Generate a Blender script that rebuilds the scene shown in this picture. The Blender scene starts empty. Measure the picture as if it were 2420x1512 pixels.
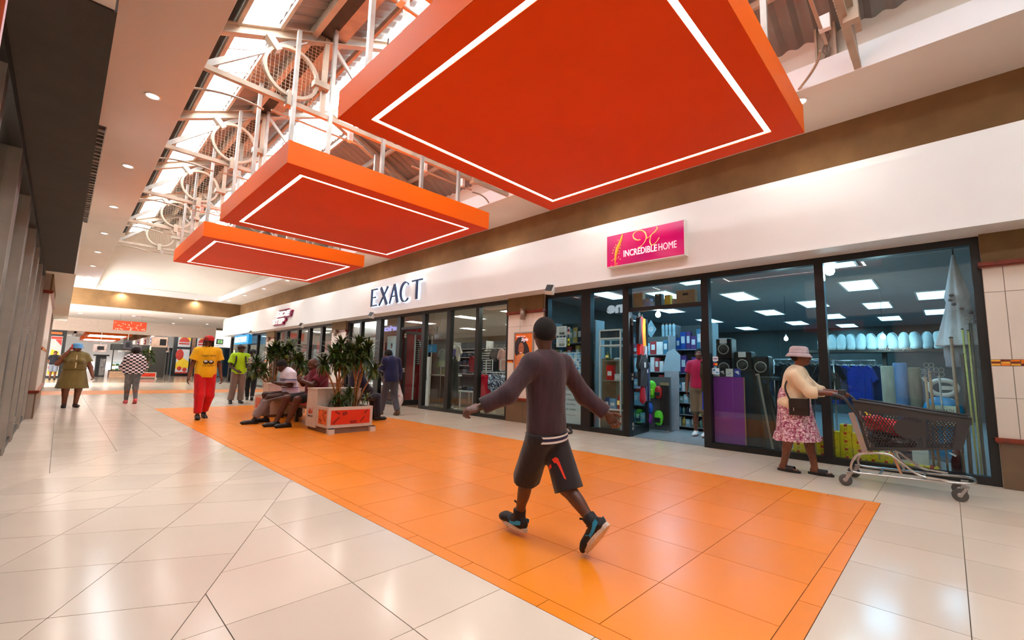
import bpy, math, random
import numpy as np
from mathutils import Vector, Matrix
random.seed(7)
S = bpy.context.scene
COL = S.collection
PI = math.pi

# ------------------------------------------------------------------ camera
# 16 mm-class lens, camera 1.17 m above the floor near the left shop fronts,
# turned 45.4 degrees to the right of the corridor axis (+Y), pitched 6.6 up, rolled 1.4
YAW, PIT, ROL, FPX, CAMH = 0.79244979, 0.11495167, 0.02438675, 1044.04, 1.17
_f = Vector((math.sin(YAW)*math.cos(PIT), math.cos(YAW)*math.cos(PIT), math.sin(PIT)))
_r = Vector((math.cos(YAW), -math.sin(YAW), 0)); _u = _r.cross(_f)
_r2 = _r*math.cos(ROL) + _u*math.sin(ROL); _u2 = -_r*math.sin(ROL) + _u*math.cos(ROL)
cam_d = bpy.data.cameras.new('camera'); cam = bpy.data.objects.new('camera', cam_d); COL.objects.link(cam)
cam.matrix_world = Matrix(((_r2.x, _u2.x, -_f.x, 0), (_r2.y, _u2.y, -_f.y, 0), (_r2.z, _u2.z, -_f.z, CAMH), (0, 0, 0, 1)))
cam_d.sensor_fit = 'HORIZONTAL'; cam_d.sensor_width = 36.0; cam_d.lens = FPX/2420*36.0
cam_d.clip_start = 0.05; cam_d.clip_end = 300
S.camera = cam

# ------------------------------------------------------------------ world and view
S.view_settings.view_transform = 'Standard'; S.view_settings.look = 'None'
S.view_settings.exposure = EXPOSURE = 0.18; S.view_settings.gamma = 1.0
S.view_settings.use_curve_mapping = False
W = bpy.data.worlds.new('sky'); S.world = W; W.use_nodes = True
bg = W.node_tree.nodes['Background']; bg.inputs[0].default_value = (0.90, 0.95, 1.0, 1); bg.inputs[1].default_value = SKY = 15.0

# ------------------------------------------------------------------ lamps the place has, and added shop fill
def spot(name, loc, power, color, size=2.85, blend=1.0, rad=0.06):
    d = bpy.data.lights.new(name, 'SPOT'); d.energy = power; d.color = color; d.spot_size = size; d.spot_blend = blend
    d.shadow_soft_size = rad
    o = bpy.data.objects.new(name, d); COL.objects.link(o); o.location = loc
    return o
def point(name, loc, power, color, rad=0.05):
    d = bpy.data.lights.new(name, 'POINT'); d.energy = power; d.color = color; d.shadow_soft_size = rad
    o = bpy.data.objects.new(name, d); COL.objects.link(o); o.location = loc
    return o
def area(name, loc, sx, sy, power, color, rot=(0, 0, 0)):
    d = bpy.data.lights.new(name, 'AREA'); d.shape = 'RECTANGLE'; d.size = sx; d.size_y = sy; d.energy = power; d.color = color
    o = bpy.data.objects.new(name, d); COL.objects.link(o); o.location = loc; o.rotation_euler = rot
    return o
WARM = (1.0, 0.92, 0.82); COOL = (0.62, 0.90, 1.0); NEUT = (1.0, 0.95, 0.88)

# ------------------------------------------------------------------ materials
def lin(c):
    def g(v):
        v = v/255.0
        return v/12.92 if v <= 0.04045 else ((v+0.055)/1.055)**2.4
    return (g(c[0]), g(c[1]), g(c[2]), 1)
MATS = {}
class NT:
    """tiny node-tree helper"""
    def __init__(s, name):
        s.m = bpy.data.materials.new(name); s.m.use_nodes = True; s.t = s.m.node_tree
        s.p = s.t.nodes['Principled BSDF']; s.out = s.t.nodes['Material Output']
    def n(s, typ, **kw):
        nd = s.t.nodes.new(typ)
        for k, v in kw.items(): setattr(nd, k, v)
        return nd
    def l(s, a, b): s.t.links.new(a, b)
    def coord(s, kind='Object', scale=(1, 1, 1), rot=(0, 0, 0), loc=(0, 0, 0)):
        tc = s.n('ShaderNodeTexCoord'); mp = s.n('ShaderNodeMapping')
        mp.inputs['Scale'].default_value = scale; mp.inputs['Rotation'].default_value = rot; mp.inputs['Location'].default_value = loc
        s.l(tc.outputs[kind], mp.inputs['Vector']); return mp.outputs['Vector']
    def ramp(s, fac, stops, interp='LINEAR'):
        r = s.n('ShaderNodeValToRGB'); e = r.color_ramp.elements; r.color_ramp.interpolation = interp
        while len(e) < len(stops): e.new(0.5)
        for i, (p, c) in enumerate(stops): e[i].position = p; e[i].color = lin(c)
        s.l(fac, r.inputs['Fac']); return r.outputs['Color']
    def noise(s, vec, scale, detail=3, rough=0.55):
        nn = s.n('ShaderNodeTexNoise'); nn.inputs['Scale'].default_value = scale; nn.inputs['Detail'].default_value = detail
        nn.inputs['Roughness'].default_value = rough
        if vec is not None: s.l(vec, nn.inputs['Vector'])
        return nn.outputs['Fac']
    def bump(s, fac, strength=0.2, dist=0.01):
        b = s.n('ShaderNodeBump'); b.inputs['Strength'].default_value = strength; b.inputs['Distance'].default_value = dist
        s.l(fac, b.inputs['Height']); s.l(b.outputs['Normal'], s.p.inputs['Normal'])
def mat(name, col, rough=0.6, metal=0.0, var=0.06, vscale=6.0, bump=0.0, bscale=60.0, emit=None, estr=0.0, spec=0.5, coat=0.0, kind='Object'):
    if name in MATS: return MATS[name]
    t = NT(name); p = t.p
    p.inputs['Roughness'].default_value = rough; p.inputs['Metallic'].default_value = metal
    p.inputs['Specular IOR Level'].default_value = spec; p.inputs['Coat Weight'].default_value = coat
    if var > 0:
        v = t.coord(kind); f = t.noise(v, vscale)
        a = tuple(max(0, x*(1-var)) for x in col); b = tuple(min(255, x*(1+var)) for x in col)
        t.l(t.ramp(f, [(0.3, a), (0.7, b)]), p.inputs['Base Color'])
    else:
        p.inputs['Base Color'].default_value = lin(col)
    if bump > 0: t.bump(t.noise(t.coord(kind), bscale, 2), bump)
    if emit is not None:
        p.inputs['Emission Color'].default_value = lin(emit); p.inputs['Emission Strength'].default_value = estr
    MATS[name] = t.m
    return t.m
def glass_mat(name, tint=(235, 245, 245), refl=0.75, base=0.035):
    if name in MATS: return MATS[name]
    t = NT(name); t.t.nodes.remove(t.p)
    tr = t.n('ShaderNodeBsdfTransparent'); tr.inputs['Color'].default_value = lin(tint)
    gl = t.n('ShaderNodeBsdfGlossy'); gl.inputs['Roughness'].default_value = 0.015; gl.inputs['Color'].default_value = (1, 1, 1, 1)
    lw = t.n('ShaderNodeLayerWeight'); lw.inputs['Blend'].default_value = 0.5
    pw = t.n('ShaderNodeMath', operation='POWER'); t.l(lw.outputs['Facing'], pw.inputs[0]); pw.inputs[1].default_value = 4.5
    ma = t.n('ShaderNodeMath', operation='MULTIPLY_ADD'); t.l(pw.outputs[0], ma.inputs[0]); ma.inputs[1].default_value = refl; ma.inputs[2].default_value = base
    mx = t.n('ShaderNodeMixShader'); t.l(ma.outputs[0], mx.inputs['Fac'])
    t.l(tr.outputs['BSDF'], mx.inputs[1]); t.l(gl.outputs['BSDF'], mx.inputs[2]); t.l(mx.outputs['Shader'], t.out.inputs['Surface'])
    MATS[name] = t.m; return t.m
def emis(name, col, strength):
    if name in MATS: return MATS[name]
    t = NT(name); t.t.nodes.remove(t.p)
    e = t.n('ShaderNodeEmission'); e.inputs['Color'].default_value = lin(col); e.inputs['Strength'].default_value = strength
    t.l(e.outputs['Emission'], t.out.inputs['Surface']); MATS[name] = t.m; return t.m

# ------------------------------------------------------------------ mesh builder
class MB:
    def __init__(s): s.v = []; s.f = []; s.mi = []; s.cur = 0; s.sm = []; s.smooth = False
    def _add(s, vs, fs, smooth=None):
        o = len(s.v); s.v += [tuple(v) for v in vs]; s.f += [tuple(i+o for i in f) for f in fs]
        s.mi += [s.cur]*len(fs); s.sm += [s.smooth if smooth is None else smooth]*len(fs); return s
    def box(s, x0, x1, y0, y1, z0, z1):
        return s._add([(x0, y0, z0), (x1, y0, z0), (x1, y1, z0), (x0, y1, z0), (x0, y0, z1), (x1, y0, z1), (x1, y1, z1), (x0, y1, z1)],
                      [(0, 3, 2, 1), (4, 5, 6, 7), (0, 1, 5, 4), (1, 2, 6, 5), (2, 3, 7, 6), (3, 0, 4, 7)], False)
    def bbox(s, x0, x1, y0, y1, z0, z1, b=0.01):
        # box with chamfered vertical and top edges
        p = [(x0+b, y0), (x1-b, y0), (x1, y0+b), (x1, y1-b), (x1-b, y1), (x0+b, y1), (x0, y1-b), (x0, y0+b)]
        q = [(x0+2*b, y0+b), (x1-2*b, y0+b), (x1-b, y0+2*b), (x1-b, y1-2*b), (x1-2*b, y1-b), (x0+2*b, y1-b), (x0+b, y1-2*b), (x0+b, y0+2*b)]
        vs = [(a, c, z0) for a, c in p] + [(a, c, z1-b) for a, c in p] + [(a, c, z1) for a, c in q]
        fs = [tuple(range(7, -1, -1)), tuple(range(16, 24))]
        for i in range(8):
            j = (i+1) % 8
            fs += [(i, j, 8+j, 8+i), (8+i, 8+j, 16+j, 16+i)]
        return s._add(vs, fs, False)
    def obox(s, c, size, M=None):
        hx, hy, hz = size[0]/2, size[1]/2, size[2]/2; c = Vector(c)
        vs = []
        for z in (-hz, hz):
            for x, y in ((-hx, -hy), (hx, -hy), (hx, hy), (-hx, hy)):
                p = Vector((x, y, z)); vs.append((M @ p if M is not None else p)+c)
        return s._add(vs, [(0, 3, 2, 1), (4, 5, 6, 7), (0, 1, 5, 4), (1, 2, 6, 5), (2, 3, 7, 6), (3, 0, 4, 7)], False)
    def bar(s, a, b, w, h, up=(0, 0, 1)):
        # rectangular bar from a to b, width w across, height h along 'up'
        a = Vector(a); b = Vector(b); d = (b-a).normalized(); u = Vector(up); x = d.cross(u)
        if x.length < 1e-5: x = d.cross(Vector((1, 0, 0)))
        x.normalize(); u = x.cross(d); vs = []
        for p in (a, b):
            for i, j in ((-1, -1), (1, -1), (1, 1), (-1, 1)): vs.append(p + x*(w/2*i) + u*(h/2*j))
        return s._add(vs, [(0, 1, 2, 3), (7, 6, 5, 4), (0, 4, 5, 1), (1, 5, 6, 2), (2, 6, 7, 3), (3, 7, 4, 0)], False)
    def cyl(s, a, b, r0, r1=None, n=12, caps=True):
        r1 = r0 if r1 is None else r1
        a = Vector(a); b = Vector(b); d = (b-a).normalized(); x = d.orthogonal().normalized(); y = d.cross(x)
        vs = []
        for p, r in ((a, r0), (b, r1)):
            for i in range(n):
                t = 2*PI*i/n; vs.append(p + x*(r*math.cos(t)) + y*(r*math.sin(t)))
        s._add(vs, [(i, (i+1) % n, n+(i+1) % n, n+i) for i in range(n)], True)
        if caps: s._add([], []); o = len(s.v)-2*n; s.f += [tuple(o+i for i in range(n-1, -1, -1)), tuple(o+n+i for i in range(n))]; s.mi += [s.cur]*2; s.sm += [False]*2
        return s
    def tube(s, pts, r, n=8, closed=False, caps=True):
        P = [Vector(p) for p in pts]; m = len(P); rr = r if hasattr(r, '__len__') else [r]*m
        vs = []; ref = None
        for i, p in enumerate(P):
            if closed: t = P[(i+1) % m]-P[i-1]
            else: t = P[min(i+1, m-1)]-P[max(i-1, 0)]
            t.normalize()
            if ref is None: ref = t.orthogonal().normalized()
            x = ref - t*ref.dot(t)
            if x.length < 1e-4: x = t.orthogonal()
            x.normalize(); ref = x; y = t.cross(x)
            for k in range(n):
                a = 2*PI*k/n; vs.append(p + x*(rr[i]*math.cos(a)) + y*(rr[i]*math.sin(a)))
        fs = []
        for i in range(m if closed else m-1):
            j = (i+1) % m
            for k in range(n): fs.append((i*n+k, i*n+(k+1) % n, j*n+(k+1) % n, j*n+k))
        s._add(vs, fs, True)
        if caps and not closed:
            o = len(s.v)-m*n
            s.f += [tuple(o+k for k in range(n-1, -1, -1)), tuple(o+(m-1)*n+k for k in range(n))]; s.mi += [s.cur]*2; s.sm += [False]*2
        return s
    def prism(s, poly, f):
        # poly: 2D points; f(u,v,w) maps to 3D with w in {0,1}
        n = len(poly); vs = [f(u, v, 0) for u, v in poly]+[f(u, v, 1) for u, v in poly]
        fs = [tuple(range(n-1, -1, -1)), tuple(range(n, 2*n))]+[(i, (i+1) % n, n+(i+1) % n, n+i) for i in range(n)]
        return s._add(vs, fs, False)
    def lathe(s, prof, c=(0, 0, 0), n=20, smooth=True, M=None, sx=1.0, sy=1.0, cap=True):
        vs = []; m = len(prof); c = Vector(c)
        for r, z in prof:
            for i in range(n):
                t = 2*PI*i/n; p = Vector((r*math.cos(t)*sx, r*math.sin(t)*sy, z)); vs.append((M @ p if M is not None else p)+c)
        fs = [(j*n+i, j*n+(i+1) % n, (j+1)*n+(i+1) % n, (j+1)*n+i) for j in range(m-1) for i in range(n)]
        s._add(vs, fs, smooth)
        if cap:
            o = len(s.v)-m*n
            s.f += [tuple(o+k for k in range(n-1, -1, -1)), tuple(o+(m-1)*n+k for k in range(n))]; s.mi += [s.cur]*2; s.sm += [False]*2
        return s
    def ell(s, c, r, n=12, m=8, M=None):
        prof = [(math.sin(PI*j/m), -math.cos(PI*j/m)) for j in range(m+1)]
        vs = []; c = Vector(c)
        for a, z in prof[1:-1]:
            for i in range(n):
                t = 2*PI*i/n; p = Vector((a*math.cos(t)*r[0], a*math.sin(t)*r[1], z*r[2])); vs.append((M @ p if M is not None else p)+c)
        b = Vector((0, 0, -r[2])); t_ = Vector((0, 0, r[2]))
        vs += [(M @ b if M is not None else b)+c, (M @ t_ if M is not None else t_)+c]
        k = m-1; fs = [(j*n+i, j*n+(i+1) % n, (j+1)*n+(i+1) % n, (j+1)*n+i) for j in range(k-1) for i in range(n)]
        fs += [(k*n, (i+1) % n, i) for i in range(n)]+[(k*n+1, (k-1)*n+i, (k-1)*n+(i+1) % n) for i in range(n)]
        return s._add(vs, fs, True)
    def poly(s, pts, thick=None):
        return s._add(pts, [tuple(range(len(pts)))], False)
    def grid(s, f, nu, nv, smooth=True):
        vs = [f(i/nu, j/nv) for j in range(nv+1) for i in range(nu+1)]
        return s._add(vs, [(j*(nu+1)+i, j*(nu+1)+i+1, (j+1)*(nu+1)+i+1, (j+1)*(nu+1)+i) for j in range(nv) for i in range(nu)], smooth)
    def mesh(s, name):
        me = bpy.data.meshes.new(name); me.from_pydata(s.v, [], s.f)
        me.polygons.foreach_set('material_index', s.mi); me.polygons.foreach_set('use_smooth', s.sm); me.update()
        return me
    def obj(s, name, m, parent=None, world=False, loc=None):
        me = s.mesh(name)
        for x in (m if isinstance(m, (list, tuple)) else [m]): me.materials.append(x)
        return link(name, me, parent, world, loc)
def link(name, data, parent=None, world=False, loc=None):
    o = bpy.data.objects.new(name, data); COL.objects.link(o)
    if loc is not None: o.location = loc
    if parent is not None:
        o.parent = parent
        if world: o.matrix_parent_inverse = wmat(parent).inverted()
    return o
def wmat(o):
    m = o.matrix_basis.copy()
    if o.parent: m = wmat(o.parent) @ o.matrix_parent_inverse @ m
    return m
def tag(o, label, cat, group=None):
    o['label'] = label; o['category'] = cat
    if group: o['group'] = group
    return o
def thing(name, label, cat, loc=(0, 0, 0), rz=0.0, group=None):
    o = bpy.data.objects.new(name, None); COL.objects.link(o); o.location = loc; o.rotation_euler = (0, 0, rz); o.empty_display_size = 0.1
    return tag(o, label, cat, group)
def struct(o, label=None):
    o['kind'] = 'structure'
    if label: o['label'] = label
    return o
def dup(root, loc, rz=None, label=None, group=None):
    r = root.copy(); COL.objects.link(r); r.location = loc
    if rz is not None: r.rotation_euler = (0, 0, rz)
    if label: r['label'] = label
    if group: r['group'] = group
    for ch in list(root.children):
        c = ch.copy(); COL.objects.link(c); c.parent = r
        for g in list(ch.children):
            d = g.copy(); COL.objects.link(d); d.parent = c
    return r
FONTCACHE = {}
def text_mesh(txt, size, depth, bold=0.0, spacing=1.0, shear=0.0, align='LEFT'):
    cu = bpy.data.curves.new('t', 'FONT'); cu.body = txt; cu.size = size; cu.extrude = depth/2; cu.offset = bold
    cu.space_character = spacing; cu.shear = shear; cu.align_x = align; cu.resolution_u = 3
    o = bpy.data.objects.new('t', cu); COL.objects.link(o)
    dg = bpy.context.evaluated_depsgraph_get(); dg.update()
    me = bpy.data.meshes.new_from_object(o.evaluated_get(dg)); bpy.data.objects.remove(o)
    return me
def text_obj(name, txt, m, M, size, depth=0.01, parent=None, world=False, bold=0.0, spacing=1.0, shear=0.0, sx=1.0, align='LEFT', fit=None):
    """M places text: local x right, y up, z out of the face. fit=(w,h) rescales to that size"""
    me = text_mesh(txt, size, depth, bold, spacing, shear, align)
    if fit:
        n = len(me.vertices); co = np.zeros(n*3); me.vertices.foreach_get('co', co); co = co.reshape(-1, 3)
        lo = co.min(0); hi = co.max(0)
        co[:, 0] = (co[:, 0]-lo[0])/(hi[0]-lo[0])*fit[0]; co[:, 1] = (co[:, 1]-lo[1])/(hi[1]-lo[1])*fit[1]
        me.vertices.foreach_set('co', co.ravel())
    me.transform(M @ Matrix.Diagonal((sx, 1, 1, 1))); me.update()
    me.materials.clear(); me.materials.append(m)
    return link(name, me, parent, world)
def face_mx(x, y, z):
    """text on a face that looks toward -x: reading direction -y"""
    return Matrix(((0, 0, -1, x), (-1, 0, 0, y), (0, 1, 0, z), (0, 0, 0, 1)))
def face_mx_back(x, y, z):
    """mirrored reading (seen from behind): reading direction +y on a face toward +x"""
    return Matrix(((0, 0, 1, x), (1, 0, 0, y), (0, 1, 0, z), (0, 0, 0, 1)))
def face_my(x, y, z):
    """text on a face that looks toward -y: reading direction +x"""
    return Matrix(((1, 0, 0, x), (0, 0, -1, y), (0, 1, 0, z), (0, 0, 0, 1)))
# ================================================================== setting: floor
M_cream = None
def tile_mat(name, c, rough, vary, spec=0.5, mott=0.03):
    t = NT(name); p = t.p
    oi = t.n('ShaderNodeObjectInfo'); v = t.coord('Object'); f = t.noise(v, 1.7, 4)
    m = t.n('ShaderNodeMath', operation='MULTIPLY_ADD'); t.l(oi.outputs['Random'], m.inputs[0]); m.inputs[1].default_value = 0.6; m.inputs[2].default_value = 0.0
    a = t.n('ShaderNodeMath', operation='MULTIPLY_ADD'); t.l(f, a.inputs[0]); a.inputs[1].default_value = 0.4; t.l(m.outputs[0], a.inputs[2])
    lo = tuple(x*(1-vary) for x in c); hi = tuple(min(255, x*(1+vary)) for x in c)
    t.l(t.ramp(a.outputs[0], [(0.1, lo), (0.9, hi)]), p.inputs['Base Color'])
    r = t.n('ShaderNodeMapRange'); t.l(t.noise(v, 3.0, 4), r.inputs[0]); r.inputs[3].default_value = rough*0.75; r.inputs[4].default_value = rough*1.3
    t.l(r.outputs[0], p.inputs['Roughness']); p.inputs['Specular IOR Level'].default_value = spec
    MATS[name] = t.m; return t.m
M_cream = tile_mat('cream porcelain tile', (214, 198, 180), 0.16, 0.035)
M_inlay = tile_mat('orange porcelain tile', (236, 132, 24), 0.30, 0.03)
M_grout = mat('dark grout', (92, 80, 66), 0.9)
M_ogrout = mat('brown grout', (122, 62, 24), 0.9)

def clip(poly, n, d):
    """keep n.p <= d"""
    out = []
    for i in range(len(poly)):
        a, b = poly[i], poly[(i+1) % len(poly)]
        fa = n[0]*a[0]+n[1]*a[1]-d; fb = n[0]*b[0]+n[1]*b[1]-d
        if fa <= 0: out.append(a)
        if (fa < 0 < fb) or (fb < 0 < fa):
            t = fa/(fa-fb); out.append((a[0]+t*(b[0]-a[0]), a[1]+t*(b[1]-a[1])))
    return out
def parea(p): return abs(sum(p[i][0]*p[(i+1) % len(p)][1]-p[(i+1) % len(p)][0]*p[i][1] for i in range(len(p))))/2
G = 0.0022
def rect(x0, x1, y0, y1): return [(x0+G, y0+G), (x1-G, y0+G), (x1-G, y1-G), (x0+G, y1-G)]
def cells(xs, ys):
    return [rect(xs[i], xs[i+1], ys[j], ys[j+1]) for i in range(len(xs)-1) for j in range(len(ys)-1)]
def steps(a, b, first, st):
    out = [a]; v = first
    while v < a+1e-6: v += st
    while v < b-1e-6: out.append(v); v += st
    return out+[b]
IX0, IX1, IY0, IY1 = 1.795, 5.635, 0.54, 14.5          # orange inlay
XL, XR = -0.40, 7.66
DN = (0.880, -0.475); DT = (0.475, 0.880)               # diagonal band normal / direction
cream = []
ysl = steps(-1.8, 21.4, -1.8, 0.6)
for p in cells(steps(XL, IX0, 0.04, 0.6), ysl):          # left of the inlay
    a = clip(p, (-DN[0], -DN[1]), 0.76-G); b = clip(p, DN, -3.16-G)
    for q in (a, b):
        if len(q) > 2 and parea(q) > 0.0006: cream.append(q)
for k in range(4):                                      # rotated tiles of the diagonal band
    n0 = -0.76-0.6*k
    for j in range(-3, 22):
        t0 = 2.678+0.6*(j-3)
        q = [(DN[0]*n+DT[0]*t, DN[1]*n+DT[1]*t) for n, t in ((n0-0.6+G, t0+G), (n0-G, t0+G), (n0-G, t0+0.6-G), (n0-0.6+G, t0+0.6-G))]
        for nn, d in (((1, 0), IX0-G), ((-1, 0), -XL-G), ((0, -1), 1.8), ((0, 1), 21.4)): q = clip(q, nn, d) if len(q) > 2 else q
        if len(q) > 2 and parea(q) > 0.0006:
            for s_, e_ in (((0, 1), 5.27-G), ((0, -1), -5.27-G)):   # movement joint
                qq = clip(q, s_, e_)
                if len(qq) > 2 and parea(qq) > 0.0006: cream.append(qq)
cream += cells(steps(IX1, XR, IX1, 0.6), steps(-1.8, 21.4, -1.8, 0.6))
inx = [1.9+0.6117*i for i in range(7)]; inx[0] = 1.895
cream += cells([IX0, 2.47, 3.08, 3.72, 4.345, 4.945, IX1], steps(-1.8, IY0, -1.8, 0.6))
cream += cells([IX0, 2.40, 3.0, 3.6, 4.2, 4.8, 5.4, IX1], steps(IY1, 21.4, 14.4, 0.6))
cream += cells(steps(XL, XR, 0.04, 0.6), steps(24.2, 33.2, 24.6, 0.6))
def visible_size(p):
    cx = sum(a for a, b in p)/len(p); cy = sum(b for a, b in p)/len(p)
    v = Vector((cx, cy, -CAMH)); w = v.dot(_f)
    if w < 0.3: return 0
    X = v.dot(_r2)/w*FPX; Y = -v.dot(_u2)/w*FPX
    if abs(X) > 1500 or abs(Y) > 1050: return 0
    return parea(p)/(v.length**3)
def lay(parent, polys, m, limit, nm='tile', thick=0.004):
    polys = sorted(polys, key=visible_size, reverse=True)
    big = polys[:limit]; rest = MB()
    def prism(mb, p, c=(0, 0)):
        if sum(p[i][0]*p[(i+1) % len(p)][1]-p[(i+1) % len(p)][0]*p[i][1] for i in range(len(p))) < 0: p = p[::-1]
        n = len(p); vs = [(x-c[0], y-c[1], -thick) for x, y in p]+[(x-c[0], y-c[1], 0) for x, y in p]
        mb._add(vs, [tuple(range(n, 2*n))]+[(i, (i+1) % n, n+(i+1) % n, n+i) for i in range(n)], False)
    for p in big:
        c = (sum(a for a, b in p)/len(p), sum(b for a, b in p)/len(p)); mb = MB(); prism(mb, p, c)
        o = mb.obj(nm, m, parent, loc=(c[0], c[1], 0))
    for p in polys[limit:]: prism(rest, p)
    if rest.f:
        o = rest.obj(nm+'_field', m, parent); o['kind'] = 'stuff'
mb = MB(); mb.box(-0.75, 7.70, -7, 33.2, -0.12, -0.004)
floor = struct(mb.obj('floor', M_grout), 'polished cream tiled floor of the corridor')
lay(floor, cream, M_cream, 298)
mb = MB(); mb.box(IX0, IX1, IY0, IY1, -0.006, -0.0025)
inlay = struct(mb.obj('floor_inlay', M_ogrout), 'large orange tiled rectangle let into the cream floor')
pol = cells([1.895+0.6125*i for i in range(6)]+[5.53], steps(0.645, 14.4, 0.645, 0.6))
fr = []
ys = steps(IY0, IY1, 0.95, 0.6)
fr += cells([IX0, 1.895], ys)+cells([5.53, IX1], ys)
xs = steps(1.895, 5.53, 2.27, 0.6); fr += cells(xs, [IY0, 0.645])+cells(xs, [14.4, IY1])
lay(inlay, pol+fr, M_inlay, 298, thick=0.003)
mb = MB(); mb.box(XL, XR, 21.4, 24.2, -0.006, -0.0025)
band = struct(mb.obj('floor_band', M_ogrout), 'narrow orange tiled band crossing the corridor floor')
lay(band, cells(steps(XL, XR, 0.2, 0.6), [21.4, 22.0, 22.6, 23.2, 23.8, 24.2]), M_inlay, 298, thick=0.003)
# far floor: joints too fine to tell apart
t = NT('far polished floor'); br = t.n('ShaderNodeTexBrick'); t.l(t.coord('Object'), br.inputs['Vector'])
br.offset = 0; br.inputs['Scale'].default_value = 1.0; br.inputs['Brick Width'].default_value = 0.6; br.inputs['Row Height'].default_value = 0.6; br.inputs['Mortar Size'].default_value = 0.004
br.inputs['Color1'].default_value = lin((176, 160, 144)); br.inputs['Color2'].default_value = lin((166, 150, 134)); br.inputs['Mortar'].default_value = lin((110, 98, 86))
t.l(br.outputs['Color'], t.p.inputs['Base Color']); t.p.inputs['Roughness'].default_value = 0.14
M_farfloor = t.m
mb = MB(); mb.box(-14, 26, 33.2, 95, -0.12, 0)
struct(mb.obj('floor_crossing', M_farfloor), 'grey polished floor of the far crossing')

# ================================================================== setting: ceiling, walls, roof
M_white = mat('white plaster', (232, 228, 224), 0.7, var=0.015, vscale=0.8)
M_ceil = mat('ceiling plaster', (226, 216, 206), 0.75, var=0.02, vscale=0.7)
M_creamw = mat('cream plaster', (222, 212, 198), 0.75, var=0.02, vscale=0.6)
M_brown = mat('brown textured paint', (132, 98, 60), 0.85, var=0.06, vscale=2.5, bump=0.25, bscale=180)
M_upst = mat('bright white upstand', (244, 245, 246), 0.6, var=0.0)
CZ = 4.90; CXL, CXR, CYF = 0.912, 6.43, 31.3
def sbox(name, m, *b, label=None):
    q = MB(); q.box(*b); return struct(q.obj(name, m), label)
mb = MB()
mb.box(CXR, 7.80, -7, 31.7, CZ, CZ+0.12); mb.box(-1.2, CXL, -7, 31.7, CZ, CZ+0.12)
mb.box(CXL, CXR, CYF, 31.7, CZ, CZ+0.12); mb.box(CXL, CXR, -7, -3.0, CZ, CZ+0.12)
ceiling = struct(mb.obj('ceiling', M_ceil), 'flat plaster ceiling with downlights around the roof opening')
mb = MB(); mb.box(CXR-0.006, CXR+0.10, -3.0, CYF+0.1, CZ+0.0005, 5.21); mb.box(CXL, CXR, CYF-0.006, CYF+0.1, CZ+0.0005, 5.21)
mb.box(CXL-0.1, CXL+0.004, -3.0, CYF, CZ+0.0005, 5.0); mb.box(CXL, CXR, -3.1, -3.0, CZ+0.0005, 5.4)
struct(mb.obj('trim_1', M_upst), 'white upstand around the roof opening')
sbox('wall_upper_right', M_creamw, 6.60, 6.70, -3.1, CYF+0.2, 5.0, 5.85, label='cream upper wall under the right eave')
sbox('wall_band_right', M_brown, 7.66, 7.80, -7, 33.0, 2.92, CZ+0.05, label='brown painted wall band above the shop fascia')
sbox('wall_band_far', M_brown, 0.10, 7.66, 31.65, 31.9, 4.05, CZ, label='brown painted cross beam at the corridor end')
sbox('wall_left', M_brown, -1.2, -0.62, -7, 27.9, 2.92, CZ+0.05, label='brown wall above the left shop fronts')
sbox('wall_back', M_creamw, -1.2, 7.8, -7.2, -7.0, 0, 5.2, label='plain wall behind the viewer')
# roof profile
RS = 0.46
def zl(x): return 5.28+RS*x
def zr(x): return 5.70+RS*(6.43-x)
RX, RZ = 3.67, 5.28+RS*3.67
RY0, RY1 = -3.2, 21.0
M_sheet = mat('grey galvanised roof sheet', (140, 136, 132), 0.45, 0.35, var=0.08, vscale=1.5)
M_dark = mat('dark steel', (58, 54, 48), 0.6, 0.2, var=0.1)
M_steel = mat('painted beige steel', (182, 162, 140), 0.5, 0.1, var=0.07, vscale=3)
M_galv = mat('galvanised steel', (168, 160, 150), 0.4, 0.45, var=0.08, vscale=4)
M_mesh = mat('wire mesh steel', (170, 148, 118), 0.5, 0.2, var=0.05)
def corrugated(x0, x1, zf, y0, y1, pitch, amp, n=6):
    q = MB(); m = int((y1-y0)/pitch)*n
    prof = [(y0+(y1-y0)*i/m, amp*max(-0.6, min(0.6, math.sin(2*PI*i/n)))) for i in range(m+1)]
    vs = []
    for x in (x0, x1): vs += [(x, y, zf(x)+d) for y, d in prof]
    q._add(vs, [(i, i+1, m+2+i, m+1+i) for i in range(m)], False); return q
roof = struct(corrugated(1.74, 3.35, zl, RY0, RY1, 0.20, 0.030).obj('roof', M_sheet), 'pitched corrugated metal roof')
struct(corrugated(4.2, 6.75, zr, RY0, RY1, 0.20, 0.030).obj('roof_sheet', M_sheet, roof))
# translucent roof lights: clear corrugated sheeting under the open sky
t = NT('clear roof light sheet'); t.t.nodes.remove(t.p)
tr = t.n('ShaderNodeBsdfTransparent'); tr.inputs['Color'].default_value = (0.93, 0.95, 0.96, 1)
tl = t.n('ShaderNodeBsdfTranslucent'); tl.inputs['Color'].default_value = (0.95, 0.95, 0.95, 1)
mx = t.n('ShaderNodeMixShader'); mx.inputs[0].default_value = 0.25
t.l(tr.outputs[0], mx.inputs[1]); t.l(tl.outputs[0], mx.inputs[2]); t.l(mx.outputs[0], t.out.inputs['Surface'])
M_sky = t.m
for nm, x0, x1, zf in (('skylight', 1.26, 1.74, zl), ('skylight', 3.35, RX, zl), ('skylight', RX, 4.2, zr)):
    struct(corrugated(x0, x1, zf, RY0, RY1, 0.20, 0.030).obj(nm, M_sky, roof))
    q = MB(); y = RY0
    while y < RY1:
        q.bar((x0, y, zf(x0)-0.05), (x1, y, zf(x1)-0.05), 0.022, 0.03); y += 0.75
    struct(q.obj('glazing_bar', M_galv, roof))
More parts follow.
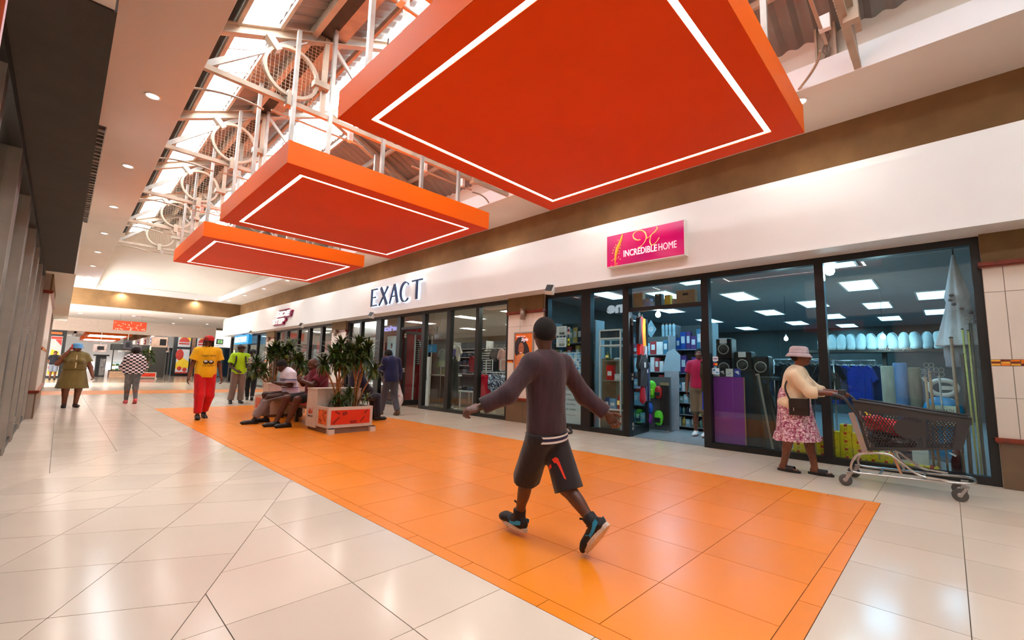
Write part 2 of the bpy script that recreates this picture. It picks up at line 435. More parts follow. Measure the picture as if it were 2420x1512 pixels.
# dark eave strip pierced by small gaps
q = MB(); q.bar((0.86, RY0, zl(0.86)), (0.86, RY1, zl(0.86)), 0.17, 0.03, up=(-RS, 0, 1)); q.bar((1.13, RY0, zl(1.13)), (1.13, RY1, zl(1.13)), 0.19, 0.03, up=(-RS, 0, 1))
y = RY0
while y < RY1-0.2:
    q.obox((0.99, y+0.095, zl(0.99)), (0.115, 0.19, 0.03), Matrix.Rotation(-math.atan(RS), 3, 'Y')); y += 0.25
struct(q.obj('eave_strip', M_dark, roof))
# closing slope at the end of the roof: plaster surface from the roof profile down to the opening's edge
prof = [(0.70, zl(0.70)), (1.5, zl(1.5)), (RX, RZ), (5.2, zr(5.2)), (6.75, zr(6.75))]
q = MB(); q.grid(lambda u, v: (0.70+6.05*u, RY1+(CYF+0.15-RY1)*v, (zl(0.7+6.05*u) if 0.7+6.05*u < RX else zr(0.7+6.05*u))*(1-v)+5.20*v), 24, 6)
struct(q.obj('wall_roof_end', M_creamw), 'cream plaster slope closing the roof end')
q = MB(); q.box(6.55, 6.9, RY1, CYF+0.3, 5.0, 5.75); q.box(0.4, CXL-0.12, -3.2, CYF+0.3, 5.02, 5.9); q.grid(lambda u, v: (0.70+6.05*u, -3.2, 4.9*v+(zl(0.7+6.05*u) if 0.7+6.05*u < RX else zr(0.7+6.05*u))*(1-v)), 12, 2)
struct(q.obj('wall_roof_sides', M_creamw))
# purlins and the dark trough under the left slope
q = MB()
for x, w, h in ((1.24, 0.05, 0.10), (1.76, 0.04, 0.07), (2.22, 0.08, 0.16)): q.bar((x, RY0, zl(x)-0.09), (x, RY1, zl(x)-0.09), w, h)
for x in (3.1, 4.25, 5.0, 5.8): q.bar((x, RY0, (zl(x) if x < RX else zr(x))-0.09), (x, RY1, (zl(x) if x < RX else zr(x))-0.09), 0.05, 0.09)
struct(q.obj('purlin', M_steel, roof))
q = MB(); q.bar((2.37, RY0, zl(2.37)-0.10), (2.37, RY1, zl(2.37)-0.10), 0.20, 0.12); struct(q.obj('trough', M_dark, roof))
q = MB(); q.bar((2.58, RY0, zl(2.58)-0.14), (2.58, RY1, zl(2.58)-0.14), 0.20, 0.12); struct(q.obj('gutter', M_galv, roof))

# ---------------------------------------------------------------- roof trusses
def truss(loc, label):
    t = thing('roof_truss', label, 'truss', loc, group='roof trusses')
    Z = 0.0            # local z = height above chord level (4.95)
    cz = 4.95
    def P(x, z): return (x-RX, 0, z-cz)
    q = MB(); q.bar(P(0.90, cz), P(6.44, cz), 0.07, 0.07); q.obj('bottom_chord', M_steel, t)
    for s in (-1, 1):
        def Q(x, z): return P(RX+s*(x-RX), z)
        q = MB(); q.bar(Q(0.86, zl(0.86)-0.12), Q(RX, RZ-0.12), 0.12, 0.015); q.bar(Q(0.86, zl(0.86)-0.26), Q(RX, RZ-0.26), 0.12, 0.015); q.bar(Q(0.86, zl(0.86)-0.19), Q(RX, RZ-0.19), 0.012, 0.14)
        q.obj('rafter', M_steel, t)
        q = MB(); q.bar(Q(0.93, cz+0.03), Q(2.40, 6.28), 0.05, 0.075); q.obj('diagonal', M_galv, t)
        q = MB(); q.bar(Q(2.42, cz), Q(2.42, 6.28), 0.06, 0.07); q.obj('post', M_steel, t)
        for a, b in (((2.44, 6.25), (3.64, cz)), ((2.44, 6.2), (3.3, 6.6)), ((2.44, cz), (3.0, 5.55))):
            q = MB(); q.bar(Q(*a), Q(*b), 0.04, 0.05); q.obj('brace', M_galv, t)
        c = (1.94, 5.37); r = 0.36
        q = MB(); n = 32; vs = []
        for i in range(n):
            a = 2*PI*i/n
            for rr, yy in ((r-0.022, -0.03), (r+0.022, -0.03), (r+0.022, 0.03), (r-0.022, 0.03)):
                x, y, z = Q(c[0]+rr*math.cos(a), c[1]+rr*math.sin(a)); vs.append((x, yy-0.06, z))
        fs = [(i*4+k, i*4+(k+1) % 4, ((i+1) % n)*4+(k+1) % 4, ((i+1) % n)*4+k) for i in range(n) for k in range(4)]
        q._add(vs, fs, False); q.obj('ring', M_steel, t)
        for a in (2.31, 0.02, 4.70):
            d = (math.cos(a), math.sin(a)); q = MB(); x, _, z = Q(c[0]+d[0]*(r+0.05), c[1]+d[1]*(r+0.05))
            ang = math.atan2(d[1], d[0]*s)
            q.obox((x, -0.06, z), (0.22, 0.13, 0.09), Matrix.Rotation(-ang, 3, 'Y')); q.obj('clamp', M_steel, t)
        # wire mesh filling the triangle
        q = MB(); st = 0.055
        x = 1.02
        while x < 2.38:
            zt = cz+0.05+(x-0.93)/(2.40-0.93)*1.30
            q.bar(tuple(Vector(Q(x, cz+0.04))+Vector((0, 0.05, 0))), tuple(Vector(Q(x, zt))+Vector((0, 0.05, 0))), 0.004, 0.004); x += st
        z = cz+0.08
        while z < 6.22:
            x0 = 0.93+(z-cz-0.05)/1.30*(2.40-0.93)
            q.bar(tuple(Vector(Q(x0, z))+Vector((0, 0.05, 0))), tuple(Vector(Q(2.40, z))+Vector((0, 0.05, 0))), 0.004, 0.004); z += st
        o = q.obj('wire_mesh', M_mesh, t); o['kind'] = 'stuff'
        # curved conduit swinging out past the chord, and a straight one carried on drop brackets
        pts = [tuple(Vector(Q(0.9+0.8*u, cz-0.02-0.10*(u**2)))+Vector((0, 0.62-0.62*u+0.25*u*u, 0))) for u in [i/10 for i in range(11)]]
        q = MB(); q.tube(pts, 0.016, 6); q.obj('conduit', M_steel, t)
        q = MB(); q.bar(tuple(Vector(Q(1.78, cz-0.12))+Vector((0, 0.18, 0))), tuple(Vector(Q(3.2, cz-0.12))+Vector((0, 0.18, 0))), 0.03, 0.02); q.obj('conduit', M_steel, t)
        for xx in (2.05, 2.95):
            q = MB(); q.box(*sorted((Q(xx-0.03, 0)[0], Q(xx+0.03, 0)[0])), 0.10, 0.2, -0.14, 0.02); q.obj('bracket', M_white, t)
    return t
T0 = truss((RX, 6.56, 4.95), 'beige steel roof truss with round rings and wire mesh under the corrugated roof')
for yy in (0.55, 3.55, 9.56, 12.54, 15.50, 18.48): dup(T0, (RX, yy, 4.95))
# ---------------------------------------------------------------- right column bracket at the eave
t = thing('eave_column', 'beige steel column with wiring rising to the right eave', 'column', (6.56, 0.86, 5.2))
q = MB(); q.box(-0.05, 0.03, -0.10, 0.10, 0, 0.85); q.obj('web', M_steel, t)
for s in (-1, 1):
    q = MB(); q.box(-0.11, 0.04, s*0.10-0.012, s*0.10+0.012, 0, 0.85); q.obj('flange', M_steel, t)
q = MB()
for k in range(3): q.tube([(-0.08, -0.03+0.025*k+0.02*math.sin(z*9+k), z*0.08) for z in range(10)], 0.008, 5)
q.obj('wiring', mat('grey cable', (120, 112, 100), 0.5), t)

# ---------------------------------------------------------------- downlights
M_trim = mat('white lamp trim', (240, 238, 232), 0.4, var=0)
M_lamp = emis('lamp disc', (255, 246, 232), 14.0)
def downlight(loc, label, power, group, color=WARM, r=0.075):
    t = thing('downlight', label, 'downlight', loc, group=group)
    q = MB(); q.lathe([(r+0.025, 0.0), (r+0.022, -0.012), (r, -0.008), (r-0.005, 0.0)], n=20, cap=False); q.obj('trim_ring', M_trim, t)
    q = MB(); q.cyl((0, 0, -0.003), (0, 0, -0.001), r-0.003, n=20); q.obj('lamp', M_lamp, t)
    if power: spot('downlight_beam', (loc[0], loc[1], loc[2]-0.03), power, color)
    return t
DLP = 70
gl_ = 'downlights in the left ceiling strip'; gr_ = 'downlights in the right ceiling strip'
D0 = downlight((0.55, 7.77, CZ), 'round white downlight in the plaster ceiling beside the dark shop fascia', DLP, gl_)
for k in range(-3, 8):
    if k == 0: continue
    p = (0.55, 7.77+3.23*k, CZ); dup(D0, p, label='round white downlight in the plaster ceiling beside the dark shop fascia', group=gl_); spot('downlight_beam', (p[0], p[1], CZ-0.03), DLP, WARM)
D1 = downlight((6.69, 1.21, CZ), 'round white downlight in the ceiling strip over the right shop fascia', DLP, gr_)
for k in list(range(-2, 0))+list(range(1, 10)):
    p = (6.69, 1.21+3.23*k, CZ); dup(D1, p, group=gr_); spot('downlight_beam', (p[0], p[1], CZ-0.03), DLP, WARM)
gx = 'downlights at the cross beam'
D2 = downlight((2.0, 31.48, CZ), 'small downlight washing the brown cross beam', 90, gx)
dup(D2, (5.3, 31.48, CZ)); spot('downlight_beam', (5.3, 31.48, CZ-0.03), 90, WARM)

# ---------------------------------------------------------------- linear air grille in the left ceiling
t = thing('air_grille', 'long grey slatted air grille in the left ceiling', 'air vent', (0.10, 9.4, CZ))
q = MB(); q.box(-0.05, 0.05, 0, 7.0, -0.004, -0.001); q.obj('backing', M_dark, t)
for k in range(36):
    q = MB(); q.box(-0.05, 0.05, 0.1+k*0.195, 0.1+k*0.195+(0.06 if k % 4 else 0.11), -0.03, -0.004); q.obj('slat', mat('grey grille slat', (128, 122, 112), 0.5), t)
q = MB()
for x in (-0.055, 0.055): q.box(x-0.008, x+0.008, 0, 7.0, -0.035, 0)
q.obj('frame', M_galv, t)

# ---------------------------------------------------------------- orange ceiling rafts
t = NT('orange raft paint'); t.p.inputs['Base Color'].default_value = lin((240, 74, 0)); t.p.inputs['Roughness'].default_value = 0.5; t.p.inputs['Specular IOR Level'].default_value = 0.2
f = t.noise(t.coord('Object'), 0.8); t.l(t.ramp(f, [(0.3, (246, 98, 0)), (0.7, (250, 106, 0))]), t.p.inputs['Base Color'])
M_raft = t.m
M_soff = mat('red-orange soffit paint', (240, 74, 0), 0.55, var=0.02, vscale=0.8, spec=0.15)  # underside toned redder and darker than the raft sides
M_led = emis('raft light strip', (255, 248, 238), 16.0)
PX0, PX1, PZ0, PZ1 = 1.86, 5.50, 3.86, 4.18
def raft(loc, label, posts, Ly=3.60):
    t = thing('ceiling_raft', label, 'ceiling panel', loc, group=None)
    wx, wy = (PX1-PX0)/2, Ly/2; s = 0.26; b = 0.055
    q = MB(); q.box(-wx, wx, -wy, wy, 0.012, PZ1-PZ0)
    q.box(-wx, wx, -wy, -wy+s, 0, 0.012); q.box(-wx, wx, wy-s, wy, 0, 0.012); q.box(-wx, -wx+s, -wy+s, wy-s, 0, 0.012); q.box(wx-s, wx, -wy+s, wy-s, 0, 0.012)
    q.box(-wx+s+b, wx-s-b, -wy+s+b, wy-s-b, 0, 0.012); q.obj('raft_body', M_raft, t)
    q = MB(); [q.box(*z, -0.004, 0.0125) for z in ((-wx+.003, wx-.003, -wy+.003, -wy+s), (-wx+.003, wx-.003, wy-s, wy-.003), (-wx+.003, -wx+s, -wy+s, wy-s), (wx-s, wx-.003, -wy+s, wy-s), (-wx+s+b, wx-s-b, -wy+s+b, wy-s-b))]; q.obj('soffit', M_soff, t)
    for bx in ((-wx+s, wx-s, -wy+s, -wy+s+b), (-wx+s, wx-s, wy-s-b, wy-s), (-wx+s, -wx+s+b, -wy+s+b, wy-s-b), (wx-s-b, wx-s, -wy+s+b, wy-s-b)):
        q = MB(); q.box(*bx, 0.004, 0.012); q.obj('light_strip', M_led, t)
    for (px, py, top) in posts:
        q = MB(); q.box(px-0.025, px+0.025, py-0.03, py+0.03, PZ1-PZ0, top-PZ0); q.obj('hanger', M_galv, t)
    return t
cx = (PX0+PX1)/2
def hang(): return [(-1.75, -1.62, 5.9), (-1.24, -1.62, 6.3), (-0.37, -1.62, 6.6), (0.35, -1.66, 6.6), (1.18, -1.62, 6.2), (-1.75, 0.1, 5.9), (-1.75, 1.3, 5.9), (-1.24, 1.5, 6.3), (1.1, 1.5, 6.2)]
raft((cx, 2.775, PZ0), 'big orange hanging ceiling raft above the walking youth, edged by a light strip', hang(), 3.62)
raft((cx, 7.90, PZ0), 'orange hanging ceiling raft in front of the EXACT sign, edged by a light strip', hang(), 3.58)
raft((cx, 12.85, PZ0), 'orange hanging ceiling raft above the benches, edged by a light strip', hang(), 3.52)
# ================================================================== right-hand shop fronts
M_black = mat('black powder-coated frame', (20, 19, 19), 0.38, var=0.1, vscale=3)
M_glass = glass_mat('shop glass')
M_ctile = mat('cream wall tile', (224, 208, 192), 0.28, var=0.02, vscale=2)
M_btile = mat('brown base tile', (112, 86, 62), 0.35, var=0.06, vscale=3)
M_rail = mat('mahogany rail', (128, 44, 20), 0.3, var=0.12, vscale=9)
M_bpaint = mat('olive brown paint', (120, 94, 58), 0.8, var=0.04, bump=0.15, bscale=150)
M_joint = mat('tile joint', (168, 150, 134), 0.9, var=0)
GX = 7.66
def front(n, label, posts, y0, y1, openings, glass=True, ztop=2.92):
    """posts: list of (ya,yb) uprights; openings: dict index-> (z_transom) for the bay after that upright"""
    base = MB(); base.box(GX-0.06, GX+0.06, y0, y1, ztop-0.09, ztop)
    w = struct(base.obj('window_%d' % n, M_black), label)
    for a, b in posts:
        q = MB(); q.box(GX-0.07, GX+0.07, a, b, 0, ztop-0.09); q.obj('mullion', M_black, w)
    ps = sorted(posts)
    for i in range(len(ps)-1):
        a, b = ps[i][1], ps[i+1][0]
        if i in openings:
            zt = openings[i]; q = MB(); q.box(GX-0.05, GX+0.05, a, b, zt, zt+0.075); q.obj('transom', M_black, w)
            z0 = zt+0.075
        else:
            q = MB(); q.box(GX-0.065, GX+0.065, a, b, 0, 0.09); q.obj('sill', M_black, w); z0 = 0.09
        q = MB(); q.box(GX-0.004, GX+0.004, a, b, z0, ztop-0.09); q.obj('pane', M_glass, w)
    return w
front(1, 'black framed glass front of the homeware shop', [(-0.36, -0.28), (1.20, 1.31), (2.83, 2.95), (4.33, 4.46), (5.21, 5.44), (6.35, 6.43)], -0.36, 6.43, {2: 2.36})
front(2, 'black framed glass front of the clothing shop', [(7.55, 7.67), (8.70, 8.83), (9.92, 10.08), (11.17, 11.32), (12.54, 12.75), (13.79, 14.11), (15.20, 15.32), (16.16, 16.30)], 7.55, 16.30, {3: 2.40})
front(3, 'black framed glass front of the sneaker shop', [(17.55, 17.70), (18.61, 18.83), (19.96, 20.22), (21.30, 21.48), (22.74, 23.16), (24.20, 24.36)], 17.55, 24.36, {3: 2.36})
front(4, 'black framed front beside the blue sign', [(25.6, 25.75), (27.3, 27.42), (29.0, 29.12), (30.9, 31.02), (32.7, 32.9)], 25.6, 32.9, {1: 2.3})
MOS = [mat('mosaic %d' % i, c, 0.25, var=0.05) for i, c in enumerate(((232, 120, 20), (205, 60, 24), (240, 170, 50), (120, 40, 20)))]
def pier(y0, y1, label, nm='wall_pier', x=7.53, xb=7.66, sgn=1, cols=None, fine=False):
    q = MB(); q.box(min(x+0.012*sgn, xb), max(x+0.012*sgn, xb), y0, y1, 0, 2.92); w = struct(q.obj(nm, M_joint), label)
    def slab(name, m, ya, yb, za, zb, out=0.0, inset=0.003):
        b = MB(); b.box(*sorted((x-out*sgn, x+0.012*sgn)), ya+inset, yb-inset, za+inset, zb-inset); return b.obj(name, m, w)
    cols = cols or [y0, y1]
    for i in range(len(cols)-1):
        a, b = cols[i], cols[i+1]
        for za, zb in ((0.55, 1.0), (1.0, 1.365), (1.435, 2.22), (2.22, 2.53)): slab('wall_tile', M_ctile, a, b, za, zb)
    half = [y0+(y1-y0)*k/2 for k in range(3)]
    for i in range(2): slab('base_tile', M_btile, half[i], half[i+1], 0, 0.52, out=0.012)
    slab('upper_panel', M_bpaint, y0, y1, 2.57, 2.92, out=0.02, inset=0)
    for za, zb in ((0.515, 0.555), (2.53, 2.575)):
        b = MB(); xx = x-0.05*sgn; b.box(*sorted((xx, xb)), y0-0.03, y1+0.03, za, zb); b.box(*sorted((xx+0.015*sgn, xb)), y0-0.02, y1+0.02, za-0.018, za); b.obj('rail', M_rail, w)
    n = int((y1-y0)/(0.075 if fine else 0.15)); rows = 3
    for k in range(n):
        for r in range(rows):
            a = y0+(y1-y0)*k/n; b = MB(); b.box(*sorted((x-0.003*sgn, x+0.012*sgn)), a+0.003, a+(y1-y0)/n-0.003, 1.367+0.0227*r+0.001, 1.367+0.0227*(r+1)-0.001); b.obj('mosaic_tile', MOS[random.randrange(4)], w)
    return w
pier(-2.4, -0.36, 'cream tiled pier with mosaic strip beside the trolley', cols=[-2.4, -1.74, -1.13, -0.525, -0.36], fine=True)
pier(6.43, 7.55, 'cream tiled pier with the framed burger advert', cols=[6.43, 6.75, 7.15, 7.55])
pier(16.30, 17.55, 'cream tiled pier right of the sneaker shop', cols=[16.3, 16.9, 17.55])
pier(24.36, 25.6, 'cream tiled pier beside the blue sign', cols=[24.36, 25.0, 25.6])
sbox('wall_right_near', M_creamw, 7.6, 7.8, -7, -2.4, 0, 2.92)
# long white fascia
q = MB(); q.box(7.09, 7.655, -7, 32.9, 2.92, 3.93); q.box(7.13, 7.655, -7, 32.9, 3.93, 4.04)
struct(q.obj('fascia', M_white), 'long white fascia above the right-hand shops')
q = MB(); q.box(7.075, 7.09, -7, 32.9, 2.92, 2.945); struct(q.obj('trim_2', M_white))

# ---------------------------------------------------------------- signs
M_navy = mat('navy sign face', (30, 52, 92), 0.35, var=0)
M_halo = emis('sign halo light', (196, 224, 255), 3.0)
t = thing('shop_sign', 'navy EXACT lettering with blue-white halo light on the white fascia', 'sign', (7.09, 12.0, 3.44))
def stroke(q, a, b, w, x0, x1, wz=None):
    # slab stroke between (y,z) points on the fascia plane
    (ya, za), (yb, zb) = a, b; L = math.hypot(yb-ya, zb-za); ny, nz = -(zb-za)/L*w/2, (yb-ya)/L*w/2
    P = [(ya+ny, za+nz), (yb+ny, zb+nz), (yb-ny, zb-nz), (ya-ny, za-nz)]
    q.prism(P, lambda u, v, k: (x0 if k == 0 else x1, u, v))
E_ = dict(
 E=[((13.43, 3.16), (13.43, 3.73), .065), ((13.46, 3.71), (13.08, 3.71), .042), ((13.43, 3.45), (13.17, 3.45), .04), ((13.46, 3.18), (13.08, 3.18), .042)],
 X=[((12.85, 3.72), (12.45, 3.16), .09), ((12.42, 3.72), (12.92, 3.16), .035)],
 A=[((12.04, 3.74), (12.28, 3.16), .035), ((12.04, 3.74), (11.82, 3.16), .085), ((12.17, 3.37), (11.93, 3.37), .035)],
 C=[((11.41+0.25*math.cos(a), 3.44+0.29*math.sin(a)), (11.41+0.25*math.cos(a+0.29), 3.44+0.29*math.sin(a+0.29)), .028+.045*max(0, math.cos(a))**.5) for a in [(-2.35+0.277*k) for k in range(17)]],
 T=[((11.05, 3.71), (10.53, 3.71), .042), ((10.80, 3.71), (10.80, 3.16), .075)])
for ch, st in E_.items():
    q = MB()
    for a, b, w in st: stroke(q, a, b, w, 6.985, 7.03)
    o = q.obj('letter', M_navy, t, world=True)
    q = MB()
    for a, b, w in st: stroke(q, a, b, w+0.012, 7.03, 7.06)
    q.obj('halo', M_halo, o, world=True)
# homeware sign: magenta light box
U0, U1, V0, V1, FX = 4.42, 2.94, 3.115, 3.72, 6.955
t = thing('shop_sign', 'magenta INCREDIBLE HOME light box with gold flourish on the white fascia', 'sign', (7.09, 3.68, 3.1))
q = MB(); q.box(FX+0.004, 7.09, U1, U0, V0, V1); q.obj('box_frame', M_white, t, world=True)
tt = NT('magenta sign face'); f = tt.noise(tt.coord('Object'), 1.4, 1); c = tt.ramp(f, [(0.35, (180, 0, 92)), (0.65, (206, 0, 96))])
tt.l(c, tt.p.inputs['Base Color']); tt.l(c, tt.p.inputs['Emission Color']); tt.p.inputs['Emission Strength'].default_value = 0.35; tt.p.inputs['Roughness'].default_value = 0.18
q = MB(); q.box(FX, FX+0.004, U1+0.012, U0-0.012, V0+0.018, V1-0.012); face = q.obj('face', tt.m, t, world=True)
def SP(x, y):
    u = (x-345)/1710; yt = 555-375*u; yb = 1235-290*u; v = (yb-y)/(yb-yt); return (FX-0.004, U0+(U1-U0)*u, V0+(V1-V0)*v)
M_gold = mat('gold sign print', (250, 214, 130), 0.4, var=0.1, vscale=40, emit=(250, 200, 120), estr=0.3); M_pink = mat('pale pink print', (255, 232, 240), 0.4, var=0, emit=(255, 225, 238), estr=0.4)
def spline(pts, n=6):
    out = []
    for i in range(len(pts)-1):
        p0 = pts[max(i-1, 0)]; p1 = pts[i]; p2 = pts[i+1]; p3 = pts[min(i+2, len(pts)-1)]
        for k in range(n):
            s = k/n; out.append(tuple(0.5*((2*b)+(-a+c)*s+(2*a-5*b+4*c-d)*s*s+(-a+3*b-3*c+d)*s**3) for a, b, c, d in zip(p0, p1, p2, p3)))
    return out+[tuple(pts[-1])]
for st, r in (([(1150, 610), (1080, 622), (1010, 590), (985, 530), (1010, 470), (1085, 425), (1180, 415), (1250, 460), (1278, 545), (1265, 610), (1220, 690), (1150, 762), (1100, 788)], .009), ([(1275, 580), (1340, 555), (1400, 490)], .006), ([(1500, 330), (1512, 372), (1460, 445), (1400, 495), (1370, 565), (1352, 650), (1378, 722), (1425, 720), (1492, 660), (1555, 565)], .008)):
    P = spline([SP(*p) for p in st]); q = MB(); q.tube(P, [r*(0.45+0.9*abs(math.sin(i/len(P)*PI*2.2+0.4))) for i in range(len(P))], 6); q.obj('script_h', M_gold, face, world=True)
P = spline([SP(*p) for p in [(735, 492), (720, 570), (680, 680), (620, 800), (590, 900), (570, 990), (560, 1100), (560, 1200)]])
q = MB(); q.tube(P, [0.006+0.022*math.sin(PI*min(1, i/len(P)*1.15)) for i in range(len(P))], 7); q.obj('gold_plume', mat('gold plume print', (250, 190, 60), 0.4, var=0.15, vscale=60, emit=(250, 180, 60), estr=0.3), face, world=True)
for k, (x, y) in enumerate([(635, 630), (580, 740), (550, 790), (515, 850), (500, 910), (690, 740), (680, 800), (660, 860), (655, 910), (640, 995), (680, 1035), (590, 1030), (530, 1040), (485, 1070), (600, 1130), (470, 1190), (600, 1180)]):
    c = Vector(SP(x, y)); q = MB(); q.tube([c+Vector((0, 0.011*math.cos(a), 0.011*math.sin(a))) for a in [2*PI*i/10 for i in range(10)]], 0.0025, 4, closed=True); q.obj('gold_ring', M_gold, face, world=True)
# lettering follows the box, bottom right
def plane_text(name, txt, m, x, ya, yb, za, zb, parent, depth=0.004, bold=0.0, shear=0.0, spacing=1.0):
    return text_obj(name, txt, m, face_mx(x, ya, za), 0.2, depth, parent, True, bold, spacing, shear, fit=(abs(ya-yb), zb-za))
plane_text('lettering', 'INCREDIBLE', M_pink, FX-0.004, 4.06, 3.42, 3.265, 3.385, face, bold=0.004)
plane_text('lettering', 'HOME', M_pink, FX-0.004, 3.39, 3.075, 3.265, 3.385, face)
# sneaker-shop sign
t = thing('shop_sign', 'slanted white SIDE STEP sign with magenta sides on the white fascia', 'sign', (7.09, 22.1, 3.4))
M_wsign = mat('white sign face', (250, 250, 252), 0.4, var=0, emit=(255, 255, 255), estr=0.25); M_mag = mat('dark magenta sign side', (150, 24, 78), 0.4, var=0.05)
for txt, ya, yb, za, zb in (('SIDE', 22.6, 20.75, 3.40, 3.66), ('STEP', 23.0, 21.45, 3.08, 3.34)):
    plane_text('lettering', txt, M_wsign, 6.98, ya, yb, za, zb, t, 0.02, 0.012, 0.25); plane_text('lettering_side', txt, M_mag, 7.04, ya-0.10, yb-0.12, za-0.01, zb-0.01, t, 0.09, 0.015, 0.25)
for ya, yb, z in ((22.35, 21.1, 3.72), (22.5, 20.8, 3.37), (23.0, 21.6, 3.045)):
    q = MB(); q.box(7.0, 7.085, min(ya, yb), max(ya, yb), z-0.012, z+0.025); q.obj('underline', M_mag, t, world=True)
for k in range(6):
    q = MB(); q.box(6.99, 7.02, 22.6-0.05*k, 23.3-0.1*k, 3.12+0.1*k+(0.06 if k > 2 else 0), 3.14+0.1*k+(0.06 if k > 2 else 0)); q.obj('speed_line', M_wsign, t, world=True)
# blue sign
t = thing('shop_sign', 'bright blue light box sign with white block lettering under the fascia end', 'sign', (7.3, 29.1, 2.34))
q = MB(); q.box(7.22, 7.40, 27.65, 30.5, 2.34, 2.86); q.obj('box', mat('blue sign acrylic', (26, 150, 214), 0.3, var=0.02, emit=(20, 140, 210), estr=0.45), t, world=True)
q = MB(); q.box(7.38, 7.66, 28.9, 29.2, 2.86, 2.93); q.box(7.28, 7.34, 28.9, 29.2, 2.86, 2.925); q.obj('bracket', M_black, t, world=True)
plane_text('lettering', 'LINCPLUG', M_wsign, 7.21, 30.35, 28.0, 2.44, 2.76, t, 0.02, 0.02)
# floodlight speakers under the fascia
for (y, x), lab in zip(((5.85, 7.12), (13.44, 7.12), (19.5, 7.12), (26.6, 7.12)), ('at the homeware shop end', 'over the clothing shop post', 'over the sneaker shop front', 'near the blue sign')):
    t = thing('floodlight', 'small white floodlight with black lens under the fascia, '+lab, 'floodlight', (x, y, 2.90))
    R = Matrix.Rotation(0.5, 3, 'Y') @ Matrix.Rotation(0.25, 3, 'Z')
    q = MB(); q.obox((-0.06, 0, -0.02), (0.12, 0.17, 0.17), R); q.obj('housing', M_trim, t)
    q = MB(); q.obox((-0.125, -0.018, 0.015), (0.012, 0.15, 0.15), R); q.obj('lens', M_black, t)
    q = MB(); q.bar((0, 0, -0.05), (0.06, 0, 0.05), 0.03, 0.03); q.obj('bracket', M_trim, t)
# wall sconces on the piers
for y, lab in ((6.98, 'above the burger advert'), (17.0, 'on the pier right of the sneaker shop'), (25.0, 'on the pier beside the blue sign')):
    t = thing('wall_sconce', 'grey tube wall light '+lab, 'wall light', (7.53, y, 2.36))
    q = MB(); q.cyl((-0.10, 0, 0), (-0.10, 0, 0.26), 0.06, n=16); q.obj('tube', mat('grey metal tube', (150, 132, 116), 0.4, 0.3, var=0.05), t)
    q = MB(); q.box(-0.05, 0.0, -0.03, 0.03, 0.09, 0.17); q.obj('arm', M_galv, t)
# framed advert on the pier: woman with a burger, orange ground
t = thing('poster_frame', 'silver framed orange advert poster of a woman eating a burger on the cream pier', 'poster', (7.53, 7.0, 1.17))
q = MB()
for b in ((6.70, 7.31, 1.14, 1.17), (6.70, 7.31, 2.05, 2.08), (6.70, 6.73, 1.17, 2.05), (7.28, 7.31, 1.17, 2.05)): q.box(7.495, 7.53, *b)
q.obj('frame', M_galv, t, world=True)
q = MB(); q.box(7.51, 7.525, 6.73, 7.28, 1.17, 2.05); sheet = q.obj('sheet', mat('orange poster', (236, 116, 24), 0.35, var=0.08, vscale=4), t, world=True)
def disc(parent, name, m, y, z, ry, rz, x, n=20, rot=0.0):
    q = MB(); P = []
    for i in range(n):
        a = 2*PI*i/n; u, v = ry*math.cos(a), rz*math.sin(a); P.append((y+u*math.cos(rot)-v*math.sin(rot), z+u*math.sin(rot)+v*math.cos(rot)))
    q.prism(P, lambda u, v, k: (x+0.0015*k, u, v)); return q.obj(name, m, parent, world=True)
K_hair = mat('print dark hair', (42, 30, 34), 0.5); K_skin = mat('print skin', (172, 96, 62), 0.5, var=0.1, vscale=20); K_hand = mat('print hands', (206, 122, 76), 0.5, var=0.12, vscale=25)
disc(sheet, 'printed_hair', K_hair, 7.10, 1.72, 0.20, 0.26, 7.508); disc(sheet, 'printed_hair', K_hair, 6.98, 1.58, 0.16, 0.26, 7.5075)
disc(sheet, 'printed_face', K_skin, 7.08, 1.69, 0.085, 0.15, 7.506); disc(sheet, 'printed_hand', K_hand, 7.10, 1.44, 0.16, 0.13, 7.505)
disc(sheet, 'printed_bun', mat('print bun', (224, 160, 70), 0.5), 7.02, 1.53, 0.07, 0.05, 7.504); disc(sheet, 'printed_arm', K_hand, 7.16, 1.29, 0.11, 0.13, 7.5045)
for s in (0.02, -0.02, 0): disc(sheet, 'printed_eye', K_hair, 7.08+s*2.2, 1.72, 0.018, 0.007, 7.5035)
disc(sheet, 'printed_smile', M_pink, 7.08, 1.60, 0.03, 0.01, 7.5035)
plane_text('lettering', 'HAND ON THE', M_pink, 7.503, 7.24, 6.95, 1.965, 1.995, sheet, 0.002); plane_text('lettering', 'Style', M_pink, 7.503, 7.08, 6.86, 1.84, 1.95, sheet, 0.002, 0.004, 0.3)

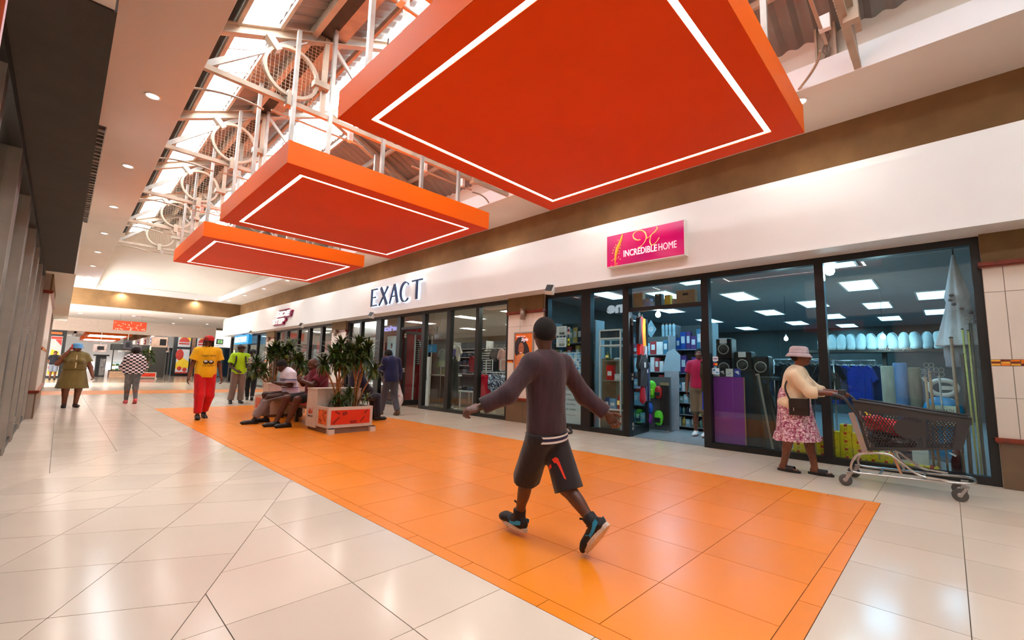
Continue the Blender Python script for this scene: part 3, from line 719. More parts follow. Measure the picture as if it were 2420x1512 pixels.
# ================================================================== left-hand shop fronts
LX = -0.40
base = MB(); base.box(LX-0.10, LX+0.03, 1.0, 13.0, 2.83, 2.92)
w = struct(base.obj('window_5', M_black), 'black framed glass front of the left shop')
M_alu = mat('aluminium edge', (196, 184, 170), 0.3, 0.6, var=0.04)
lp = [(1.0, 1.15), (2.4, 2.55), (3.7, 3.85), (5.15, 5.45), (6.6, 6.9), (8.25, 8.55), (9.55, 9.92), (11.25, 11.52), (12.75, 13.0)]
for a, b in lp:
    q = MB(); q.box(LX-0.12, LX+0.025, a, b, 0, 2.83); q.obj('mullion', M_black, w)
    q = MB(); q.box(LX-0.05, LX+0.028, a-0.012, a, 0.0, 2.83); q.obj('edge_strip', M_alu, w)
for i in range(len(lp)-1):
    q = MB(); q.box(LX-0.04, LX-0.032, lp[i][1], lp[i+1][0], 0.08, 2.83); q.obj('pane', M_glass, w)
    q = MB(); q.box(LX-0.08, LX+0.01, lp[i][1], lp[i+1][0], 0, 0.08); q.obj('sill', M_black, w)
for z in (0.25, 1.55, 2.6):
    for k in range(3):
        q = MB(); q.cyl((LX+0.02, 9.62, z+0.04*k), (LX+0.034, 9.62, z+0.04*k), 0.012, n=8); q.obj('lock_stud', M_alu, w)
pier(13.0, 17.2, 'cream tiled pier between the left shop fronts', x=-0.275, xb=-0.60, sgn=-1, cols=[13.0, 13.6, 14.2, 14.8, 15.4, 16.0, 16.6, 17.2])
base = MB(); base.box(LX-0.10, LX+0.03, 17.2, 27.8, 2.83, 2.92); w = struct(base.obj('window_6', M_black), 'second black framed glass front on the left')
lp = [(17.2, 17.5), (18.9, 19.2), (20.6, 20.9), (22.3, 22.6), (24.0, 24.3), (25.6, 25.9), (27.4, 27.8)]
for a, b in lp:
    q = MB(); q.box(LX-0.12, LX+0.025, a, b, 0, 2.83); q.obj('mullion', M_black, w)
    q = MB(); q.box(LX-0.05, LX+0.028, a-0.012, a, 0.0, 2.83); q.obj('edge_strip', M_alu, w)
for i in range(len(lp)-1):
    q = MB(); q.box(LX-0.04, LX-0.032, lp[i][1], lp[i+1][0], 0, 2.83); q.obj('pane', M_glass, w)
# left fascias
M_char = mat('charcoal fascia', (62, 56, 48), 0.8, var=0.05, vscale=5, bump=0.2, bscale=160)
sbox('fascia_dark', M_char, -0.62, 0.03, 2.89, 12.63, 2.92, 4.04, label='charcoal shop fascia on the left')
sbox('fascia_left_near', M_creamw, -0.62, 0.02, -7, 2.89, 2.93, 4.04)
sbox('fascia_left_far', M_creamw, -0.62, 0.06, 12.63, 27.9, 2.92, 4.04, label='cream shop fascia further along the left')
sbox('wall_left_near', M_creamw, -0.7, LX, -7, 1.0, 0, 2.92)
t = thing('shop_sign', 'white lit letters ne on the charcoal left fascia', 'sign', (0.03, 9.2, 3.6))
text_obj('lettering', 'ne', M_wsign if False else emis('white lit letter', (235, 245, 255), 6.0), face_mx_back(0.0312, 8.95, 3.55), 0.2, 0.002, t, True, 0.012, fit=(0.75, 0.34))
t = thing('shop_sign', 'violet lit letters price on the cream left fascia', 'sign', (0.06, 26.5, 3.6))
text_obj('lettering', 'price', emis('violet lit letter', (190, 180, 255), 6.0), face_mx_back(0.0612, 25.3, 3.5), 0.2, 0.002, t, True, 0.012, fit=(2.3, 0.5))
# small round red sale disc seen at the left edge
t = thing('orange_sign', 'orange wooden sign corner above the charcoal fascia underside', 'sign', (-0.40, 2.6, 2.55))
q = MB(); q.bbox(0.01, 0.06, -1.0, 0.42, 0, 0.30, 0.01); q.obj('board', mat('orange wood', (208, 92, 30), 0.5, var=0.15, vscale=12), t)
q = MB(); q.box(0.012, 0.064, 0.42, 0.432, 0.005, 0.295); q.obj('edge', M_pink, t)

# ================================================================== shop rooms
def room(n, x0, x1, y0, y1, z, mw, mf, mc, lab):
    for nm, b, m in (('wall_shop%d_back' % n, (x1, x1+0.1, y0-0.1, y1+0.1, 0, z+0.1), mw), ('wall_shop%d_near' % n, (x0, x1, y0-0.1, y0, 0, z+0.1), mw), ('wall_shop%d_far' % n, (x0, x1, y1, y1+0.1, 0, z+0.1), mw)):
        struct(sbox(nm, m, *b), lab+' wall')
    struct(sbox('ceiling_shop%d' % n, mc, x0, x1, y0, y1, z, z+0.1), lab+' ceiling')
    return struct(sbox('floor_shop%d' % n, mf, x0, x1, y0, y1, -0.12, 0.0), lab+' floor')
M_teal = mat('grey-brown shop paint', (84, 86, 82), 0.7, var=0.04); M_sceil = mat('shop ceiling', (140, 146, 148), 0.8, var=0.02)
t = NT('grey shop floor tile'); br = t.n('ShaderNodeTexBrick'); t.l(t.coord('Object'), br.inputs['Vector']); br.offset = 0
for k, v in (('Scale', 1), ('Brick Width', .45), ('Row Height', .45), ('Mortar Size', .004)): br.inputs[k].default_value = v
for k, v in (('Color1', (150, 152, 152)), ('Color2', (140, 144, 146)), ('Mortar', (96, 98, 100))): br.inputs[k].default_value = lin(v)
t.l(br.outputs['Color'], t.p.inputs['Base Color']); t.p.inputs['Roughness'].default_value = 0.3
M_sfloor = t.m
room(1, 7.72, 19.0, -2.6, 7.0, 2.95, M_teal, M_sfloor, M_sceil, 'homeware shop')
M_swhite = mat('white shop paint', (214, 206, 196), 0.7, var=0.02); M_wood = mat('brown shop floor', (150, 128, 104), 0.25, var=0.06, vscale=1.5)
room(2, 7.72, 15.5, 7.15, 17.0, 2.95, M_swhite, M_wood, M_swhite, 'clothing shop')
M_sgrey = mat('grey shop paint', (120, 112, 106), 0.7, var=0.03)
room(3, 7.72, 13.0, 17.25, 24.8, 2.95, M_sgrey, M_sfloor, M_swhite, 'sneaker shop')
room(4, 7.72, 12.0, 25.05, 32.9, 2.95, M_swhite, M_sfloor, M_swhite, 'far right shop')
room(5, -5.0, -0.60, 0.9, 27.9, 2.95, M_sgrey, M_sfloor, M_sgrey, 'left shop')
# recessed troffer lights in the shop ceilings
M_troff1 = emis('cool troffer', (150, 216, 255), 11.0); M_troff2 = emis('white troffer', (255, 244, 230), 14.0)
def troffer(loc, label, group, m, sx=1.12, sy=0.46):
    t = thing('troffer_light', label, 'ceiling light', loc, group=group)
    q = MB()
    for b in ((-sx/2-.03, sx/2+.03, -sy/2-.03, -sy/2), (-sx/2-.03, sx/2+.03, sy/2, sy/2+.03), (-sx/2-.03, -sx/2, -sy/2, sy/2), (sx/2, sx/2+.03, -sy/2, sy/2)): q.box(*b, -0.02, 0)
    q.obj('frame', M_trim, t); q = MB(); q.box(-sx/2, sx/2, -sy/2, sy/2, -0.008, -0.002); q.obj('diffuser', m, t); return t
g1 = 'ceiling lights of the homeware shop'; l1 = 'cool white rectangular ceiling light inside the homeware shop'
L0 = troffer((10.45, 1.1, 2.95), l1, g1, M_troff1)
for x, y in ((8.0, 1.15), (13.55, 1.1), (16.6, 1.1), (12.5, 0.13-0.0), (15.6, 0.1), (10.45, 3.2), (13.55, 3.4), (16.6, 3.4), (7.95, 3.35), (8.6, 5.4), (11.6, 5.4), (14.6, 5.4), (17.6, 5.2), (12.5, 2.2), (15.3, 2.25), (18.2, 2.3), (11.0, -1.3), (14.2, -1.2), (9.4, 4.4)): dup(L0, (x, y, 2.95))
g2 = 'ceiling lights of the clothing shop'; l2 = 'white ceiling light inside the clothing shop'
L1 = troffer((9.6, 9.2, 2.95), l2, g2, M_troff2)
for x, y in ((9.6, 11.5), (9.6, 14.4), (12.4, 9.2), (12.4, 11.8), (12.4, 14.6), (8.4, 8.0), (14.4, 10.2)): dup(L1, (x, y, 2.95))
g3 = 'ceiling lights of the sneaker shop'; l3 = 'white ceiling light inside the sneaker shop'
L2 = troffer((9.2, 18.6, 2.95), l3, g3, M_troff2)
for x, y in ((9.2, 20.8), (9.2, 23.2), (11.6, 19.8), (11.6, 22.4)): dup(L2, (x, y, 2.95))
g4 = 'ceiling lights of the shop behind the blue sign'; l4 = 'white ceiling light in the shop behind the blue sign'
L3 = troffer((9.2, 27.0, 2.95), l4, g4, M_troff2); dup(L3, (9.2, 30.2, 2.95))
g5 = 'ceiling lights of the left shops'; l5 = 'dim ceiling light behind the left shop glass'
L4 = troffer((-2.6, 8.0, 2.95), l5, g5, emis('dim troffer', (235, 240, 240), 1.5)); dup(L4, (-2.6, 11.5, 2.95)); dup(L4, (-2.6, 20.5, 2.95)); dup(L4, (-2.6, 25, 2.95)); dup(L4, (-2.6, 4.2, 2.95))
# ================================================================== far crossing and the corridor beyond
sbox('ceiling_crossing', M_ceil, -14, 24, 31.9, 42.2, 4.05, 4.2, label='low plaster ceiling over the crossing')
sbox('wall_bulkhead', mat('pinkish plaster', (206, 184, 168), 0.8, var=0.02), -14, 8.6, 42.0, 42.3, 3.15, 4.05, label='pinkish bulkhead across the far corridor')
sbox('ceiling_far', M_ceil, -14, 24, 42.3, 96, 4.9, 5.0, label='ceiling of the corridor beyond the crossing')
mb = MB()
for y0 in (48, 60, 78): mb.box(0.9, 1.15, y0, y0+11, 4.55, 4.9); mb.box(6.2, 6.45, y0, y0+11, 4.55, 4.9); mb.box(0.9, 6.4, y0, y0+0.3, 4.55, 4.9); mb.box(0.9, 6.4, y0+11, y0+11.3, 4.55, 4.9)
struct(mb.obj('trim_3', M_upst), 'white ceiling upstands in the corridor beyond')
sbox('wall_far_end', M_white, -14, 24, 95.5, 96, 0, 5, label='bright end wall of the far corridor')
sbox('wall_cross_left', M_creamw, -14.2, -14, 27, 96, 0, 5); sbox('wall_cross_right', M_creamw, 24, 24.2, 27, 96, 0, 5)
sbox('wall_cross_near_left', M_creamw, -14, -0.62, 27.95, 28.1, 0, 4.9); sbox('wall_cross_near_right', M_creamw, 7.66, 24, 33.05, 33.2, 0, 4.05)
M_farled = emis('far strip light', (255, 244, 230), 7.0)
gq = 'downlights over the crossing'
for x, y in ((1.2, 33.6), (3.4, 33.4), (3.0, 36.6), (5.2, 35.2), (7.3, 38.6), (5.6, 40.6), (0.6, 38.0), (-1.8, 36.0)):
    downlight((x, y, 4.05), 'small downlight in the low ceiling of the crossing', 80, gq, r=0.09)
for y in (50, 58, 66, 74, 82, 90):
    for x in (2.0, 5.2): spot('far_downlight_beam', (x, y, 4.8), 260, NEUT)
# hanging red banner with white scattered marks
t = thing('hanging_sign', 'orange-red hanging banner box with white confetti marks at the crossing', 'sign', (2.84, 36, 3.08))
q = MB(); q.box(-0.78, 0.78, -0.06, 0.06, 0, 0.57); q.obj('board', mat('red banner', (196, 62, 22), 0.5, var=0.05), t)
M_mark = mat('pale banner mark', (244, 214, 190), 0.5)
for k in range(34):
    q = MB(); a = random.uniform(0, PI); x = random.uniform(-0.72, 0.72); z = random.choice((random.uniform(0.04, 0.2), random.uniform(0.05, 0.5)))
    q.obox((x, -0.063, z), (random.uniform(0.05, 0.10), 0.006, 0.022), Matrix.Rotation(a, 3, 'Y')); q.obj('mark', M_mark, t)
for x in (-0.5, 0.5):
    q = MB(); q.cyl((x, 0, 0.57), (x, 0, 0.97), 0.01, n=6); q.obj('hanger', M_galv, t)
# orange rafts of the far corridor
for (y, lab) in ((66.5, 'distant orange hanging raft with bright strips beyond the crossing'), (80, 'more distant orange hanging raft near the corridor end')):
    t = thing('ceiling_raft', lab, 'ceiling panel', (3.4, y, 3.86)); q = MB()
    q.box(-1.8, 1.8, -4, -3.7, 0, 0.4); q.box(-1.8, 1.8, 3.7, 4, 0, 0.4); q.box(-1.8, -1.5, -3.7, 3.7, 0, 0.4); q.box(1.5, 1.8, -3.7, 3.7, 0, 0.4); q.obj('raft_body', M_raft, t)
    for k in range(4):
        q = MB(); q.box(-1.5, 1.5, -3.2+k*2, -2.9+k*2, 0.05, 0.12); q.obj('light_strip', M_farled, t)
    for x in (-1.0, -0.85, 0.9, 1.05):
        q = MB(); q.box(x-0.02, x+0.02, -3.5, -3.46, 0.4, 1.04); q.obj('hanger', M_dark, t)
# far right block with white fascia, shops under it
sbox('fascia_far', M_white, 6.4, 24, 55.0, 95, 2.62, 3.9, label='white fascia of the block beyond the crossing')
sbox('wall_far_block', M_sgrey, 7.2, 24, 55.4, 95, 0, 2.62)
sbox('wall_band_block', M_brown, 6.9, 24, 55.2, 95, 3.9, 4.9)
sbox('fascia_far_left', M_white, -14, -0.1, 50.0, 95, 2.7, 4.9, label='white fascia on the left beyond the crossing'); sbox('wall_far_left', mat('pale far shop front', (196, 196, 196), 0.6), -14, -0.5, 50.2, 95, 0, 2.7)
t = thing('shop_sign', 'small yellow and blue logo sign on the far white fascia', 'sign', (7.2, 55, 3.2))
for k, (c, z) in enumerate((((240, 210, 40), 0.25), ((40, 110, 200), 0.0))):
    q = MB(); q.bbox(-0.12, 0.12, -0.06, -0.005, z-0.12, z+0.10, 0.02); q.obj('emblem', mat('far logo %d' % k, c, 0.5), t)
for y, c, lab in ((58, (60, 80, 170), 'blue'), (63, (190, 50, 70), 'red'), (69, (120, 50, 140), 'violet'), (76, (50, 60, 90), 'navy')):
    t = thing('shop_sign', 'small %s shop sign plate on the fascia of the far corridor' % lab, 'sign', (6.4, y, 3.1)); q = MB(); q.bbox(-0.08, -0.005, -0.5, 0.5, 0, 0.5, 0.02); q.obj('plate', mat('far plate '+lab, c, 0.5), t)
    q = MB(); q.box(-0.085, -0.08, -0.35, 0.35, 0.18, 0.30); q.obj('lettering_bar', M_wsign, t)
# front of that block: black uprights, cyan lit cooler
w = MB(); w.box(6.9, 9.0, 55.28, 55.36, 2.5, 2.62); w = struct(w.obj('window_7', M_black), 'far shop front with black uprights')
for x in (6.9, 7.15, 7.4, 7.65, 7.9, 8.4, 8.9):
    q = MB(); q.box(x, x+0.06, 55.28, 55.4, 0, 2.5); q.obj('mullion', M_black, w)
for k in range(9):
    q = MB(); q.box(7.05, 7.12, 56+k*2.0, 56.2+k*2.0, 0, 2.6); q.obj('mullion', M_black, w)
t = thing('drinks_cooler', 'cyan lit drinks cooler in the far shop front', 'cooler', (8.15, 55.2, 0))
q = MB(); q.bbox(-0.45, 0.45, -0.35, 0.0, 0.0, 2.3, 0.02); q.obj('cabinet', mat('cooler cabinet', (60, 110, 130), 0.4), t)
q = MB(); q.box(-0.42, 0.42, -0.37, -0.352, 1.9, 2.28); q.obj('header', emis('cooler header', (90, 210, 235), 1.6), t)
q = MB(); q.box(-0.38, 0.38, -0.365, -0.352, 0.35, 1.85); q.obj('door', emis('cooler glow', (90, 150, 165), 0.5), t)
for k in range(4):
    q = MB(); q.box(-0.36, 0.36, -0.38, -0.366, 0.4+k*0.36, 0.62+k*0.36); q.obj('bottle_row', mat('cooler row %d' % k, ((200, 60, 50), (60, 120, 160), (220, 220, 210), (120, 60, 50))[k], 0.4), t)
# burger shop corner with tall poster lights
sbox('wall_burger', M_creamw, 10.3, 24, 45.0, 45.2, 2.6, 4.05, label='cream wall over the far right shop fronts')
w = MB(); w.box(7.1, 10.3, 50.05, 50.2, 3.95, 4.05); w = struct(w.obj('window_8', M_black), 'tall black frames of the burger shop')
for a, b in ((7.1, 7.36), (8.36, 8.80), (9.95, 10.3)):
    q = MB(); q.box(a, b, 50.0, 50.2, 0, 3.95); q.obj('mullion', M_black, w)
for a, b in ((7.36, 8.36), (8.80, 9.95)):
    for z in (0.0, 2.42):
        q = MB(); q.box(a, b, 50.02, 50.2, z, z+0.22); q.obj('transom', M_black, w)
sbox('wall_burger_side', mat('brick patterned strip', (150, 110, 84), 0.7, var=0.3, vscale=9), 8.45, 8.72, 49.98, 50.0, 0, 3.95)
sbox('wall_burger_back', M_black, 7.1, 24, 50.2, 50.4, 0, 4.05)
P_y = mat('poster yellow', (240, 196, 40), 0.5, var=0.05, emit=(240, 196, 40), estr=0.15); P_g = mat('poster grey', (206, 204, 200), 0.5, var=0.03, emit=(206, 204, 200), estr=0.15); P_r = mat('poster tomato', (196, 56, 40), 0.5, var=0.1, vscale=5, emit=(196, 56, 40), estr=0.15)
def ydisc(parent, name, m, x, z, rx, rz, y, a0=0, a1=2*PI, n=18):
    q = MB(); q.prism([(x+rx*math.cos(a0+(a1-a0)*i/n), z+rz*math.sin(a0+(a1-a0)*i/n)) for i in range(n if a1-a0 > 6 else n+1)], lambda u, v, k: (u, y-0.004*k, v)); return q.obj(name, m, parent)
for (x0, x1, lab) in ((7.36, 8.36, 'left of the two'), (8.80, 9.95, 'right of the two')):
    wd = x1-x0; cxp = wd/2
    t = thing('burger_poster', 'tall lit burger poster, upper panel, %s black frames' % lab, 'poster', (x0, 50.0, 2.64)); q = MB(); q.box(0.03, wd-0.03, -0.01, 0.015, 0.0, 1.30); q.obj('sheet', P_g, t)
    ydisc(t, 'yellow_sweep', P_y, cxp+0.1, 0.75, 0.38*wd, 0.42, -0.011); ydisc(t, 'bun', P_r, cxp, 0.42, 0.40*wd, 0.46, -0.016, 0, PI); q = MB(); q.box(cxp-0.4*wd, cxp+0.4*wd, -0.02, -0.012, 0.22, 0.38); q.obj('patty', P_r, t); q = MB(); q.box(cxp-0.42*wd, cxp+0.42*wd, -0.024, -0.012, 0.36, 0.43); q.obj('cheese', P_g, t)
    t = thing('burger_poster', 'tall lit tomato poster, lower panel, %s black frames' % lab, 'poster', (x0, 50.0, 0.22)); q = MB(); q.box(0.03, wd-0.03, -0.01, 0.015, 0.0, 2.2); q.obj('sheet', P_g, t)
    ydisc(t, 'tomato_slice', P_r, 0.25*wd, 1.7, 0.30*wd, 0.5, -0.012); q = MB(); q.prism([(0.03, 0.4), (wd-0.03, 0.5), (wd-0.03, 1.1), (0.4*wd, 1.5), (0.03, 0.9)], lambda u, v, k: (u, -0.012-0.004*k, v)); q.obj('yellow_sweep', P_y, t)
    for dx, dz in ((0.32, 0.45), (0.72, 0.35)): ydisc(t, 'tomato', P_r, dx*wd, dz, 0.17, 0.2, -0.018)
    q = MB(); q.box(0.03, wd-0.03, -0.02, -0.012, 0.0, 0.13); q.obj('foot_strip', P_r, t)
# left corner poster and black post
w = MB(); w.box(-3.5, 0.16, 42.0, 42.15, 2.75, 3.15); w = struct(w.obj('window_9', M_black), 'black framed corner shop beyond the left fronts')
for a, b in ((-3.5, -3.2), (-1.1, -0.55), (0.0, 0.16)):
    q = MB(); q.box(a, b, 41.95, 42.2, 0, 2.75); q.obj('mullion', M_black, w)
q = MB(); q.box(-0.55, 0.0, 41.95, 42.2, 0, 0.12); q.obj('sill', M_black, w)
t = thing('burger_poster', 'narrow tomato and yellow poster in the black corner frame on the left', 'poster', (-0.55, 42.0, 0.12)); q = MB(); q.box(0.01, 0.54, -0.02, 0.02, 0, 2.6); q.obj('sheet', P_g, t)
q = MB(); q.prism([(0.05, 0.1), (0.5, 0.1), (0.5, 0.7), (0.1, 0.95)], lambda u, v, k: (u, -0.022-0.004*k, v)); q.obj('yellow_sweep', P_y, t); q = MB(); q.prism([(0.05, 1.3), (0.5, 1.2), (0.45, 1.6), (0.1, 1.75)], lambda u, v, k: (u, -0.022-0.004*k, v)); q.obj('yellow_sweep', P_y, t)
ydisc(t, 'tomato', P_r, 0.25, 0.55, 0.2, 0.25, -0.027); q = MB(); q.prism([(0.2, 2.4), (0.52, 2.4), (0.52, 2.0)], lambda u, v, k: (u, -0.022-0.004*k, v)); q.obj('tomato_slice', P_r, t)
q = MB(); q.box(0.02, 0.53, -0.026, -0.02, 2.42, 2.58); q.obj('head_strip', P_r, t)
sbox('trim_4', mat('orange head strip', (226, 110, 30), 0.5), -0.7, -0.05, 41.9, 42.0, 2.86, 3.0)
# exit sign box and far right shop fronts
t = thing('exit_sign', 'green running-man exit sign in a pale surround', 'exit sign', (9.55, 45.0, 2.75))
sbox('wall_exit', M_creamw, 9.0, 10.3, 45.0, 45.2, 2.6, 4.05)
q = MB()
for b in ((-0.36, 0.36, 0, 0.1), (-0.36, 0.36, 0.55, 0.7), (-0.36, -0.26, 0.1, 0.55), (0.26, 0.36, 0.1, 0.55)): q.box(b[0], b[1], -0.08, 0.0, b[2], b[3])
q.obj('surround', M_creamw, t); q = MB(); q.box(-0.26, 0.26, -0.03, 0.0, 0.1, 0.55); q.obj('dark_box', M_black, t); q = MB(); q.box(-0.14, 0.2, -0.05, -0.03, 0.18, 0.48); q.obj('panel', emis('exit glow', (150, 200, 120), 1.0), t); q = MB(); q.box(-0.02, 0.06, -0.055, -0.05, 0.2, 0.40); q.ell((0.04, -0.052, 0.43), (0.03, 0.004, 0.03), 8, 5); q.obj('running_man', mat('exit green', (30, 90, 50), 0.5), t)
w = MB(); w.box(9.0, 24, 45.02, 45.2, 2.5, 2.6); w = struct(w.obj('window_10', M_black), 'black shop fronts under the exit sign')
for k in range(9):
    q = MB(); q.box(9.0+k*0.45, 9.09+k*0.45, 44.98, 45.2, 0, 2.5); q.obj('mullion', M_black, w)
for k in range(8):
    q = MB(); q.box(9.09+k*0.45, 9.45+k*0.45, 45.15, 45.2, 0.1, 2.5); q.obj('pane', emis('far pane %d' % (k % 3), ((40, 80, 110), (70, 110, 120), (30, 40, 50))[k % 3], 0.5), w)
# kiosks in the middle of the crossing
t = thing('food_kiosk', 'low wooden food kiosk with glass display and dark canopy beyond the walkers', 'kiosk', (3.1, 45.0, 0))
q = MB(); q.box(-0.4, 2.0, 0, 1.6, 0, 0.42); q.obj('plinth', mat('pale kiosk wood', (206, 160, 124), 0.5, var=0.08), t)
for z in (0.14, 0.28):
    q = MB(); q.box(-0.4, 2.0, -0.006, 0, z-0.006, z+0.006); q.obj('groove', M_dark, t)
q = MB(); q.box(-0.4, 2.0, 0.05, 1.5, 0.42, 0.5); q.obj('counter', M_dark, t); q = MB(); q.box(-0.35, 1.95, 0.1, 0.11, 0.5, 1.15); q.obj('display_glass', M_glass, t)
for k in range(10):
    q = MB(); c = random.choice(((200, 60, 40), (230, 180, 60), (240, 230, 210), (90, 120, 60))); q.bbox(-0.3+k*0.225, -0.12+k*0.225, 0.2, 0.5, 0.5, 0.5+random.uniform(0.1, 0.25), 0.02); q.obj('food_tray', mat('food %d' % k, c, 0.5), t)
    q = MB(); q.bbox(-0.3+k*0.225, -0.12+k*0.225, 0.2, 0.5, 0.85, 0.85+random.uniform(0.06, 0.18), 0.02); q.obj('food_tray', mat('food %d' % ((k*3) % 10), c, 0.5), t)
q = MB(); q.box(-0.35, 1.95, 0.12, 0.6, 0.82, 0.845); q.obj('shelf', M_galv, t)
for x in (-0.35, 1.9):
    q = MB(); q.box(x, x+0.06, 0.1, 0.16, 0.5, 2.5); q.obj('post', M_dark, t)
q = MB(); q.box(-0.45, 2.05, 0, 1.5, 2.05, 2.5); q.obj('canopy', M_dark, t); q = MB(); q.box(0.2, 1.3, -0.02, 0.0, 2.1, 2.45); q.obj('menu_board', mat('menu board', (90, 84, 78), 0.5, var=0.4, vscale=14), t)
t = thing('kiosk_counter', 'black kiosk counter with grey mottled side panel', 'kiosk', (2.2, 45.3, 0))
q = MB(); q.bbox(-0.3, 0.25, 0, 1.2, 0, 1.55, 0.02); q.obj('body', M_black, t); q = MB(); q.box(-0.08, 0.22, -0.012, 0, 0.1, 1.35); q.obj('panel', mat('mottled panel', (110, 104, 98), 0.5, var=0.4, vscale=10), t); q = MB(); q.box(-0.45, 0.4, -0.05, 1.3, 1.55, 1.65); q.obj('top', M_black, t)
for k, (x, z, wd, hh, c) in enumerate(((0.0, 1.85, .75, .55, (176, 150, 140)), (0.95, 2.1, .5, .7, (60, 54, 56)), (2.4, 2.0, .5, .5, (190, 160, 140)))):
    t = thing('kiosk_sign', ('mottled pink sign board over the black counter', 'dark hanging screen over the kiosk counter', 'tan menu board by the food kiosk')[k], 'sign', (2.0+x*1.6, 44.9, z)); q = MB(); q.bbox(-wd/2, wd/2, -0.06, 0.06, 0, hh, 0.01); q.obj('board', mat('kiosk board %d' % k, c, 0.5, var=0.25, vscale=7), t); q = MB(); q.box(-wd*0.2, wd*0.3, -0.065, -0.06, hh*0.25, hh*0.75); q.obj('panel', M_black, t)
    q = MB(); q.box(-0.02, 0.02, -0.02, 0.02, hh, 4.9-z); q.obj('hanger', M_galv, t)
t = thing('sign_pylon', 'tan pylon box with black screen behind the checked-shirt walker', 'sign', (5.35, 44.2, 0))
q = MB(); q.bbox(-0.5, 0.5, -0.2, 0.2, 2.35, 3.14, 0.02); q.obj('head', mat('tan pylon', (176, 140, 118), 0.5, var=0.1), t); q = MB(); q.box(0.0, 0.4, -0.21, -0.2, 2.5, 3.0); q.obj('screen', M_black, t); q = MB(); q.box(-0.45, 0.45, -0.18, 0.18, 0, 2.35); q.obj('column', M_dark, t)
q = MB(); q.box(-0.56, -0.5, -0.2, -0.1, 1.9, 2.4); q.obj('side_lamp', emis('warm lamp', (255, 220, 150), 6), t)
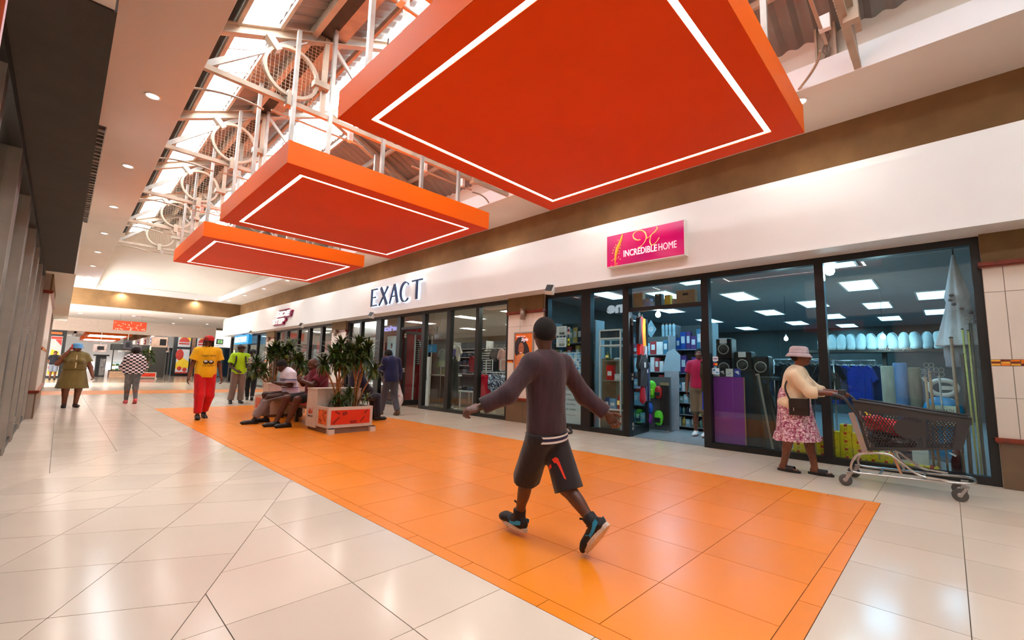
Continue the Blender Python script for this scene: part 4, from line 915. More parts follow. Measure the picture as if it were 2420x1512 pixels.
# ================================================================== figures: smooth bodies from blended round cones
class Sdf:
    def __init__(s): s.p = []
    def cone(s, a, b, ra, rb, k=0.02, fa=False, fb=False, ax=None, fs=1.0, wave=None):
        s.p.append(('c', np.array(a, float), np.array(b, float), ra, rb, k, fa, fb, None if ax is None else np.array(ax, float), fs, wave)); return s
    def ell(s, c, r, M=None, k=0.02):
        s.p.append(('e', np.array(c, float), np.array(r, float), np.eye(3) if M is None else np.array(M, float), k)); return s
    def sub(s, c, r, M=None, k=0.01):
        s.p.append(('s', np.array(c, float), np.array(r, float), np.eye(3) if M is None else np.array(M, float), k)); return s
    def cut(s, p, n): s.p.append(('h', np.array(p, float), np.array(n, float)/np.linalg.norm(n))); return s
    def mesh(s, vox):
        lo = np.array([9e9]*3); hi = -lo
        bb = []
        for q in s.p:
            if q[0] == 'c':
                m = max(q[3], q[4])*(1 if q[9] <= 1 else q[9])*(1.0+(q[10][1] if q[10] else 0)); l, h = np.minimum(q[1], q[2])-m, np.maximum(q[1], q[2])+m
            elif q[0] in 'es':
                e = np.abs(q[3])@q[2]; l, h = q[1]-e, q[1]+e
            else: bb.append(None); continue
            bb.append((l, h))
            if q[0] != 's': lo = np.minimum(lo, l); hi = np.maximum(hi, h)
        lo -= 3*vox; hi += 3*vox; n = np.ceil((hi-lo)/vox).astype(int)+1
        F = np.full(n, 0.5, np.float32)
        axs = [lo[i]+np.arange(n[i])*vox for i in range(3)]
        for q, b in zip(s.p, bb):
            if q[0] == 'h':
                d = (axs[0][:, None, None]-q[1][0])*q[2][0]+(axs[1][None, :, None]-q[1][1])*q[2][1]+(axs[2][None, None, :]-q[1][2])*q[2][2]
                F = np.maximum(F, d.astype(np.float32)); continue
            k = q[5] if q[0] == 'c' else q[4]; m = k+2.5*vox
            i0 = np.maximum(np.floor((b[0]-m-lo)/vox).astype(int), 0); i1 = np.minimum(np.ceil((b[1]+m-lo)/vox).astype(int)+1, n)
            if (i1 <= i0).any(): continue
            sl = tuple(slice(i0[i], i1[i]) for i in range(3))
            X = axs[0][sl[0]][:, None, None]; Y = axs[1][sl[1]][None, :, None]; Z = axs[2][sl[2]][None, None, :]
            f = F[sl]
            if q[0] == 'c':
                _, a, bb_, ra, rb, k, fa, fb, ax, fs, wave = q; v = bb_-a; L2 = max(v@v, 1e-9); L = math.sqrt(L2)
                px, py, pz = X-a[0], Y-a[1], Z-a[2]
                tr = (px*v[0]+py*v[1]+pz*v[2])/L2; t = np.clip(tr, 0, 1)
                if fa or fb: t2 = tr if (fa and fb) else (np.minimum(tr, 9) if fb and not fa else tr); tt = np.clip(tr, 0 if not fa else -9, 1 if not fb else 9)
                else: tt = t
                dx, dy, dz = px-tt*v[0], py-tt*v[1], pz-tt*v[2]
                if ax is not None:
                    c = dx*ax[0]+dy*ax[1]+dz*ax[2]; g = (1/fs-1); dx = dx+ax[0]*c*g; dy = dy+ax[1]*c*g; dz = dz+ax[2]*c*g
                r = ra+(rb-ra)*t
                if wave:
                    e1 = np.cross(v/L, ax if ax is not None else [1, 0, 0]); e1 /= np.linalg.norm(e1); e2 = np.cross(v/L, e1)
                    an = np.arctan2(dx*e1[0]+dy*e1[1]+dz*e1[2], dx*e2[0]+dy*e2[1]+dz*e2[2]); r = r*(1+wave[1]*t*(np.sin(an*wave[0]+wave[2])+0.5*np.sin(an*(wave[0]*1.7)+1.3)))
                d = np.sqrt(dx*dx+dy*dy+dz*dz)-r
                if fb: d = np.maximum(d, (tr-1)*L)
                if fa: d = np.maximum(d, -tr*L)
            else:
                _, c, r, M, k = q; px, py, pz = X-c[0], Y-c[1], Z-c[2]
                u = [(px*M[0][i]+py*M[1][i]+pz*M[2][i])/r[i] for i in range(3)]
                k0 = np.sqrt(u[0]**2+u[1]**2+u[2]**2); k1 = np.sqrt((u[0]/r[0])**2+(u[1]/r[1])**2+(u[2]/r[2])**2)+1e-9
                d = k0*(k0-1)/k1
            d = d.astype(np.float32)
            if q[0] == 's':
                d = -d; h = np.maximum(k-np.abs(f-d), 0)/k; F[sl] = np.maximum(f, d)+h*h*k/4
            else:
                h = np.maximum(k-np.abs(f-d), 0)/k; F[sl] = np.minimum(f, d)-h*h*k/4
        ins = F < 0; nx, ny, nz = F.shape
        cr = [(i, j, k) for i in (0, 1) for j in (0, 1) for k in (0, 1)]
        cnt = np.zeros((nx-1, ny-1, nz-1), np.int8)
        for i, j, k in cr: cnt += ins[i:nx-1+i, j:ny-1+j, k:nz-1+k]
        act = (cnt > 0) & (cnt < 8); ids = np.argwhere(act); idx = np.full(act.shape, -1, np.int64); idx[act] = np.arange(len(ids))
        acc = np.zeros((len(ids), 3)); num = np.zeros(len(ids))
        for a in cr:
            for ax in range(3):
                if a[ax]: continue
                b = list(a); b[ax] = 1
                fa = F[ids[:, 0]+a[0], ids[:, 1]+a[1], ids[:, 2]+a[2]]; fb = F[ids[:, 0]+b[0], ids[:, 1]+b[1], ids[:, 2]+b[2]]
                m = (fa < 0) != (fb < 0); t = fa[m]/(fa[m]-fb[m]); p = np.tile(np.array(a, float), (m.sum(), 1)); p[:, ax] = t; acc[m] += p; num[m] += 1
        V = lo+(ids+acc/num[:, None])*vox
        Q = []
        for ax in range(3):
            o1, o2 = (ax+1) % 3, (ax+2) % 3
            sa = [slice(None)]*3; sb = [slice(None)]*3; sa[ax] = slice(0, -1); sb[ax] = slice(1, None)
            A = ins[tuple(sa)]; B = ins[tuple(sb)]; e = np.argwhere(A != B)
            e = e[(e[:, o1] > 0) & (e[:, o2] > 0) & (e[:, o1] < F.shape[o1]-1) & (e[:, o2] < F.shape[o2]-1)]
            def cell(d1, d2):
                c = e.copy(); c[:, o1] -= d1; c[:, o2] -= d2; return idx[c[:, 0], c[:, 1], c[:, 2]]
            q4 = np.stack([cell(1, 1), cell(0, 1), cell(0, 0), cell(1, 0)], 1)
            fl = ~A[e[:, 0], e[:, 1], e[:, 2]]; q4[fl] = q4[fl][:, ::-1]; Q.append(q4)
        return V, np.concatenate(Q)
    def obj(s, name, m, parent, vox, smooth=True):
        V, Q = s.mesh(vox); me = bpy.data.meshes.new(name)
        me.vertices.add(len(V)); me.vertices.foreach_set('co', V.astype(np.float32).ravel())
        me.loops.add(len(Q)*4); me.loops.foreach_set('vertex_index', Q.astype(np.int32).ravel())
        me.polygons.add(len(Q)); me.polygons.foreach_set('loop_start', np.arange(len(Q), dtype=np.int32)*4); me.polygons.foreach_set('loop_total', np.full(len(Q), 4, np.int32))
        me.polygons.foreach_set('use_smooth', np.ones(len(Q), bool)); me.update(calc_edges=True); me.validate()
        me.materials.append(m); return link(name, me, parent)

def V3(*a): return np.array(a, float)
def nrm(v): return v/np.linalg.norm(v)
def rotax(v, k, a): k = nrm(k); return v*math.cos(a)+np.cross(k, v)*math.sin(a)+k*(k@v)*(1-math.cos(a))
def frame(up, right):
    up = nrm(up); r = nrm(right-up*(right@up)); return np.stack([r, np.cross(up, r), up], 1)    # columns: right, forward, up
def hand(S, W, d, n, s, curl=0.35, thumb=0.6, sc=1.0):
    """W wrist, d hand direction, n palm normal (towards the palm), s=+1 when the thumb lies on the d x n side"""
    d = nrm(d); n = nrm(n-d*(n@d)); ac = np.cross(d, n)*s          # thumb side
    M = np.stack([ac, d, n], 1)
    S.ell(W+d*0.045*sc, (0.040*sc, 0.054*sc, 0.017*sc), M, 0.012)
    for i, (off, L) in enumerate(((0.029, 0.070), (0.0095, 0.078), (-0.0105, 0.072), (-0.029, 0.056))):
        p = W+d*(0.088-0.004*abs(i-1))*sc+ac*off*sc; dr = d; c = curl*(1+0.08*i)
        for j, (fr, r0, r1) in enumerate(((0.45, 0.0095, 0.009), (0.31, 0.009, 0.0085), (0.24, 0.0085, 0.0075))):
            dr = rotax(dr, np.cross(d, n), c*(0.7 if j == 0 else 1.0)); q = p+dr*L*fr*sc; S.cone(p, q, r0*sc, r1*sc, 0.004); p = q
    p = W+d*0.022*sc+ac*0.034*sc; dr = nrm(d*0.62+ac*0.75*thumb+n*0.45)
    for L, r0, r1 in ((0.036, 0.0125, 0.011), (0.030, 0.0105, 0.009)):
        q = p+dr*L*sc; S.cone(p, q, r0*sc, r1*sc, 0.006); p = q; dr = nrm(dr+n*0.25-ac*0.2+d*0.2)
def head(S, Hc, M, sc=1.0, neck=None, neckr=0.052):
    def P(x, y, z): return Hc+M@(V3(x, y, z)*sc)
    def R(*r): return tuple(v*sc for v in r)
    S.ell(P(0, -0.008, 0.032), R(0.075, 0.096, 0.090), M, 0.02); S.ell(P(0, 0.022, -0.035), R(0.060, 0.066, 0.074), M, 0.03)
    S.ell(P(0, 0.062, -0.088), R(0.026, 0.022, 0.020), M, 0.02)
    S.cone(P(0, 0.085, 0.008), P(0, 0.107, -0.030), 0.009*sc, 0.013*sc, 0.008); S.ell(P(0, 0.096, -0.034), R(0.021, 0.013, 0.010), M, 0.006)
    S.ell(P(0, 0.083, 0.030), R(0.050, 0.014, 0.010), M, 0.01)
    S.ell(P(0, 0.088, -0.058), R(0.024, 0.011, 0.008), M, 0.005); S.ell(P(0, 0.085, -0.070), R(0.021, 0.011, 0.008), M, 0.005)
    for s in (-1, 1):
        S.sub(P(s*0.032, 0.100, 0.010), R(0.019, 0.016, 0.010), M, 0.008); S.ell(P(s*0.036, 0.074, -0.018), R(0.024, 0.018, 0.018), M, 0.012)
        S.ell(P(s*0.077, -0.008, -0.004), R(0.011, 0.022, 0.031), M, 0.006)
    if neck is not None: S.cone(neck, P(0, -0.015, -0.05), neckr*1.08, neckr, 0.025)
def eyes(parent, Hc, M, sc, lips=None):
    for s in (-1, 1):
        q = MB(); c = Hc+M@(V3(s*0.032, 0.083, 0.010)*sc); q.ell(c, (0.013*sc, 0.010*sc, 0.008*sc), 10, 6, Matrix([list(r) for r in M])); q.obj('eye', mat('eye white', (225, 215, 205), 0.2, var=0), parent)
        q = MB(); c = Hc+M@(V3(s*0.032, 0.0925, 0.010)*sc); q.ell(c, (0.006*sc, 0.003*sc, 0.006*sc), 8, 5, Matrix([list(r) for r in M])); q.obj('pupil', mat('dark iris', (24, 14, 10), 0.2, var=0), parent)
    if lips:
        q = MB(); MM = Matrix([list(r) for r in M])
        for z, h in ((-0.057, 0.006), (-0.069, 0.007)): q.ell(Hc+M@(V3(0, 0.0925, z)*sc), (0.021*sc, 0.0085*sc, h*sc), 10, 6, MM)
        q.obj('lips', lips, parent)

class Fig:
    """J joints: pel, neck, head, ls rs le re lw rw, lh rh lk rk la ra (local metres)"""
    def __init__(s, label, loc, rz, J, skin, girth=1.0, vox=0.012, cat='person', hm=None, hsc=1.0, limb=1.0, group=None, name='person', belly=0.0, bust=0.0, seat=1.0):
        s.J = {k: V3(*v) for k, v in J.items()}; s.t = thing(name, label, cat, loc, rz, group); s.skin = skin; s.g = girth; s.vox = vox; s.limb = limb; s.belly = belly; s.bust = bust; s.seat = seat
        J = s.J; s.up = nrm(J['neck']-J['pel']); s.M = frame(s.up, J['rs']-J['ls']); s.Mp = frame(s.up, J['rh']-J['lh']); s.fw = s.M[:, 1]; s.hm = s.M if hm is None else hm; s.hsc = hsc
        s.tl = np.linalg.norm(J['neck']-J['pel'])
    def at(s, a, b, t): return s.J[a]+(s.J[b]-s.J[a])*t
    def torso(s, S, gr=0.0):
        g = s.g; J = s.J; c = s.tl/0.52
        S.ell(J['pel']+s.up*0.02, ((0.160*g*s.seat+gr), (0.118*g*s.seat+gr), 0.13*c+gr), s.Mp, 0.06)
        S.ell(s.at('pel', 'neck', 0.36)+s.fw*s.belly*0.5, ((0.138*g+gr), (0.102*g+gr+s.belly*0.6), 0.16*c+gr), s.M, 0.06)
        S.ell(s.at('pel', 'neck', 0.70)+s.fw*0.005, ((0.152*min(g, 1.25)+gr), (0.108*min(g, 1.3)+gr), 0.17*c+gr), s.M, 0.06)
        if s.bust:
            for q in (-1, 1): S.ell(s.at('pel', 'neck', 0.62)+s.fw*(0.075*g+s.bust*0.3)+s.M[:, 0]*q*0.075, (0.065+gr, 0.05+s.bust+gr, 0.065+gr), s.M, 0.04)
        up = s.up
        for a in ('ls', 'rs'): S.cone(J['neck']-up*0.045, J[a], 0.058+gr, 0.056*min(s.limb, 1.15)+gr, 0.05)
    def arm(s, S, sd, gr=0.0, upto=2.0, k=0.03, flare=0.0, frm=0.0):
        J = s.J; l = s.limb; a, b, c = J[sd+'s'], J[sd+'e'], J[sd+'w']
        if upto <= 1: S.cone(a, a+(b-a)*upto, 0.052*l+gr, 0.046*l+gr+flare, k, fb=True)
        else:
            S.cone(a, b, 0.052*l+gr, 0.041*l+gr, k)
            f = min(upto-1, 1); S.cone(b, b+(c-b)*f, 0.041*l+gr, (0.041+(0.027-0.041)*f)*l+gr+flare, k, fb=(upto < 2 or gr > 0))
    def leg(s, S, sd, gr=0.0, upto=2.0, k=0.04, flare=0.0, kn=0.0):
        J = s.J; l = s.limb; a, b, c = J[sd+'h'], J[sd+'k'], J[sd+'a']
        if upto <= 1: S.cone(a, a+(b-a)*upto, 0.086*l+gr, (0.086+(0.056-0.086)*upto)*l+gr+flare, k, fb=True)
        else:
            S.cone(a, b, 0.086*l+gr, 0.056*l+gr+kn, k); f = min(upto-1, 1)
            S.cone(b, b+(c-b)*f, 0.055*l+gr+kn, (0.055+(0.036-0.055)*f)*l+gr+flare, k, fb=(upto < 2 or gr > 0))
            if gr == 0:
                m = b+(c-b)*0.3; back = nrm(np.cross(np.cross(c-b, s.fw), c-b)); S.ell(m-back*0.016, (0.044*l, 0.046*l, 0.11), frame(b-c, s.M[:, 0]), 0.03)
    def body(s, hands=None, feet=True, bare=(), footdir=None):
        S = Sdf(); s.torso(S); J = s.J
        for sd in 'lr': s.arm(S, sd); s.leg(S, sd)
        head(S, J['head'], s.hm, s.hsc, J['neck']-s.up*0.03, 0.050*min(s.limb, 1.2))
        for sd in 'lr':
            h = (hands or {}).get(sd, {}); d = h.get('d', nrm(J[sd+'w']-J[sd+'e'])); sg = 1 if sd == 'r' else -1
            n = h.get('n', -s.M[:, 0]*sg)
            hand(S, J[sd+'w'], V3(*d), V3(*n), h.get('s', sg), h.get('curl', 0.4), h.get('thumb', 0.6), h.get('sc', 1.0))
            fd = V3(*(footdir or {}).get(sd, (0, 1, 0))); fd = nrm(fd); a = J[sd+'a']
            S.cone(a+fd*-0.02-V3(0, 0, 0.03), a+fd*0.12-V3(0, 0, 0.055), 0.034, 0.026, 0.03)
        o = S.obj('body', s.skin, s.t, s.vox); eyes(s.t, J['head'], s.hm, s.hsc, s.lips if hasattr(s, 'lips') else None); return o
    def shirt(s, m, gr=0.016, sleeve=0.5, hem=-0.04, name='shirt', flare=0.012, hemr=None, flat=0.70, neckcut=True):
        S = Sdf(); s.torso(S, gr); J = s.J; h = J['pel']+s.up*hem; r = (hemr or 0.165*s.g*s.seat+gr)
        S.cone(s.at('pel', 'neck', 0.75), h, 0.15*min(s.g, 1.25)+gr, r, 0.05, fb=True, ax=s.fw, fs=flat+s.belly)
        if sleeve > 0:
            for sd in 'lr': s.arm(S, sd, gr+0.004, sleeve, 0.04, flare)
        S.cut(h, -s.up); o = S.obj(name, m, s.t, s.vox); return o
    def trousers(s, m, gr=0.014, upto=1.96, flare=0.012, top=0.06, name='trousers', kn=0.004):
        S = Sdf(); J = s.J; S.ell(J['pel']+s.up*0.0, (0.162*s.g*s.seat+gr*.6, 0.122*s.g*s.seat+gr*.6, 0.15), s.Mp, 0.06)
        for sd in 'lr': s.leg(S, sd, gr, upto, 0.03, flare, kn)
        S.cut(J['pel']+s.up*top, s.up); return S.obj(name, m, s.t, s.vox)
    def shoe(s, sd, m, ms, fd, up=(0, 0, 1), high=0.0, L=0.27, name='shoe', toe=1.0):
        J = s.J; fd = nrm(V3(*fd)); up = nrm(V3(*up)-fd*(V3(*up)@fd)); a = J[sd+'a']; rt = np.cross(fd, up); M = np.stack([rt, fd, up], 1)
        o = a-up*0.085; S = Sdf()
        S.cone(o-fd*0.035+up*0.045, o+fd*(L-0.12)+up*0.038, 0.043, 0.041, 0.02); S.ell(o+fd*(L-0.115)+up*0.034, (0.045, 0.068, 0.034), M, 0.02)
        S.cone(o+up*0.06, a+up*(0.01+high), 0.044, 0.046, 0.02, fb=True); S.cut(o+up*0.018, -up); ob = S.obj(name, m, s.t, min(s.vox, 0.009))
        q = MB(); P = []
        for k in range(18):
            an = 2*PI*k/18; c, sn = math.cos(an), math.sin(an); P.append((0.047*sn*(1.0 if c > 0 else 0.92), (L/2+0.008)*c+(L/2-0.082)))
        q.prism(P, lambda u, v, w: tuple(o+rt*u+fd*v+up*(0.0+0.026*w))); q.obj('sole', ms, ob); return ob
    def hair(s, m, gr=0.006, cut=-0.035, back=-0.05, name='hair', rad=(0.079, 0.100, 0.094)):
        S = Sdf(); c = s.J['head']+s.hm@(V3(0, -0.012, 0.034)*s.hsc); S.ell(c, tuple((r+gr)*s.hsc for r in rad), s.hm, 0.01)
        S.cut(s.J['head']+s.hm@(V3(0, 0.055, 0.035)*s.hsc), s.hm@V3(0, 0.62, -0.78)); return S.obj(name, m, s.t, min(s.vox, 0.010))
def stand(h=1.72, sw=0.17, hw=0.09, arms=None, **kw):
    k = h/1.72
    J = dict(pel=(0, 0, 0.95), neck=(0, 0, 1.46), head=(0, 0.02, 1.605), ls=(-sw, 0, 1.40), rs=(sw, 0, 1.40), le=(-sw-.05, -.01, 1.12), re=(sw+.05, -.01, 1.12), lw=(-sw-.06, .05, .88), rw=(sw+.06, .05, .88),
             lh=(-hw, 0, .90), rh=(hw, 0, .90), lk=(-hw-.005, .02, .49), rk=(hw+.005, .02, .49), la=(-hw-.01, 0, .085), ra=(hw+.01, 0, .085))
    J = {a: tuple(v*k for v in b) for a, b in J.items()}; J.update(kw)
    for a in ('la', 'ra'):
        if a not in kw: J[a] = (J[a][0], J[a][1], 0.085)
    return J
def hrot(yaw=0, pitch=0, roll=0):
    R = Matrix.Rotation(yaw, 3, 'Z') @ Matrix.Rotation(pitch, 3, 'X') @ Matrix.Rotation(roll, 3, 'Y'); return np.array([list(r) for r in R])
def skin_mat(name, c):
    t = NT(name); v = t.coord('Object'); f = t.noise(v, 18, 3); lo = tuple(x*0.88 for x in c); hi = tuple(min(255, x*1.10) for x in c)
    t.l(t.ramp(f, [(0.3, lo), (0.7, hi)]), t.p.inputs['Base Color']); t.p.inputs['Roughness'].default_value = 0.45; t.p.inputs['Subsurface Weight'].default_value = 0.06; t.p.inputs['Subsurface Radius'].default_value = (0.02, 0.008, 0.004)
    t.bump(t.noise(v, 160, 2), 0.06, 0.003); MATS[name] = t.m; return t.m
def cloth(name, c, rough=0.85, fold=0.5, fscale=14, var=0.08):
    if name in MATS: return MATS[name]
    t = NT(name); v = t.coord('Object', (1, 1, 0.35)); f = t.noise(v, fscale, 3); lo = tuple(x*(1-var) for x in c); hi = tuple(min(255, x*(1+var)) for x in c)
    t.l(t.ramp(f, [(0.3, lo), (0.7, hi)]), t.p.inputs['Base Color']); t.p.inputs['Roughness'].default_value = rough; t.p.inputs['Sheen Weight'].default_value = 0.2; t.p.inputs['Specular IOR Level'].default_value = 0.25
    t.bump(f, fold, 0.02); MATS[name] = t.m; return t.m
# ================================================================== people
SK1 = skin_mat('deep brown skin', (92, 50, 32)); SK2 = skin_mat('brown skin', (118, 66, 42)); SK3 = skin_mat('dark skin', (70, 40, 28))
HAIR = mat('short black hair', (22, 17, 15), 0.9, var=0.2, vscale=60, bump=0.6, bscale=220)
LIPS = mat('brown lips', (108, 48, 40), 0.4, var=0)
SOLEW = mat('white rubber sole', (214, 196, 180), 0.6, var=0.08, vscale=20); SOLEB = mat('black rubber sole', (24, 22, 22), 0.6)
SHOEB = mat('black leather shoe', (22, 20, 20), 0.4, var=0.15, vscale=20); SHOEBR = mat('brown boot', (88, 66, 50), 0.6, var=0.1)

# ---------------------------------------------------------------- walking youth in the foreground
B0 = (2.42, 2.0, 0)
J = dict(pel=(-.018, .007, .765), neck=(-.075, -.022, 1.285), head=(-.082, -.012, 1.425), ls=(-.205, -.012, 1.222), rs=(.082, -.05, 1.225), le=(-.368, .045, 1.02), lw=(-.500, .160, .936), re=(.262, -.11, 1.002), rw=(.345, -.25, .882),
         lh=(-.088, .013, .725), rh=(.058, .002, .715), lk=(-.008, .196, .437), la=(.022, .285, .125), rk=(.056, -.108, .402), ra=(.062, -.325, .222))
y = Fig('youth walking away in maroon long-sleeved top, black shorts and blue-flashed high-top sneakers', B0, 0, J, SK1, girth=0.80, vox=0.0065, limb=0.86, hsc=0.93, hm=hrot(-0.55, -0.05))
y.body(hands=dict(l=dict(d=(-.081, .055, -.03), n=(.45, .35, -.8), curl=0.75, sc=0.92), r=dict(d=(.045, -.055, -.085), n=(-.75, -.35, .2), curl=1.05, thumb=0.8, sc=0.95, s=-1)), footdir=dict(l=(.1, 1, -.2), r=(.1, .65, -.76)))
MAROON = NT('maroon knit'); vv = MAROON.coord('Object', (1, 1, 0.3)); ff = MAROON.noise(vv, 10, 4); MAROON.l(MAROON.ramp(ff, [(0.3, (38, 17, 24)), (0.7, (66, 32, 42))]), MAROON.p.inputs['Base Color']); MAROON.p.inputs['Roughness'].default_value = 0.8; MAROON.p.inputs['Sheen Weight'].default_value = 0.15; MAROON.bump(ff, 0.7, 0.03)
y.shirt(MAROON.m, gr=0.020, sleeve=1.94, hem=-0.005, flare=0.007, hemr=0.128, flat=0.80)
# ribbed striped hem band
hb = MB(); up = y.up; c0 = y.J['pel']-up*0.005
for k, (h0, h1, mi) in enumerate(((-.002, -.014, 0), (-.014, -.034, 1), (-.034, -.048, 0))):
    hb.cur = mi; nn = 36; vs = []
    for h in (h0, h1):
        for i in range(nn):
            a = 2*PI*i/nn; vs.append(tuple(c0+y.M[:, 0]*0.158*math.cos(a)+y.fw*0.134*math.sin(a)+up*h))
    hb._add(vs, [(i, (i+1) % nn, nn+(i+1) % nn, nn+i) for i in range(nn)], True)
hb.obj('hem_band', [mat('white rib', (226, 214, 208), 0.8), mat('navy rib', (34, 30, 62), 0.8)], y.t)
# long basketball shorts
BLK = cloth('black shorts cloth', (38, 30, 32), 0.75, 0.6, 9)
S = Sdf(); Jn = y.J; S.ell(Jn['pel'], (0.142, 0.118, 0.13), y.Mp, 0.05)
for sd in 'lr':
    a, b, c = Jn[sd+'h'], Jn[sd+'k'], Jn[sd+'a']; e = b+(c-b)*0.10
    S.cone(a, e, 0.092, 0.098, 0.035, fb=True, wave=(3, 0.05, 0.7))
S.cut(Jn['pel']+up*0.005, up); sh = S.obj('shorts', BLK, y.t, 0.008)
# red flash on the right thigh
q = MB(); a, b = Jn['rh'], Jn['rk']; ax = nrm(b-a); side = nrm(np.cross(ax, V3(0.72, 0.69, 0))); outw = np.cross(side, ax)
outw = outw if outw@V3(-.71, -.70, 0) > 0 else -outw
def TH(t, u): return tuple(a+(b-a)*t+nrm(outw*math.cos(u)+side*math.sin(u))*(0.0975+0.008*t))
for P4 in (((.40, -.25), (.43, -.55), (.86, .10), (.84, -.02)), ((.40, -.25), (.47, -.25), (.62, -.95), (.55, -1.0)), ((.40, -.25), (.44, -.10), (.86, .10), (.84, -.02))):
    q._add([TH(*p) for p in P4], [(0, 1, 2, 3)], False)
q.obj('red_flash', mat('red print', (236, 52, 22), 0.6), y.t)
q = MB(); q.tube(spline([tuple(Jn['pel']+y.M[:, 0]*0.10-y.fw*0.05-up*0.02), tuple(Jn['pel']+y.M[:, 0]*0.18-y.fw*0.06-up*0.03), tuple(Jn['pel']+y.M[:, 0]*0.20-y.fw*0.02-up*0.005)]), 0.010, 6); q.obj('shirt_tail', BLK, y.t)
for sd, fd, upv in (('l', (.10, .98, .06), (0, -.06, 1)), ('r', (.02, .62, -.80), (.02, .80, .60))):
    ob = y.shoe(sd, mat('black sneaker canvas', (24, 20, 22), 0.7, var=0.2, vscale=30), SOLEW, fd, upv, high=0.045, L=0.262, name='sneaker')
    fdv = nrm(V3(*fd)); uu = nrm(V3(*upv)-fdv*(V3(*upv)@fdv)); rt = np.cross(fdv, uu); o = Jn[sd+'a']-uu*0.085
    for s_ in (-1, 1):
        q = MB(); prof = [(-.062, .052, .078), (-.03, .042, .074), (0.0, .034, .058), (.03, .030, .050), (.06, .030, .052), (.085, .034, .070)]
        vs = []
        for fx, zl_, zh in prof:
            w_ = 0.0475-0.012*max(0, abs(fx)-0.03)/0.06
            for z in (zl_, zh): vs.append(tuple(o+fdv*fx+rt*s_*(w_-0.0*z)+uu*z))
        q._add(vs, [(2*i, 2*i+2, 2*i+3, 2*i+1) for i in range(len(prof)-1)], True); q.obj('blue_flash', mat('sky blue suede', (30, 152, 206), 0.6, var=0.06), ob)
    for k in range(4):
        q = MB(); q.tube([tuple(o+fdv*(.075-.018*k)+rt*x+uu*(.072+.014*k-6*x*x)) for x in (-.03, -.015, 0, .015, .03)], 0.0035, 5); q.obj('lace', SOLEB, ob)
    q = MB(); q.tube(spline([tuple(o+fdv*.03+uu*.13), tuple(o+fdv*.06+rt*.03+uu*.15), tuple(o+fdv*.075+rt*.01+uu*.175)]), 0.007, 6); q.obj('lace_bow', SOLEB, ob)
y.hair(HAIR, 0.006)

# ---------------------------------------------------------------- woman pushing the trolley
LB = (6.58, 1.40, 0)
J = dict(pel=(0, -.03, .83), neck=(0, .03, 1.29), head=(0, .07, 1.43), ls=(-.165, .03, 1.19), rs=(.165, .03, 1.19), re=(.215, .20, 1.0), rw=(.165, .40, 1.00), le=(-.20, .20, 1.01), lw=(-.15, .41, 1.01),
         lh=(-.09, -.03, .78), rh=(.09, -.03, .78), lk=(-.07, .10, .44), la=(-.04, .155, .075), rk=(.08, -.07, .43), ra=(.03, -.165, .075))
l = Fig('woman in beige cardigan, floral skirt and grey bucket hat pushing the shopping trolley', LB, PI, J, SK2, girth=1.0, vox=0.0075, limb=0.98, hsc=0.96, hm=hrot(0.12, 0.10), bust=0.035, seat=1.28); l.lips = LIPS
l.body(hands=dict(r=dict(d=(-.05, 1, -.05), n=(0, -.1, -1), curl=0.95, s=-1), l=dict(d=(.05, 1, -.05), n=(0, -.1, -1), curl=0.95, s=1)), footdir=dict(l=(0, 1, 0), r=(.1, 1, 0)))
BEI = cloth('beige knit', (226, 204, 170), 0.9, 0.35, 16, 0.04)
t = NT('pink floral print'); v = t.coord('Object'); vo = t.n('ShaderNodeTexVoronoi'); vo.inputs['Scale'].default_value = 42; t.l(v, vo.inputs['Vector']); f2 = t.noise(v, 26, 2)
c1 = t.ramp(vo.outputs['Distance'], [(0.0, (250, 236, 236)), (0.36, (232, 196, 205)), (0.50, (170, 84, 112)), (0.75, (132, 52, 82))]); c2 = t.ramp(f2, [(0.44, (236, 214, 218)), (0.56, (150, 66, 98))], 'LINEAR'); mx = t.n('ShaderNodeMix', data_type='RGBA'); mx.inputs[0].default_value = 0.4
t.l(c1, mx.inputs[6]); t.l(c2, mx.inputs[7]); t.l(mx.outputs[2], t.p.inputs['Base Color']); t.p.inputs['Roughness'].default_value = 0.85
t.bump(t.noise(t.coord('Object', (1, 1, .15)), 16, 2), 0.5, 0.03); FLO = t.m
S = Sdf(); Jn = l.J; l.torso(S, 0.010); S.cone(Jn['pel']+V3(0, 0, .10), V3(0, .0, .475), 0.180, 0.250, 0.05, fb=True, ax=(0, 1, 0), fs=0.92, wave=(7, 0.045, 0.3))
S.cone(V3(0, -.015, .50), V3(0, -.01, .395), 0.250, 0.272, 0.02, fa=True, fb=True, ax=(0, 1, 0), fs=0.95, wave=(9, 0.05, 1.0)); S.cut(Jn['neck']-V3(0, 0, .06), (0, .35, .94)); S.obj('dress', FLO, l.t, 0.008)
S = Sdf(); l.torso(S, 0.022); S.cone(l.at('pel', 'neck', .7), Jn['pel']+V3(0, .0, .03), .155, .178, .05, fb=True, ax=(0, 1, 0), fs=0.86)
S.cone(Jn['pel']+V3(.09, .10, .16), Jn['pel']+V3(.08, .15, -.09), .075, .03, .03); S.cone(Jn['pel']+V3(-.09, .10, .16), Jn['pel']+V3(-.08, .14, -.06), .075, .03, .03)
for sd in 'lr': l.arm(S, sd, 0.024, 1.32, 0.04, 0.010)
S.sub(Jn['neck']+V3(0, .16, -.10), (.055, .14, .16), None, .02); S.sub(Jn['pel']+V3(0, .22, .05), (.028, .12, .42), None, .02); S.obj('cardigan', BEI, l.t, 0.008)
